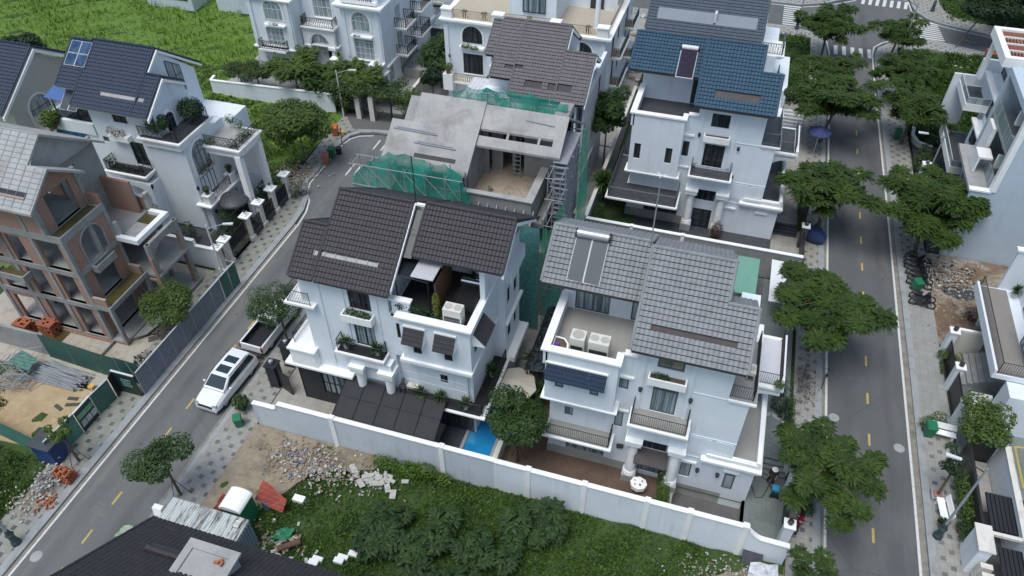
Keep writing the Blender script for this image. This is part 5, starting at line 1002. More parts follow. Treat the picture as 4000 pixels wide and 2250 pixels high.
wt.box(-41.3,-36.95,31.15,33.95,6.5,6.56); br.box(-41.6,-38.2,34.3,34.5,6.5,7.7); cp = MB(); cp.box(-41.7,-38.1,34.25,34.55,7.7,7.8); cp.box(-38.3,-38.0,34.25,34.6,6.5,8.1); cp.box(-38.4,-38.1,31.0,31.3,6.5,7.9); cp.build('parapet_coping',['conc2'],D_)
pd = MB(); pd.add([(-39.6,33.0,6.567),(-38.6,31.3,6.567),(-37.0,31.3,6.567),(-37.3,32.9,6.567)],[(0,1,2,3)]); pd.build('dry_patch',['conc2'],D_)
for x,y,zs in ((-38.42,27.12,(.4,9.5)),(-39.45,27.12,(9.5,12.1)),(-40.9,27.12,(.4,11.2)),(-43.6,27.12,(.4,11.2)),(-46.3,27.12,(.4,11.2)),(-38.42,30.9,(.4,9.5)),(-39.45,30.9,(9.5,12.3)),(-40.9,30.9,(.4,11.5)),(-37.2,27.12,(.4,3.6)),(-37.2,30.85,(.4,3.6)),(-36.2,31.2,(.2,6.3)),(-36.2,34.2,(.2,6.3)),(-38.4,34.2,(.4,6.5)),(-43.6,34.3,(.4,11)),(-38.42,29.4,(6.6,9.4))): cf.box(x - .13,x + .13,y - .13,y + .13,*zs)
for z in (3.38,6.38,9.28): cf.box(-46.5,-38.3,27.0,27.25,z - .18,z + .0); cf.box(-38.55,-38.3,27.25,31.0 if z > 9 else 34.5,z - .18,z)
cf.box(-46.4,-39.32,27.0,27.25,12.1,12.35)
skin(cf,'E',-41.2,31.2,34.5,6.5,12.2,[(31.5,32.4,6.7,8.0),(31.5,32.2,8.5,9.8),(31.8,32.4,10.4,11.3)],.2)
for lv,(z0,z1) in enumerate(((.4,3.2),(3.6,6.2),(6.6,9.1))):
 ops = {0: [(-45.8,-44.0,.4,2.8),(-42.9,-41.3,.4,3.2),(-40.4,-39.0,.4,3.2)],1: [(-45.6,-44.0,3.6,5.9),(-43.0,-41.6,3.6,6.2),(-40.5,-39.1,3.6,6.2)],2: [(-45.6,-44.4,6.6,8.8),(-43.2,-42.0,6.6,8.9),(-40.7,-38.9,6.6,9.1)]}[lv]
 skin(br,'S',27.28,-46.4,-38.5,z0,z1,ops,.2)
skin(br,'E',-38.58,27.3,31.0,.4,3.2,[(28.0,30.2,.4,3.2)],.2); skin(br,'E',-38.58,27.3,31.0,3.6,6.2,[(28.1,30.0,3.6,6.2)],.2); skin(br,'S',31.05,-38.3,-36.2,.4,3.2,[(-38.0,-36.5,.4,3.0)],.12)
skin(br,'E',-39.6,27.3,31.0,9.5,12.2,[(28.1,30.2,9.5,11.9)],.2); br.box(-39.4,-38.4,30.85,31.05,9.5,10.3); br.box(-46.4,-39.6,27.05,27.25,9.6,12.1); br.add([(-39.38,27.3,12.2),(-39.38,30.9,12.2),(-39.38,28.8,13.5)],[(0,1,2)]); br.box(-38.3,-37.2,27.02,27.2,3.6,4.5); br.box(-38.3,-37.3,30.7,30.9,3.6,4.4)
for x in (-42.9,-44.9): br.box(x - .1,x + .1,28.8,34,.4,3.4); br.box(x - .1 + .6,x + .1 + .6,29,34,3.6,6.4)
br.box(-46.4,-38.6,33.8,34.0,6.6,9.3); br.box(-46.4,-38.6,33.8,34.0,3.6,6.3); br.box(-38.2,-37.1,27.05,27.2,-.6,.2); br.box(-46.5,-38.2,26.9,27.0,-.4,.2)
n = 14; ac,hw,zsx = 29.15,1.0,8.0; ar = [(ac + hw * math.cos(PI * i / n),zsx + hw * math.sin(PI * i / n)) for i in range(n + 1)]
aw = MB()
for i in range(n): a,b = ar[i],ar[i + 1]; aw.add([(-38.36,a[0],a[1]),(-38.36,b[0],b[1]),(-38.36,b[0],9.3),(-38.36,a[0],9.3)],[(0,1,2,3)])
aw.box(-38.56,-38.36,27.3,28.15,6.6,9.3); aw.box(-38.56,-38.36,30.15,31.0,6.6,9.3); aw.build('arched_wall',['brick'],D_)
for i in range(n): cf.tube([(-38.33,ar[i][0],ar[i][1]),(-38.33,ar[i + 1][0],ar[i + 1][1])],.07,5)
cf.tube([(-38.33,28.15,6.6),(-38.33,28.15,8)],.07,5); cf.tube([(-38.33,30.15,6.6),(-38.33,30.15,8)],.07,5)
for bx in ((-38.3,-37.8,28.1,29.9,5.9,6.45),(-45.0,-42.6,26.3,27.0,5.3,5.8),(-45.6,-43.4,26.4,27,8.7,9.1)):
 x0,x1,y0,y1,z0,z1 = bx; cf.box(x0,x1,y0,y1,z0,z0 + .1); cf.box(x0,x1,y0,y0 + .1,z0 + .1,z1); cf.box(x0,x0 + .1,y0 + .1,y1,z0 + .1,z1); cf.box(x1 - .1,x1,y0 + .1,y1,z0 + .1,z1); wt.box(x0 + .1,x1 - .1,y0 + .1,y1 - .02,z0 + .2,z0 + .3)
wt.box(-39.2,-38.45,27.2,30.6,9.5,9.55); wt.box(-38.2,-37.2,27.2,30.7,3.62,3.7); wt.box(-44,-42.0,25.0,26.9,.06,.1)
cf.prismx([(31.0,6.3),(31.0,4.6)] + [(31.3 + 1.4 * (1 - math.cos(a)),4.7 + 1.1 * math.sin(a)) for a in np.linspace(.1,PI - .1,10)] + [(34.4,4.6),(34.4,6.3)],-36.4,-36.15)
br.box(-36.38,-36.1,30.95,31.35,.2,5.2); br.box(-36.38,-36.1,34.0,34.4,.2,5.2)
cf.box(-38.3,-38.2,24.8,27.0,-.3,.3); cf.prism([(-37.0,27.5),(-36.3,28.2),(-36.0,29.6),(-37.0,30.5)],.3,.4)
cf.build('frame',['conc'],D_); br.build('brick_wall',['brick'],D_); wt.build('standing_water',['pond'],D_)
rt,rc = MB(),MB(); k = .73; E0 = (26.2,10.95); R0 = (30.6,14.16)
rt.prismx([(26.2,12.08),(30.25,15.04),(30.25,14.86),(26.2,11.9)],-49,-40.0); rt.prismx([(26.2,12.07),(28.6,13.82),(28.6,13.64),(26.2,11.89)],-40.0,-38.55); rt.prismx([(28.6,13.82),(31.0,12.1),(31.0,11.92),(28.6,13.64)],-40.0,-38.55); rt.prismx([(34.6,11.9),(30.25,15.04),(30.25,14.86),(34.6,11.72)],-49,-40.0)
rt.add([(-40.6,28.5,12.2),(-40.6,34.2,12.0),(-40.6,30.3,14.8)],[(0,1,2)]); ro = rt.build('roof',['conc2'],D_)
def rp(x,y,o=.04): return (x,y,12.08 + (y - 26.2) * .731 + o)
for i in range(15):
 y = 26.4 + i * .27; rc.tube([rp(-49,y),rp(-38.6 if y < 28.55 else -40.05,y)],.018,4)
for i in range(16): x = -48.6 + i * .66; rc.tube([rp(x,26.3),rp(x,30.2 if x < -40.05 else 28.5)],.014,4)
rc.build('tile_batten',['galv'],ro); sl_ = MB(); sl_.add([rp(-42.2,26.9,.01),rp(-39.3,26.9,.01),rp(-39.3,27.2,.01),rp(-42.2,27.2,.01)],[(0,1,2,3)]); sl_.build('roof_slot_shade',['dark'],ro)  # dark quad paints slot shade onto the unbroken roof slab
sl_ = MB(); sl_.prismx([(26.82,12.55),(26.9,12.6),(26.9,12.68),(26.82,12.63)],-42.2,-39.3); sl_.build('slot_edge',['brick'],ro)
# == MANSIONS AT THE TOP
def mansion_e():
 T = thing('classical_mansion','white classical mansion with arched windows and black iron balconies','house',(-41,68,0)); w = MB()
 w.box(-38.1,-34.15,65.75,79,.1,12); w.box(-43.6,-38.1,67.15,79,.1,12); w.box(-48.5,-43.6,65.15,79,.1,12); w.box(-40.0,-34.2,65.2,65.6,.1,2.3)
 skin(w,'S',65.75,-38.1,-34.0,2.4,12,[(-37.2,-35.05,3.65,5.85)]); skin(w,'S',65.15,-48.5,-43.6,.1,12,[(-46.9,-44.9,4.15,6.05),(-46.95,-44.95,1.7,2.85)])
 skin(w,'S',67.15,-43.6,-38.1,.1,12,[(-42.1,-40.05,6.95,9.0),(-41.35,-39.9,1.2,3.3)])
 eo = [(69.1,70.4,6.2,8.0),(69.1,70.4,3.4,5.3),(73.2,74.6,3.6,5.4),(66.3,67.5,.9,2.6),(69.2,74.0,.5,2.6),(73.4,74.6,6.3,8.0),(71.6,72.2,4.2,5.2)]
 skin(w,'E',-34.15,65.75,79,.1,12,eo)
 for x in (-48.2,-43.95,-38.0,-34.35): w.box(x - .2,x + .2,(64.85 if x < -43 else 65.5),66,3.9,8.9)
 w.build('wall',['white'],T)
 tr = 'framewht'
 window(T,'S',65.75,-37.2,-35.05,3.65,5.85,fr=tr,gl='glasspale',nx=4,nz=3,trans=.3,name='balcony_door',surround=.12); window(T,'S',65.15,-46.9,-44.9,4.15,6.05,fr=tr,gl='glasspale',nx=4,nz=3,trans=.3,name='balcony_door',surround=.12); window(T,'S',65.15,-46.95,-44.95,1.7,2.85,fr=tr,gl='glassblue',nx=4,surround=.1)
 window(T,'S',67.15,-42.1,-40.05,6.95,9.0,fr=tr,gl='glasspale',nx=4,nz=2,name='balcony_door',surround=.12); window(T,'S',67.15,-41.35,-39.9,1.2,3.3,fr=tr,gl='glassdk',nx=3,name='front_door')
 archwin(T,'S',65.75,-36.15,.98,6.7,7.75,gl='glasspale'); archwin(T,'S',65.15,-45.6,1.05,6.95,8.1,gl='glasspale'); archwin(T,'S',67.15,-41.2,.82,3.95,4.85,gl='glasspale')
 for o in eo: window(T,'E',-34.15,*o,fr=tr,gl='glasspale',nx=max(2,int((o[1] - o[0]) / .6)),nz=2,name='balcony_door' if o[3] - o[2] > 1.5 else 'window')
 t_ = MB(); cornice(t_,-38.5,-33.8,65.3,79,9.45,((0,.15),(.12,.15),(.28,.2))); cornice(t_,-48.7,-43.4,64.8,70,9.2,((0,.15),(.1,.12))); cornice(t_,-40.1,-34.0,64.9,66,2.6,((0,.12),(.1,.12),(.2,.14))); cornice(t_,-48.6,-43.5,64.9,66,3.95,((0,.12),(.12,.14)))
 cornice(t_,-34.2,-33.9,66,79,3.1,((0,.12),(.12,.14)))
 for x0,x1 in ((-39.9,-39.0),(-35.5,-34.1)): t_.box(x0,x1,64.85,65.6,2.6,3.45); t_.box(x0 - .08,x1 + .08,64.78,65.6,3.45,3.57)
 cornice(t_,-43.3,-39.6,65.9,67,6.25,((-.2,.2),(-.05,.14),(.06,.14))); t_.box(-47.8,-44.6,64.2,65,3.75,3.95); t_.box(-37.3,-35.0,65.2,65.7,6.15,6.3); t_.box(-46.8,-44.4,64.6,65.1,6.4,6.55); cornice(t_,-43.4,-39.5,66.2,67,4.2,((0,.1),))
 t_.build('cornice',['trim'],T)
 for x in (-43.0,-40.2):
  c_ = MB(); c_.lathe(x,66.4,[(.38,.9),(.3,1.05),(.25,3.7),(.36,3.9)],16); c_.box(x - .4,x + .4,66.0,66.8,3.9,4.2); c_.build('column',['trim'],T)
 a_ = MB(); a_.prismy([(-43.4,6.0),(-43.4,4.2),(-42.7,4.2)] + [(-41.6 - 1.1 * math.cos(q),4.25 + 1.25 * math.sin(q)) for q in np.linspace(.1,PI - .1,10)] + [(-40.5,4.2),(-39.8,4.2),(-39.8,6.0)],66.15,66.5); a_.build('porch_arch',['trim'],T)
 railing(T,[(-43.2,67.0),(-43.2,66.0),(-39.7,66.0),(-39.7,67)],6.25,.95,.2,deco=True,r=.02); railing(T,[(-47.7,65),(-47.7,64.3),(-44.7,64.3),(-44.7,65)],3.95,.9,.2,deco=True,r=.02); railing(T,[(-38.95,65.0),(-35.55,65.0)],2.6,.85,.12,'irongrey',deco=True)
 for z,y0,y1 in ((6.1,68.7,71.2),(3.3,68.5,70.9),(3.6,72.4,75.2),(6.2,72.9,75.6)):
  b = MB(); cornice(b,-34.0,-32.75,y0,y1,z,((-.12,.12),(0,.12),(.1,.14))); b.build('side_balcony',['trim'],T); railing(T,[(-33.95,y0 + .08),(-32.8,y0 + .08),(-32.8,y1 - .08),(-33.95,y1 - .08)],z,.95,.2,deco=True,r=.02)
 b = MB(); cornice(b,-38.0,-34.1,65.35,66,9.9,((0,.3),)); b.build('parapet',['trim'],T); railing(T,[(-37.6,65.4),(-34.6,65.4)],9.5,.9,.2,deco=True,r=.02)
 b = MB(); b.box(-34.0,-30.6,69.5,74,.1,1.2); b.build('terrace',['slabgrey'],T)
 shrub_part('plants',T,[(-36.6,65.3,6.35,.5,.15,.12),(-45.7,64.7,6.65,.6,.15,.15)],.06,'leafB',150,21)
 return T
E_ = mansion_e()
def mansion_f():
 T = thing('classical_mansion','white classical mansion with cream balustrades, roof terrace and white columns','house',(-19,69,0)); w = MB()
 w.box(-27.2,-11.45,65.75,80,.1,9.2); w.box(-20.9,-16.4,66.6,80,9.2,13); w.box(-27.0,-11.6,71.5,80,9.2,13)
 skin(w,'S',65.75,-27.2,-11.3,.1,9.3,[(-25.4,-23.35,3.8,5.95)]); eo = [(68.7,69.8,6.4,8.6),(71.5,72.4,6.4,8.6),(69.3,70.4,3.0,5.4),(72.2,73.2,3.0,5.4),(76,77,6.4,8.6),(76,77,3,5.4)]; skin(w,'E',-11.45,65.75,80,.1,9.3,eo)
 for x in (-27.0,-22.4,-15.6,-11.6): w.box(x - .2,x + .2,65.45,65.6,3.7,8.8)
 w.build('wall',['white'],T)
 window(T,'S',65.75,-25.4,-23.35,3.8,5.95,fr='frameblk',gl='glassdk',nx=4,trans=.3,name='balcony_door',surround=.1); archwin(T,'S',65.75,-24.35,1.02,7.1,7.75,fr='frameblk',gl='glassdk'); archwin(T,'S',65.75,-13.6,1.02,6.9,7.6,fr='frameblk',gl='glassdk')
 window(T,'S',66.55,-19.6,-17.4,10.4,13,fr='frameblk',gl='curtain',nx=4,name='terrace_door'); window(T,'S',71.45,-14.2,-12.9,9.4,12,fr='frameblk',gl='glassdk',nx=2,name='terrace_door')
 for o in eo: window(T,'E',-11.45,*o,fr='frameblk',gl='glassdk',nx=2,name='balcony_door')
 t_ = MB(); cornice(t_,-27.3,-11.1,65.4,80,9.35,((0,.14),(.12,.14),(.26,.18))); cornice(t_,-27.3,-11.1,65.5,66,3.2,((0,.12),(.1,.14)))
 for x0,x1 in ((-27.3,-26.3),(-22.2,-21.2),(-16.6,-15.7),(-12.2,-11.2)): t_.box(x0,x1,65.3,66.0,9.35,10.2); t_.box(x0 - .07,x1 + .07,65.22,66.07,10.2,10.33)
 for x0,x1 in ((-27.3,-26.3),(-22.8,-22.0)): t_.box(x0,x1,64.6,65.4,2.2,3.9)
 t_.box(-26.3,-22.8,64.9,65.6,2.9,3.1); t_.box(-25.6,-23.1,65.1,65.6,6.6,6.8); t_.build('cornice',['trim'],T)
 f = MB(); f.box(-27.0,-20.9,65.9,71.4,9.35,9.4); f.box(-16.4,-11.4,65.9,71.4,9.35,9.4); f.box(-11.7,-11.4,65.9,79.8,9.4,9.9); f.build('terrace_floor',[mk('beige_terrace',(.42,.37,.29),.8,.08)],T)
 cb = mk('cream_balustrade',(.55,.46,.33),.8,.12)
 for a,b,z,y in ((-26.3,-22.2,9.35,65.6),(-15.7,-12.2,9.35,65.6),(-21.2,-16.6,9.35,66.1),(-26.3,-22.8,3.1,65.0)):
  q = MB(); n = int((b - a) / .22)
  for i in range(n): q.box(a + i * .22 + .05,a + i * .22 + .17,y,y + .06,z + .05,z + .72)
  q.box(a,b,y - .02,y + .08,z,z + .05); q.build('balustrade',[cb],T); q = MB(); q.tube([(a,y + .03,z + .82),(b,y + .03,z + .82)],.03,4); q.build('handrail',['iron'],T)
 for x,y in ((-12.6,67.0),(-25.0,71)):
  c_ = MB(); c_.lathe(x,y,[(.34,9.4),(.34,9.55),(.26,9.65),(.22,13)],16); c_.build('column',['trim'],T)
 for z,y0,y1,x1 in ((6.2,68.3,72.9,-10.35),(2.9,69.0,73.2,-10.3),(6.2,75.2,78.5,-10.35),(2.9,75.5,78.8,-10.3)):
  b = MB(); cornice(b,-11.3,x1,y0,y1,z,((-.1,.12),(0,.12),(.1,.14))); b.build('side_balcony',['trim'],T); railing(T,[(-11.2,y0 + .06),(x1 - .05,y0 + .06),(x1 - .05,y1 - .1)],z,.9,.16,'irongrey',deco=True,r=.02)
  q = MB(); q.box(-11.2,x1 - .1,y0 + .12,y0 + .16,z + .05,z + .75); q.build('balustrade',[cb],T)
 for x,y in ((-27.0,65.4),(-22.5,65.4)): wlamp(T,'S',y,x + .3,5.6)
 shrub_part('plants',T,[(-24.9,65.1,6.95,.55,.2,.25),(-24.0,65.05,6.85,.5,.2,.22)],.09,'leafC',100,22)
 return T
F_ = mansion_f()
# == MODERN HOUSES ON THE RIGHT
def modern_row():
 T = thing('modern_white_house','modern white house with glass balconies and a tall blank side wall','house',(22,58,0)); w = MB()
 w.box(20.25,34,54.5,54.75,-.2,14); w.box(18.95,20.25,54.5,54.75,-.2,6.35); w.box(22.4,34,54.75,62,0,12.6); w.box(20.3,22.4,54.75,55.0,0,14); w.box(20.2,22.4,61.6,61.9,0,12.9); w.box(20.2,22.4,54.75,61.6,12.4,12.9)
 w.build('wall',['bluewall'],T); s = MB(); s.box(18.8,20.3,54.4,54.9,6.36,6.5); s.box(20.15,20.55,54.4,54.85,6.5,14.05); s.build('wall_coping',['trim'],T)
 fl = MB(); fl.box(18.95,22.4,54.75,61.6,5.9,6.15); fl.box(20.3,22.4,54.75,61.6,9.1,9.35); fl.box(20.3,22.4,54.75,61.6,2.8,3.05); fl.build('floor_slab',['slabgrey'],T)
 g = MB(); g.box(22.3,22.38,55,61.5,3.1,5.8); g.box(22.3,22.38,55,61.5,6.2,9.0); g.box(22.3,22.38,55,61.5,9.4,12.3); g.build('glazing',['glassdk'],T)
 g = MB(); [g.tube([(22.25,y,3.1),(22.25,y,12.3)],.05,4) for y in (56.6,58.2,59.9)]; g.build('glazing_bar',['framewht'],T)
 g = MB(); g.box(20.32,20.36,55.1,61.4,6.2,7.2); g.box(20.32,20.36,55.1,61.4,9.4,10.4); g.build('glass_guard',['glasspale'],T)
 p = MB()
 for z0 in (6.9,8.6,10.6): p.box(20.6,21.0,57.2,57.45,z0,z0 + 1.1)
 p.box(20.1,20.4,59.3,61.0,6.2,9.0); p.box(19.4,20.4,57.4,58.9,7.4,7.55); p.box(19.4,19.55,57.4,58.9,6.2,7.4); p.build('wall_fin',['trim'],T)
 return T
M_h = modern_row()
def modern_pergola():
 T = thing('modern_white_house','modern white house with a red slatted pergola on its roof','house',(23,67,0)); w = MB()
 w.box(22.2,34,62,70.5,0,11.6); w.box(21.2,22.2,62.1,69.5,6.3,8.8); w.box(20.6,22.2,70.2,70.5,5.8,9.6); w.box(20.3,22.2,61.95,62.2,.1,12.6); w.box(18.9,20.8,70.3,70.5,3.2,8.0)
 w.box(20.7,22.2,62.3,66.0,3.9,6.2); w.box(21.0,21.25,62.2,70.2,11.6,12.3); w.build('wall',['white'],T)
 b = MB()
 for (x0,x1,y0,y1,z) in ((19.1,22.2,61.7,68.6,3.2),(19.4,22.2,65.8,70.2,6.9)): b.box(x0,x1,y0,y1,z,z + .2); b.box(x0,x0 + .18,y0,y1,z + .2,z + .65); b.box(x0 + .18,x1,y0,y0 + .18,z + .2,z + .65)
 b.build('balcony',['trim'],T); g = MB()
 for (x0,x1,y0,y1,z) in ((19.1,22.2,61.7,68.6,3.85),(19.4,22.2,65.8,70.2,7.55)): g.box(x0 + .05,x0 + .08,y0 + .1,y1,z,z + .55); g.box(x0 + .08,x1,y0 + .05,y0 + .08,z,z + .55)
 g.build('glass_guard',['glasspale'],T); g = MB()
 for (x0,x1,y0,y1,z) in ((19.1,22.2,61.7,68.6,4.42),(19.4,22.2,65.8,70.2,8.12)): g.tube([(x0 + .07,y1,z),(x0 + .07,y0 + .07,z),(x1,y0 + .07,z)],.03,5)
 g.build('handrail',['framewht'],T); f = MB(); f.box(19.3,22.1,61.9,68.5,3.4,3.43); f.box(19.6,22.1,66,70.1,7.1,7.13); f.build('balcony_floor',['granite2'],T)
 for y0,y1,z0,z1,x in ((63.2,65.2,4.6,5.9,20.7),(66.6,68.4,3.5,5.8,22.2),(63.5,65.5,6.9,8.4,21.2),(67.5,69.6,7.2,9.4,22.2),(62.6,63.0,4.6,5.9,20.7)): window(T,'W',x,y0,y1,z0,z1,fr='frame',gl='glassdk',nx=2,th=.12)
 h = MB(); h.box(20.35,20.75,62.5,66.0,6.2,6.35); h.box(20.8,21.3,62.6,69.4,8.85,9.0); h.build('window_hood',['trim'],T)
 p = MB(); X0,X1,Y0,Y1,Zp = 19.9,26.5,63.1,69.0,13.0
 for a in ((X0,X1,Y0,Y0 + .45),(X0,X1,Y1 - .45,Y1),(X0,X0 + .45,Y0 + .45,Y1 - .45)): p.box(a[0],a[1],a[2],a[3],Zp - .75,Zp)
 p.box(X0 + 2.6,X0 + 2.75,Y0 + .45,Y1 - .45,Zp - .3,Zp - .05)
 for k in range(1,4): p.box(X0 + .45,X1,Y0 + .45 + k * 1.25 - .04,Y0 + .45 + k * 1.25 + .04,Zp - .3,Zp - .06)
 p.box(20.1,20.4,68.0,68.4,8.8,12.25); p.box(21.0,21.35,63.4,63.8,11.6,12.25); pg = p.build('pergola',['trim'],T)
 s = MB()
 for i in range(4):
  for j in range(3):
   x0 = X0 + .48 + j * 2.2; y0 = Y0 + .52 + i * 1.25; n = 9
   for k in range(n):
    if (i + j) % 2 == 0: s.box(x0 + k * .235,x0 + k * .235 + .12,y0,y0 + 1.13,Zp - .28,Zp - .16)
    else: s.box(x0,x0 + 2.1,y0 + k * .126,y0 + k * .126 + .1,Zp - .28,Zp - .16)
 s.build('slats',[mk('red_slats',(.24,.085,.05),.7,.15,3)],pg)
 shrub_part('plants',T,[(21.6,64.5,12.1,.5,.9,.5),(21.5,66.5,12.0,.5,.8,.5)],.1,'leafB',70,24)
 return T
PG = modern_pergola()
def house_n():
 T = thing('modern_white_house','white house with a slanted iron balcony and grey entrance steps at the right edge','house',(22,41,0)); w = MB()
 w.box(21.9,30,36.8,46.8,0,9); w.box(20.7,22,46.6,46.85,0,7.2); w.box(20.2,21.9,36.8,38.2,0,3.4); w.box(21.2,21.9,38.9,41.3,4.0,9.0); w.build('wall',['white'],T)
 b = MB(); b.box(19.25,21.9,38.1,46.6,3.5,3.85); b.box(19.25,19.4,38.1,46.6,3.85,4.2); b.build('balcony',['white'],T); f = MB(); f.box(19.42,21.2,38.2,46.5,3.85,3.88); f.build('balcony_floor',[mk('taupe_floor',(.24,.22,.20),.8,.1)],T)
 railing(T,[(19.5,46.4),(19.5,38.2),(21.2,38.2)],3.9,.95,.14); window(T,'W',21.2,39.2,41.2,4.1,6.4,fr='frame',gl='glasspale',nx=4,th=.12,name='balcony_door'); window(T,'W',21.9,43,44.6,4.1,6.4,fr='frame',gl='glassdk',nx=2,th=.12)
 h = MB(); h.box(20.9,21.3,38.8,41.4,6.5,6.75); h.box(20.55,22.0,46.5,46.95,7.2,7.35); h.box(18.4,20.3,43.3,43.5,2.2,2.35); h.box(19.0,20.3,38.5,38.75,.1,1.3); h.build('coping',['trim'],T)
 s = MB()
 for i in range(6): s.box(19.0 + i * .32,21.9,40.3,43.1,.1 + .17 * i,.27 + .17 * i)
 s.build('entrance_steps',['slabgrey'],T); s = MB(); s.box(18.5,20.3,43.3,43.5,.1,2.2); s.box(18.5,21.9,36.85,38.5,.1,.5); s.build('side_wall',['cream'],T)
 return T
N_h = house_n()
def house_o():
 T = thing('courtyard_house','house with black louvred gate roof and long white garden wall in the bottom right corner','house',(20.5,28,0)); w = MB()
 w.box(19.85,20.1,26,34,.1,2.5); w.box(20.1,24,27.6,27.8,.1,3.2); w.box(17.6,18.25,26.2,27.7,.1,2.4); w.build('wall',['white'],T)
 t_ = MB(); t_.box(19.8,20.15,25.9,34.1,2.5,2.56); t_.box(17.5,18.35,26.1,27.8,2.4,2.5); t_.box(18.35,22,27.3,27.5,2.3,2.5)
 for k in range(6): t_.box(17.9,18.5,25.7 - k * .55,26.0 - k * .55,.3,1.6)
 t_.build('coping',['cap'],T); b = MB()
 for i in range(18): b.box(18.5 + .22 * i,18.68 + .22 * i,27.9,30.3,2.0,2.12); b.box(18.7 + .22 * i,18.88 + .22 * i,22,26.9,2.0,2.12)
 b.build('louvre_roof',['black'],T); b = MB(); b.box(18.15,18.3,28,34,.1,1.9); b.box(18.3,19.8,34.1,34.3,.1,2.0); b.build('gate_screen',['black'],T); b = MB(); b.box(18.4,19.8,30.4,34.0,.12,.18); b.box(19.0,19.2,30.4,34,.18,.2); b.build('forecourt',['yardpale'],T)
 f = MB(); f.tube([(20.15,33.4,2.9),(20.15,30.5,2.9)],.05,5); f.tube([(20.15,33.4,2.9),(21.5,33.6,2.9)],.05,5); f.build('yellow_frame',[mk('yellow_paint',(.55,.42,.04),.5,.1)],T)
 return T
O_h = house_o()
q = simple_villa('boundary_block','grey rendered box standing in the open field at the top edge',(-69,79,0),[(-73.0,-66.2,78.0,84,0,3.4)],'white2','outbuilding'); s = MB(); s.box(-72.2,-66.8,77.94,77.99,1.3,1.55); s.build('vent_slot_shade',['dark'],q)  # dark strip paints the vent's shade, wall behind is solid
simple_villa('boundary_block','grey rendered block at the top edge beside the white mansion',(-61,81,0),[(-63.5,-57.5,79.2,86,0,4.2)],'white2','outbuilding')
q = simple_villa('small_white_house','small white house with dark windows seen between the two mansions',(-32,86,0),[(-36,-28.2,82.5,90,0,7)],'white','house'); window(q,'S',82.5,-34.6,-33.6,4.1,5.6,fr='frameblk',gl='glassdk',th=.1); window(q,'S',82.5,-32.6,-31.0,3.4,5.6,fr='frameblk',gl='glassdk',nx=2,th=.1)
q = MB(); q.box(-34.0,-29.2,77.8,81.5,0,2.2); cpz = thing('carport','low carport with glass roof between the two mansions','carport',(-32,79,0)); q.build('base',['granite2'],cpz); q = MB(); q.add([(-34.2,77.6,2.25),(-29.0,77.6,2.25),(-29.0,81.6,2.6),(-34.2,81.6,2.6)],[(0,1,2,3)]); q.build('glass_roof',['glasspale'],cpz)
# == WALLS,FENCES,GATES
def wallrun(name,label,pts,z0,z1,th=.2,mat='white',cap='trim',posts=(),ph=.12,pw=.3,cat='wall',over=.05):
 T = thing(name,label,cat,(pts[0][0],pts[0][1],0)); w,c = MB(),MB()
 def seg(mb,a,b,t,za0,za1,zb0,zb1):
  d = Vector((b[0] - a[0],b[1] - a[1])).normalized(); n = Vector((-d.y,d.x)) * t / 2
  vs = [(a[0] - n.x,a[1] - n.y,za0),(b[0] - n.x,b[1] - n.y,zb0),(b[0] + n.x,b[1] + n.y,zb0),(a[0] + n.x,a[1] + n.y,za0),(a[0] - n.x,a[1] - n.y,za1),(b[0] - n.x,b[1] - n.y,zb1),(b[0] + n.x,b[1] + n.y,zb1),(a[0] + n.x,a[1] + n.y,za1)]
  mb.add(vs,[(3,2,1,0),(4,5,6,7),(0,1,5,4),(1,2,6,5),(2,3,7,6),(3,0,4,7)])
 Z = z1 if isinstance(z1,(list,tuple)) else [z1] * len(pts)
 for i in range(len(pts) - 1):
  seg(w,pts[i],pts[i + 1],th,z0,Z[i],z0,Z[i + 1])
  if cap: seg(c,pts[i],pts[i + 1],th + over * 2,Z[i] + .001,Z[i] + .07,Z[i + 1] + .001,Z[i + 1] + .07)
 w.build('wall',[mat],T)
 if cap: c.build('coping',[cap],T)
 for x,y,z in posts: p = MB(); p.box(x - pw / 2,x + pw / 2,y - pw / 2 - .02,y + pw / 2 + .02,z0,z + ph); p.build('post',[cap or mat],T)
 return T
cv = lambda x0,x1,za,zb,n=7: [(x0 + (x1 - x0) * i / n,zb + (za - zb) * (1 - math.sin(PI / 2 * i / n)) if za > zb else za + (zb - za) * (1 - math.cos(PI / 2 * i / n))) for i in range(n + 1)]
Lc = cv(-24.4,-22.75,2.35,2.5)
wallrun('boundary_wall','long white boundary wall of the dark roofed pool villa along the vacant lot',[(-24.5,23.7),(-23.0,23.7),(-22.75,23.7),(-22.7,23.7),(-22.6,23.7),(-8.55,23.7)],-.3,[2.3,2.32,2.45,2.75,2.85,2.85],mat='white2',posts=[(-18.9,23.7,2.9),(-11.8,23.7,2.88)])
xs_ = [5.85 + .16 * i for i in range(6)]
wallrun('boundary_wall','white boundary wall of the grey roofed villa curving down at its right end',[(-8.55,23.7)] + [(5.85,23.7)] + [(x + .05,23.7) for x in xs_] + [(8.1,23.7)],-1.0,[2.8,2.8] + [2.55 - .55 * math.sin(i / 5 * PI / 2) for i in range(6)] + [1.98],posts=[(x,23.7,2.85) for x in (-6.5,-3.2,.35,2.7,5.65)])
wallrun('boundary_wall','weathered white wall behind the grey roofed villa',[(-8.7,47.7),(8.0,47.7)],0,2.6,mat='conc',posts=[(-5,47.7,2.6),(-1,47.7,2.6)],pw=.26)
wallrun('boundary_wall','narrow stained wall left of the blue roofed villa',[(-8.75,47.9),(-8.75,70)],0,2.6,mat='conc',cap='cap')
wallrun('boundary_wall','low stone coped wall between the two villa gardens beside the pool',[(-8.9,24.0),(-8.9,37.5)],0,1.4,mat='cream',cap='cap')
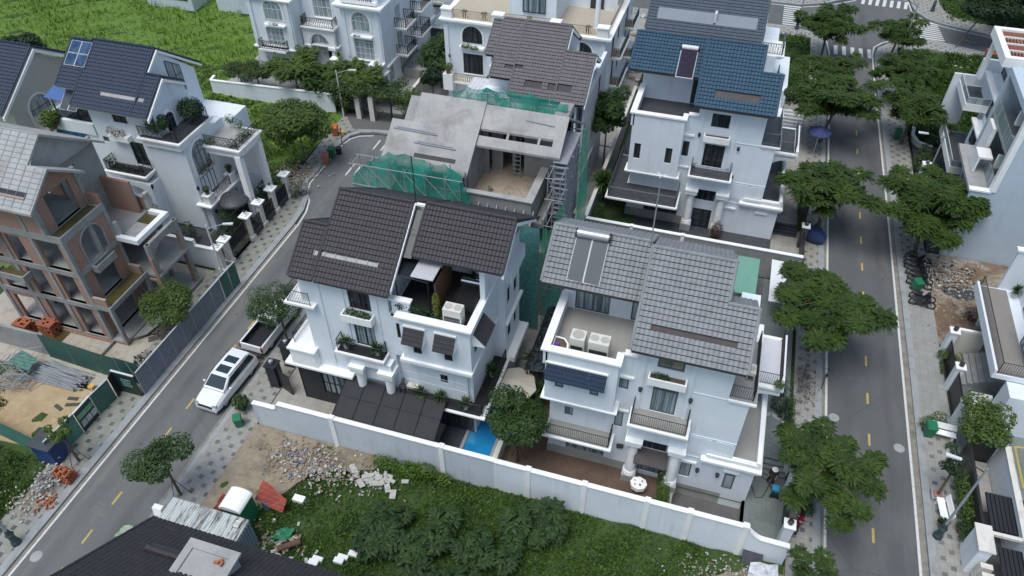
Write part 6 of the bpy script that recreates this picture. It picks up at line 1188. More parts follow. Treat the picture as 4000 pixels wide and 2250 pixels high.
wallrun('boundary_wall','white wall with spiked top beside the navy roofed villa gate',[(-46,36.2),(-37.2,36.2),(-37.15,36.2),(-35.2,36.2)],0,[2.5,2.5,2.0,2.0],cap='trim')
wallrun('boundary_wall','grey rendered wall at the corner of the brick house yard',[(-50,24.75),(-41.6,24.75)],-.3,2.1,mat='conc',cap=None)
wallrun('boundary_wall','white garden wall of the classical mansion facing the field',[(-52.2,61.6),(-52.0,60.6),(-37.6,60.6)],0,[1.5,1.5,2.1],cap='trim')
wallrun('boundary_wall','stained wall dividing the two mansion gardens',[(-30.3,61.5),(-30.3,72)],0,2.3,mat='cream',cap='cap')
wallrun('planter_wall','grey curved planter wall in the side driveway of the grey roofed villa',[(6.1,33.5),(6.9,33.7),(7.6,33.4),(7.9,32.6)],0,.5,mat='slabgrey',cap='slabgrey')
wallrun('planter_wall','curved cream planter edge under the trees by the far right pavement',[(18.2,73.5),(18.0,72),(18.4,70.8),(19.6,70.2)],0,.6,mat='cream',cap='trim')
def gatepost(label,x,y,h,mat,w_=.5,lamp='black',lampm=None):
 T = thing('gate_post',label,'gate post',(x,y,0)); p = MB(); p.box(x - w_ / 2,x + w_ / 2,y - w_ / 2,y + w_ / 2,0,h); p.build('pillar',[mat],T)
 c_ = MB(); c_.box(x - w_ / 2 - .07,x + w_ / 2 + .07,y - w_ / 2 - .07,y + w_ / 2 + .07,h,h + .1); c_.build('cap',['trim' if mat != 'granite' else 'granite'],T)
 if lamp: l_ = MB(); l_.lathe(x,y,[(.08,h + .1),(.16,h + .16),(.17,h + .38),(.05,h + .46)],6); l_.build('lantern',[lamp],T)
 return T
for k,(x,y,s) in enumerate(((8.0,24.9,'beside the front boundary wall'),(8.15,28.2,'by the blue pressure washer'),(8.15,29.9,'under the street tree'))): gatepost('white gate post of the grey villa ' + s,x,y,2.2,'white',.5,'black')
gatepost('black granite gate post nearest the white wall end, pool villa',-23.9 - 1.2,27.0,2.1,'granite',.7,'steel'); gatepost('black granite gate post farther from the white wall end, pool villa',-25.1,28.9,2.1,'granite',.7,'steel')
for y,s in ((43.2,'farthest'),(39.85,'middle'),(36.7,'nearest')): gatepost('white gate post with round black lantern, %s from the camera, right pavement' % s,18.2,y,2.2,'white',.5,'granite')
for x,y,s in ((8.2,52.2,'nearer'),(8.2,55.3,'farther')): gatepost('dark square gate post of the blue roofed villa, the %s one' % s,x,y,2.2,'granite2',.5,'black')
gatepost('white gate post with two lamps in front of the glass balcony house',18.0,63.9,2.4,'white',.6,'frame')
def baroque(x,y,lab):
 T = thing('ornate_gate_pillar',lab,'gate pillar',(x,y,0),'ornate white fence pillars of the navy roofed villa'); p = MB()
 p.box(x - .3,x + .3,y - .3,y + .3,.1,.5); p.box(x - .2,x + .2,y - .2,y + .2,.5,2.35); p.build('pillar',['cap'],T); c_ = MB(); cornice(c_,x - .24,x + .24,y - .24,y + .24,2.75,((0,.12),(.1,.12),(.18,.1),(-.02,.14))); c_.box(x - .14,x + .14,y - .14,y + .14,2.75,2.92); c_.build('capital',['trim'],T)
 l_ = MB(); l_.lathe(x,y,[(.1,2.92),(.13,3.0),(.04,3.1)],7); l_.build('lantern',['black'],T)
YS = [36.0,37.0,40.1,42.0,44.0,46.2]
for k,y in enumerate(YS): baroque(-35.0,y,('nearest ornate white pillar, beside the spiked wall','second nearest ornate white pillar, left of the wide iron gate','third ornate white pillar from the near end, right of the wide iron gate','fourth ornate white pillar from the near end','fifth ornate white pillar, last but one at the bend','farthest ornate white pillar at the road bend')[k])
for y0,y1,lab,h in ((37.3,39.8,'tall dark ornamental iron gate between white pillars on the left street',2.2),(40.4,41.8,'iron fence panel right of the tall ornamental gate',1.6),(42.3,43.8,'iron fence panel in the middle of the pillar row',1.6),(44.3,46.0,'last iron fence panel before the road bend',1.6)):
 T = thing('iron_gate' if h > 2 else 'iron_fence',lab,'gate' if h > 2 else 'fence',(-35,y0,0)); b = MB(); b.box(-35.15,-34.85,y0,y1,.05,.6 if h < 2 else .12); b.build('base',['granite2'],T); railing(T,[(-35,y0),(-35,y1)],.1,h,.12,'black','railing',r=.028,post=.035,deco=True)
for args in (((7.95,25.2),(8.1,27.9),'black sheet gate of the grey roofed villa','black',1.7),((8.15,28.5),(8.15,29.6),'narrow black side gate between white posts','black',1.7),((-24.9,26.9),(-23.6,26.4),'black slatted gate leaf open beside the granite posts','black',1.9),((18.2,37.0),(18.2,39.6),'black iron gate between two white posts on the right pavement','black',1.8),((18.2,40.2),(18.2,42.9),'dark fence panel beside the white planter border','black',1.5),((8.2,47.9),(8.2,51.9),'dark sheet gate of the blue roofed villa driveway','granite2',1.7)):
 (x0,y0),(x1,y1),lab,mt,h = args; T = thing('gate',lab,'gate',(x0,y0,0)); g = MB(); d = Vector((x1 - x0,y1 - y0)).normalized(); n = Vector((-d.y,d.x)) * .03
 g.prism([(x0 - n.x,y0 - n.y),(x1 - n.x,y1 - n.y),(x1 + n.x,y1 + n.y),(x0 + n.x,y0 + n.y)],.15,h); g.build('gate_leaf',[mt],T); railing(T,[(x0,y0),(x1,y1)],.15,h - .05,.15,'iron','gate_bars',r=.03)
T = thing('garden_gate','black wrought iron garden gate between rough stone posts under flowering vines','gate',(-33,60.3,0))
for x in (-34.8,-33.3): p = MB(); p.box(x - .25,x + .25,60.0,60.5,0,2.7); p.build('post',['cap'],T)
railing(T,[(-34.5,60.2),(-33.6,60.2)],.15,2.1,.12,'iron','gate_leaf',deco=True); railing(T,[(-33.0,60.2),(-31.3,60.3)],.15,2.2,.12,'iron','gate_leaf',deco=True)
def corr(name,label,pts,z0,z1,mat,rail='framewht',plen=1.2,posts=True):
 T = thing(name,label,'fence',(pts[0][0],pts[0][1],0),'corrugated hoarding panels round the building site')
 for (xa,ya),(xb,yb) in zip(pts[:-1],pts[1:]):
  Ln = math.hypot(xb - xa,yb - ya); n = max(1,round(Ln / plen)); d = Vector(((xb - xa) / Ln,(yb - ya) / Ln)); nr = Vector((-d.y,d.x))
  for i in range(n):
   mb = MB(); s0,s1 = Ln * i / n + .01,Ln * (i + 1) / n - .01; k = max(4,int((s1 - s0) / .05)); dz = rnd.uniform(-.03,.03); tl = rnd.uniform(-.03,.03)
   for j in range(k):
    P = []
    for q in (j,j + 1):
     s = s0 + (s1 - s0) * q / k; o = .02 * (1 if q % 2 else -1); P.append((xa + d.x * s + nr.x * o,ya + d.y * s + nr.y * o))
    mb.quad((*P[0],z0),(*P[1],z0),(P[1][0] + nr.x * tl,P[1][1] + nr.y * tl,z1 + dz),(P[0][0] + nr.x * tl,P[0][1] + nr.y * tl,z1 + dz))
   mb.build('panel',[mat[i % len(mat)] if isinstance(mat,list) else mat],T)
   if posts: q = MB(); x,y = xa + d.x * (s0 - .01),ya + d.y * (s0 - .01); q.tube([(x,y,z0),(x,y,z1 + .03)],.035,4); q.build('post',['galv'],T)
  if rail: q = MB(); q.tube([(xa,ya,z1 + .05),(xb,yb,z1 + .05)],.045,5); q.build('top_rail',[rail],T)
 return T
Mt['hoard'] = mk('grey_hoarding',(.20,.23,.26),.55,.12,.8,stain=(.13,.13,.12),sfac=.4,sscale=1.3); Mt['hoardg'] = mk('green_hoarding',(.055,.15,.12),.55,.12,.8,stain=(.10,.14,.12),sfac=.4,sscale=1.3); Mt['hoardt'] = mk('teal_hoarding',(.10,.25,.20),.6,.15,.8)
corr('hoarding','grey corrugated hoarding with white top rail along the left street',[(-33.15,23.6),(-33.1,33.2)],.1,2.2,'hoard'); corr('hoarding','short green hoarding panels at the far end of the grey hoarding',[(-33.1,33.25),(-33.05,35.2)],.1,2.2,'hoardg')
corr('hoarding','long leaning green hoarding between brick house yard and pipe yard',[(-41.7,24.55),(-37.2,24.3),(-33.4,24.2)],.0,2.4,'hoardg',rail=None,plen=1.9)
corr('hoarding','green hoarding panel on the pavement edge between the two site signs',[(-34.9,21.3),(-34.75,22.8)],.0,2.0,'hoardg',plen=2)
corr('hoarding','teal hoarding panels at the street corner behind the brick stack',[(-35.15,17.5),(-34.95,19.8)],.0,2.0,'hoardt'); corr('hoarding','grey green hoarding running back from the street corner',[(-35.2,17.5),(-40.8,18.2),(-46,18.8)],.0,1.9,'hoardt',rail=None,plen=1.8,posts=False)
def textmesh(txt,size,mat,name,parent,mw,ext=.004):
 cu = bpy.data.curves.new(name,'FONT'); cu.body = txt; cu.size = size; cu.extrude = ext; o = bpy.data.objects.new('tmp',cu); C.objects.link(o); bpy.context.view_layer.update()
 me = bpy.data.meshes.new_from_object(o.evaluated_get(bpy.context.evaluated_depsgraph_get())); C.objects.unlink(o); bpy.data.objects.remove(o)
 me.transform(Matrix.Translation(-worigin(parent)) @ mw); me.materials.clear(); me.materials.append(Mt[mat]); r = bpy.data.objects.new(name,me); C.objects.link(r); r.parent = parent; return r
Mt['mint'] = mk('mint_print',(.30,.52,.40),.6,.05); Mt['signdk'] = mk('dark_green_sign',(.012,.035,.032),.5,.1); Mt['signgr'] = mk('green_band',(.10,.30,.15),.6,.1); Mt['paper'] = mk('printed_picture',(.40,.43,.43),.7,.5,5)
T = thing('site_sign','dark green site sign reading VILLA 2023 facing the street corner','sign',(-34,23.4,0)); b = MB(); b.box(-34.85,-33.2,23.36,23.42,.1,2.15); b.build('board',['signdk'],T); b = MB(); b.box(-34.9,-33.15,23.33,23.45,2.15,2.22); b.build('top_rail',['framewht'],T)
S_ = Matrix(((1,0,0,0),(0,0,-1,0),(0,1,0,0),(0,0,0,1)))
for t_,z_,s_ in (('IVORY',1.45,.26),('VILLA',1.2,.26),('2023',.88,.34)): textmesh(t_,s_,'mint','lettering',T,Matrix.Translation((-34.3,23.355,z_)) @ S_)
b = MB(); b.box(-34.36,-34.33,23.345,23.36,.88,1.6); b.build('vertical_bar',['mint'],T)
T = thing('site_sign','dark side board of the corner sign facing the pavement','sign',(-34.9,23,0)); b = MB(); b.prism([(-34.75,22.85),(-34.7,22.85),(-34.86,23.42),(-34.91,23.42)],.1,2.1); b.build('board',['granite'],T)
T = thing('site_sign','green and white advertising board with three pictures on the site hoarding','sign',(-34.9,20.6,0)); b = MB(); b.box(-34.96,-34.9,19.85,21.25,.1,2.0); b.build('board',['signdk'],T); b = MB(); b.box(-34.9,-34.885,19.88,21.22,1.2,1.62); b.build('band',['signgr'],T)
E_m = Matrix(((0,0,1,0),(1,0,0,0),(0,1,0,0),(0,0,0,1))); textmesh('KHONG GIAN',.17,'mint','lettering',T,Matrix.Translation((-34.88,19.98,1.44)) @ E_m); textmesh('TUYET DEP',.2,'mint','lettering',T,Matrix.Translation((-34.88,19.98,1.23)) @ E_m)
for k in range(3): b = MB(); b.box(-34.9,-34.885,19.95 + .44 * k,20.33 + .44 * k,.5,1.0); b.build('picture',['paper'],T)
b = MB(); b.box(-34.99,-34.87,19.8,21.3,2.0,2.06); b.build('top_rail',['framewht'],T)
# == STREET LAMPS
Mt['lamppaint'] = mk('grey_lamp_paint',(.36,.40,.43),.4,.06,metal=.3); Mt['lampbase'] = mk('dark_cast_base',(.03,.055,.06),.45,.2,5)
def lamp(label,x,y,h,az,base=True,arm=1.3):
 T = thing('street_lamp',label,'street lamp',(x,y,.12),'street lamps along the pavements'); p = MB(); p.tube([(x,y,1.2 if base else .1),(x,y,h)],.085,8,r2=.055); p.build('pole',['lamppaint' if base else 'framewht'],T)
 if base: b = MB(); b.lathe(x,y,[(.27,.1),(.25,.35),(.19,.45),(.18,.95),(.24,1.05),(.16,1.15),(.13,1.45),(.09,1.5)],14); b.build('base',['lampbase'],T)
 d = Vector((math.cos(az),math.sin(az),0)); P = Vector((x,y,h)); a = MB(); a.tube([P - Vector((0,0,.35)),P - Vector((0,0,.1)) + d * arm * .5,P + d * arm + Vector((0,0,.05))],.03,5); a.tube([P - Vector((0,0,.9)),P - Vector((0,0,.5)) + d * arm * .35],.02,4); a.build('arm',['black' if base else 'lamppaint'],T)
 hd = MB(); c0 = P + d * (arm + .3); n = Vector((-d.y,d.x,0)); q = [c0 - d * .38 - n * .07,c0 + d * .38 - n * .11,c0 + d * .38 + n * .11,c0 - d * .38 + n * .07]
 hd.add([tuple(v + Vector((0,0,.0))) for v in q] + [tuple(v + Vector((0,0,.1))) for v in q],[(3,2,1,0),(4,5,6,7),(0,1,5,4),(1,2,6,5),(2,3,7,6),(3,0,4,7)]); hd.build('lamp_head',['framewht'],T); return T
lamp('tall grey street lamp with cast base beside the white benches',16.45,27.95,6.9,math.radians(172)); lamp('street lamp with cast base at the bottom left pavement corner',-33.35,12.3,7.0,0.1)
lamp('street lamp leaning over the corner lot grass near the crossroads',17.6,88.3,6.9,math.radians(165)); lamp('street lamp at the crossroads corner beside the zebra crossing',6.6,94.2,7,1.9); lamp('street lamp across the crossroads near the far right lot',22.6,104.3,7,4.0); lamp('street lamp half hidden behind the big tree near the motorbikes',17.7,61.5,6.6,math.radians(180))
lamp('thin white street lamp in front of the ornate gate pillars',-34.3,35.0,5.6,.35,False); lamp('thin white street lamp by the mansion garden wall',-36.5,60.0,5.2,.25,False)
T = thing('antenna_mast','tall thin mast with small white propeller on the grey villa ridge','antenna',(-2.2,31.6,13.9)); m_ = MB(); m_.tube([(-2.2,31.6,13.6),(-2.2,31.6,18.6)],.035,6); m_.build('mast',['galv'],T); m_ = MB(); [m_.tube([(-2.2,31.6,18.6),(-2.2 + .28 * math.cos(a),31.6 + .28 * math.sin(a),18.65)],.035,4) for a in (.3,2.4,4.5)]; m_.build('antenna_head',['framewht'],T)
T = thing('antenna_mast','dark thin rod standing at the ridge of the dark roofed villa','antenna',(-15,30.5,14.9)); m_ = MB(); m_.tube([(-15,30.5,14.7),(-15,30.5,18.0)],.03,5); m_.tube([(-15.2,29,14.3),(-14.5,29.0,14.35)],.02,4); m_.build('mast',['black'],T)
# == ROOFTOP EQUIPMENT
def heater(label,x0,x1,y,z,k,L_,tank,panel,tubes=False,cap='black',out=.25,tr=.2):
 """tank along x at the top, collector panels down the slope k"""
 T = thing('solar_water_heater',label,'water heater',(x0,y,z)); t = MB(); n = 16
 t.tube([(x0,y + .15,z + .42),(x1,y + .15,z + .42)],tr,n); t.build('tank',[tank],T,smooth=False)
 for e,(a,b) in enumerate(((x0 - .05,x0 + .04),(x1 - .04,x1 + .05))): c_ = MB(); c_.tube([(a,y + .15,z + .42),(b,y + .15,z + .42)],tr * 1.04,n); c_.build('end_cap',[cap],T)
 Yl = y - L_; f = MB(); zz = lambda yy_,o: z + (yy_ - y) * k + o
 if tubes:
  for i in range(18): x = x0 + .12 + (x1 - x0 - .24) * i / 17; q = f.tube([(x,y,zz(y,.3)),(x,Yl,zz(Yl,.2))],.024,5)
  f.build('vacuum_tubes',[panel],T); f = MB(); f.tube([(x0,Yl,zz(Yl,.2)),(x1,Yl,zz(Yl,.2))],.035,5); [f.tube([(x,y,zz(y,.22)),(x,Yl,zz(Yl,.15))],.03,4) for x in (x0 + .02,x1 - .02)]; f.build('frame',['framewht'],T)
 else:
  m_ = (x0 + x1) / 2
  for a,b in ((x0 + .02,m_ - .02),(m_ + .02,x1 - .02)):
   p = MB(); p.add([(a,Yl,zz(Yl,.16)),(b,Yl,zz(Yl,.16)),(b,y,zz(y,.22)),(a,y,zz(y,.22)),(a,Yl,zz(Yl,.08)),(b,Yl,zz(Yl,.08)),(b,y,zz(y,.14)),(a,y,zz(y,.14))],[(0,1,2,3),(4,7,6,5),(0,4,5,1),(1,5,6,2),(3,7,4,0)]); pp = p.build('collector_panel',[panel],T)
   e = MB(); e.tube([(a,Yl,zz(Yl,.17)),(b,Yl,zz(Yl,.17)),(b,y,zz(y,.23)),(a,y,zz(y,.23)),(a,Yl,zz(Yl,.17))],.022,4); e.build('rim',['framewht'],pp)
  f.tube([(x0,y + .1,zz(y,.1)),(x0,y + .15,z + .3)],.02,4); f.tube([(x1,y + .1,zz(y,.1)),(x1,y + .15,z + .3)],.02,4); f.build('stand',['steel'],T)
 return T
Mt['collector'] = mk('collector_glass',(.07,.078,.09),.5,.1,spec=.3); Mt['tubedk'] = mk('purple_tubes',(.05,.035,.06),.25,.2,8)
zk = lambda y: 14.2 - (31.85 - y) * .65
heater('solar water heater with silver tank and two flat panels on the grey roof',-6.15,-4.35,31.3,zk(31.3),.65,2.0,'steel','collector',tr=.26)
zi = lambda y: 14.2 - (57.05 - y) * .65
heater('solar water heater with dark vacuum tubes on the blue roof',-3.9,-2.6,55.9,zi(55.9),.65,1.9,'framewht','tubedk',True,tr=.18)
zn = lambda y: 14.05 - (43.6 - y) * .73
heater('solar water heater with white tank beside the navy roof',-49.1,-47.5,41.5,11.2,.75,1.75,'framewht','collector',tr=.24)
T = thing('photovoltaic_panel','four dark photovoltaic panels on the left part of the navy roof','solar panel',(-48.3,42.6,13)); 
for i in range(2):
 for j in range(2):
  p = MB(); a,b = -49.0 + i * .95,-48.1 + i * .95; y0,y1 = 41.75 + j * .85,42.55 + j * .85; p.add([(a,y0,zn(y0) + .12),(b,y0,zn(y0) + .12),(b,y1,zn(y1) + .12),(a,y1,zn(y1) + .12)],[(0,1,2,3)]); pp = p.build('panel',['glassblue'],T); e = MB(); e.tube([(a,y0,zn(y0) + .13),(b,y0,zn(y0) + .13),(b,y1,zn(y1) + .13),(a,y1,zn(y1) + .13),(a,y0,zn(y0) + .13)],.022,4); e.build('rim',['framewht'],pp)
T = thing('solar_water_heater','silver heater tank above black slats on the pool villa roof terrace','water heater',(-11.6,30,10.4)); t = MB(); t.tube([(-12.1,29.3,11.1),(-10.9,29.3,11.1)],.2,14); t.build('tank',['chrome'],T); t = MB(); [t.tube([(-12.0 + i * .1,29.2,11.0),(-12.0 + i * .1,27.7,10.6)],.03,5) for i in range(12)]; t.build('vacuum_tubes',['black'],T)
T = thing('water_tank','upright ribbed stainless steel water tank on the pool villa roof terrace','water tank',(-11.3,30.3,10.1)); t = MB(); t.lathe(-11.3,30.1,[(.44,10.5),(.46,10.55),(.46,10.85),(.44,10.88),(.46,10.91),(.46,11.25),(.44,11.28),(.46,11.31),(.46,11.65),(.38,11.8),(.2,11.88),(.18,11.95),(.03,11.97)],22); t.build('tank',['chrome'],T,smooth=True); t = MB(); [t.tube([(-11.3 + .4 * math.cos(a),30.1 + .4 * math.sin(a),10.05),(-11.3 + .42 * math.cos(a),30.1 + .42 * math.sin(a),10.52)],.03,5) for a in (.7,2.3,3.9,5.5)]; t.build('stand',['steel'],T)
def acbox(label,x0,x1,y0,y1,z0,z1,fans=1,grille=True):
 T = thing('air_conditioner',label,'air conditioner',(x0,y0,z0)); b = MB(); b.box(x0,x1,y0,y1,z0 + .06,z1); b.build('casing',['ac'],T,bevel=.02); g = MB(); g.box(x0 + .07,x1 - .07,y0 - .015,y0 - .002,z0 + .12,z0 + (z1 - z0) * .62); g.build('grille',['black'],T)
 g = MB(); n = int((x1 - x0) / .12); [g.box(x0 + .07 + i * .12,x0 + .08 + i * .12,y0 - .025,y0 - .016,z0 + .12,z0 + (z1 - z0) * .62) for i in range(n)]; [g.box(x0 + .07,x1 - .07,y0 - .025,y0 - .016,z0 + .12 + i * .12,z0 + .13 + i * .12) for i in range(int((z1 - z0) * .5 / .12))]; g.build('grille_bars',['slabgrey'],T)
 for k in range(fans):
  cx = x0 + (x1 - x0) * (k + .5) / fans; cy = (y0 + y1) / 2; r = min((x1 - x0) / fans,y1 - y0) * .43; f = MB(); f.lathe(cx,cy,[(r,z1 + .001),(r,z1 + .012),(r * .92,z1 + .012),(r * .92,z1 + .004)],20); fo = f.build('fan',['slabgrey'],T)
  f = MB(); [f.tube([(cx - math.sqrt(max(0,r * r - d * d)),cy + d,z1 + .02),(cx + math.sqrt(max(0,r * r - d * d)),cy + d,z1 + .02)],.008,3) for d in np.linspace(-r * .9,r * .9,8)]; f.build('fan_guard',['ac'],fo)
 return T
acbox('white air conditioner unit with one top fan on the beige terrace',-5.3,-4.5,27.05,27.8,9.33,10.75); acbox('wider white air conditioner unit with two top fans on the beige terrace',-4.3,-3.2,27.05,27.8,9.33,10.75,2); acbox('large cream air conditioner with two fans on the pool villa terrace',-12.25,-11.2,26.55,27.2,10.04,11.35,2)
T = acbox('small split air conditioner on the black floored corner balcony',-15.1,-14.3,26.55,26.88,3.33,3.95,1)
acbox('small air conditioner by the right eave of the grey roofed villa',4.0,4.45,28.6,29.3,8.8,9.4,1); acbox('two fan air conditioner outside the small house between the mansions',-35.3,-33.9,82.0,82.4,2.6,3.3,2)
T = thing('planter_box','octagonal corner planter with soil and purple pot on the beige terrace','planter',(-6,27.3,9.33)); pol = [(-6.2,26.55),(-5.55,26.55),(-5.3,26.85),(-5.35,27.25),(-5.65,27.6),(-6.2,27.65)]; p = MB(); p.prism(pol,9.33,10.05); p.build('kerb',['trim'],T); p = MB(); p.prism([(x * .8 - 5.85 * .2,y * .8 + 27.08 * .2) for x,y in pol],10.05,10.06); p.build('soil',['soil'],T); p = MB(); p.lathe(-5.95,26.95,[(.06,10.06),(.13,10.22),(.08,10.22)],10); p.build('pot',[mk('purple_pot',(.14,.05,.35),.5,.1)],T)
# == VEHICLES
Mt['carwhite'] = mk('white_car_paint',(.78,.79,.8),.25,.02,spec=.6,coat=.7); Mt['carglass'] = mk('car_glass',(.02,.035,.04),.08,.2,spec=.8); Mt['tyre'] = mk('tyre_rubber',(.02,.02,.02),.8,.2,8); Mt['lightglass'] = mk('headlight_glass',(.25,.27,.28),.1,.1,spec=.8); Mt['taillight'] = mk('tail_light',(.25,.01,.01),.2,.1)
def loft(mb,st,close=True):
 """stations: (y, [(x,z)...half section bottom to top]) mirrored about x=0"""
 rows = []
 for y,h in st:
  full = [(-x,z) for x,z in h] + [(x,z) for x,z in reversed(h)]; rows.append([(x,y,z) for x,z in full])
 n = len(rows[0]); o = len(mb.v)
 for r in rows: mb.v.extend(r)
 for i in range(len(rows) - 1):
  for j in range(n): a = o + i * n + j; b = o + i * n + (j + 1) % n; mb.f.append((a,a + n,b + n,b)); mb.m.append(0)
 mb.f.append(tuple(o + j for j in range(n))); mb.m.append(0); mb.f.append(tuple(o + (len(rows) - 1) * n + j for j in range(n - 1,-1,-1))); mb.m.append(0)
def wheels(T,w,y1,y2,r=.37):
 for sx in (-1,1):
  for y in (y1,y2):
   t = MB(); x = sx * (w - .13); o = len(t.v)
   for k,(rr,dx) in enumerate(((r * .6,.12),(r * .97,.12),(r,.09),(r,-.09),(r * .97,-.12),(r * .6,-.12))):
    t.v.extend([(x + dx * sx,y + rr * math.cos(2 * PI * j / 18),r + rr * math.sin(2 * PI * j / 18)) for j in range(18)])
   for k in range(5):
    for j in range(18): a = o + k * 18 + j; b = o + k * 18 + (j + 1) % 18; t.f.append((a,b,b + 18,a + 18)); t.m.append(0)
   wh = t.build('wheel',['tyre'],T); h = MB(); h.tube([(x + .02 * sx,y,r),(x + .1 * sx,y,r)],r * .6,14); [h.tube([(x + .105 * sx,y,r),(x + .105 * sx,y + r * .56 * math.cos(a),r + r * .56 * math.sin(a))],.03,4) for a in np.linspace(0,2 * PI,6)[:5]]; h.build('rim',['steel'],wh)
def suv():
 T = thing('parked_car','white sport utility car with two dark roof windows parked by the kerb','car',(0,0,0)); b = MB()
 S = lambda w,zt,zs,c=.82,zb=.3: [(w * .86,zb),(w,zb + .12),(w * 1.0,zs),(w * .98,zs + .14),(w * c,zt)]
 loft(b,[(-2.36,S(.62,.62,.42,.8,.34)),(-2.3,S(.80,.80,.5,.8,.28)),(-2.1,S(.90,.93,.6,.84)),(-1.7,S(.94,1.03,.7)),(-1.15,S(.95,1.12,.78)),(-.4,S(.95,1.12,.82,.9)),(1.2,S(.95,1.14,.84,.9)),(2.0,S(.95,1.15,.84,.9)),(2.28,S(.92,1.1,.8,.88)),(2.36,S(.85,.9,.7,.85,.36))])
 G_s = lambda w,zt,wt: [(w,1.08),(w * .985,1.2),(wt * 1.03,zt - .06),(wt * .95,zt)]
 loft(b,[(-1.25,G_s(.82,1.13,.80)),(-.35,G_s(.86,1.66,.70)),(.2,G_s(.87,1.72,.70)),(1.4,G_s(.86,1.72,.69)),(2.0,G_s(.84,1.66,.67)),(2.28,G_s(.80,1.16,.74))]); b.build('body',['carwhite'],T,bevel=.03)
 g = MB(); g.add([(-.70,-1.12,1.24),(.70,-1.12,1.24),(.60,-.42,1.645),(-.60,-.42,1.645)],[(0,1,2,3)]); g.build('windscreen',['carglass'],T)
 g = MB(); g.add([(-.6,2.16,1.5),(.6,2.16,1.5),(.68,2.29,1.2),(-.68,2.29,1.2)],[(0,1,2,3)]); g.build('rear_window',['carglass'],T)
 for s in (-1,1): g = MB(); g.add([(s * .875,-1.0,1.18),(s * .885,2.1,1.2),(s * .74,1.85,1.62),(s * .755,-.3,1.6)],[(0,1,2,3) if s > 0 else (3,2,1,0)]); g.build('side_window',['carglass'],T)
 for y0,y1 in ((-.15,.45),(.75,1.3)): g = MB(); g.box(-.46,.46,y0,y1,1.70,1.735); g.build('roof_window',['carglass'],T,bevel=.01)
 for s in (-1,1):
  r = MB(); r.tube([(s * .68,-.3,1.72),(s * .69,1.7,1.74)],.02,5); r.build('roof_rail',['black'],T); r = MB(); r.box(s * 1.02 - .09,s * 1.02 + .09,-.85,-.72,1.12,1.24); r.build('mirror',['carwhite'],T,bevel=.03)
  h = MB(); h.box(s * .68 - .17,s * .68 + .17,-2.30,-2.1,.76,.86); h.build('headlight',['lightglass'],T,bevel=.02); h = MB(); h.box(s * .8 - .1,s * .8 + .1,2.28,2.37,.85,1.05); h.build('tail_light',['taillight'],T)
  for y in (0.1,1.05): h = MB(); h.box(s * .955 - .012,s * .955 + .012,y - .1,y + .1,.93,.96); h.build('door_handle',['steel'],T)
 g = MB(); g.box(-.55,.55,-2.37,-2.28,.62,.78); g.build('grille',['black'],T); g = MB(); g.box(-.8,.8,-2.36,-2.2,.28,.38); g.build('bumper',['steel'],T,bevel=.02); g = MB(); g.box(-.26,.26,-2.385,-2.37,.5,.6); g.build('number_plate',['framewht'],T); wheels(T,.95,-1.42,1.42); return T
place(suv(),(-28.2,25.85,0),math.radians(-3))
def pickup():
 T = thing('pickup_truck','white pickup truck with open black lined bed parked behind the car','pickup truck',(0,0,0)); b = MB(); S = lambda w,zt,zs,c=.9,zb=.42: [(w * .86,zb),(w,zb + .12),(w,zs),(w * .98,zs + .1),(w * c,zt)]
 loft(b,[(.1,S(.93,1.15,.9)),(1.0,S(.93,1.15,.9)),(1.6,S(.93,1.12,.85,.85)),(2.4,S(.9,1.03,.8,.82)),(2.65,S(.78,.8,.6,.8))]); G_s = lambda w,zt,wt: [(w,1.1),(w * .985,1.25),(wt * 1.03,zt - .06),(wt * .95,zt)]
 loft(b,[(-.35,G_s(.84,1.7,.7)),(.3,G_s(.86,1.78,.7)),(.9,G_s(.86,1.74,.7)),(1.6,G_s(.8,1.15,.76))]); b.box(-.93,.93,-.35,.1,.45,1.14); b.build('body',['carwhite'],T,bevel=.03)
 d = MB(); d.box(-.93,-.80,-2.5,-.36,.5,1.13); d.box(.80,.93,-2.5,-.36,.5,1.13); d.box(-.80,.80,-2.62,-2.5,.55,1.13); d.box(-.93,.93,-2.5,-.36,.45,.5); d.build('bed',['carwhite'],T,bevel=.02); d = MB(); d.box(-.79,.79,-2.49,-.37,.58,.64); d.box(-.8,-.76,-2.49,-.37,.64,1.1); d.box(.76,.8,-2.49,-.37,.64,1.1); d.box(-.76,.76,-.41,-.37,.64,1.1); d.build('bed_liner',['black'],T)
 for pts,n_ in (([(-.66,.95,1.69),(.66,.95,1.69),(.72,1.5,1.26),(-.72,1.5,1.26)],'windscreen'),([(-.64,-.36,1.62),(.64,-.36,1.62),(.74,-.37,1.2),(-.74,-.37,1.2)],'rear_window')): g = MB(); g.add(pts,[(3,2,1,0)]); g.build(n_,['carglass'],T)
 for s in (-1,1): g = MB(); g.add([(s * .875,-.25,1.22),(s * .875,1.35,1.2),(s * .75,.9,1.62),(s * .75,-.2,1.62)],[(0,1,2,3)]); g.build('side_window',['carglass'],T); t = MB(); t.box(s * .87 - .06,s * .87 + .06,-2.65,-2.55,.75,1.0); t.build('tail_light',['taillight'],T)
 g = MB(); g.box(-.85,.85,-2.85,-2.66,.42,.55); g.build('bumper',['black'],T,bevel=.02); wheels(T,.93,1.75,-1.5,.39); return T
place(pickup(),(-28.0,31.4,0),math.radians(-2))
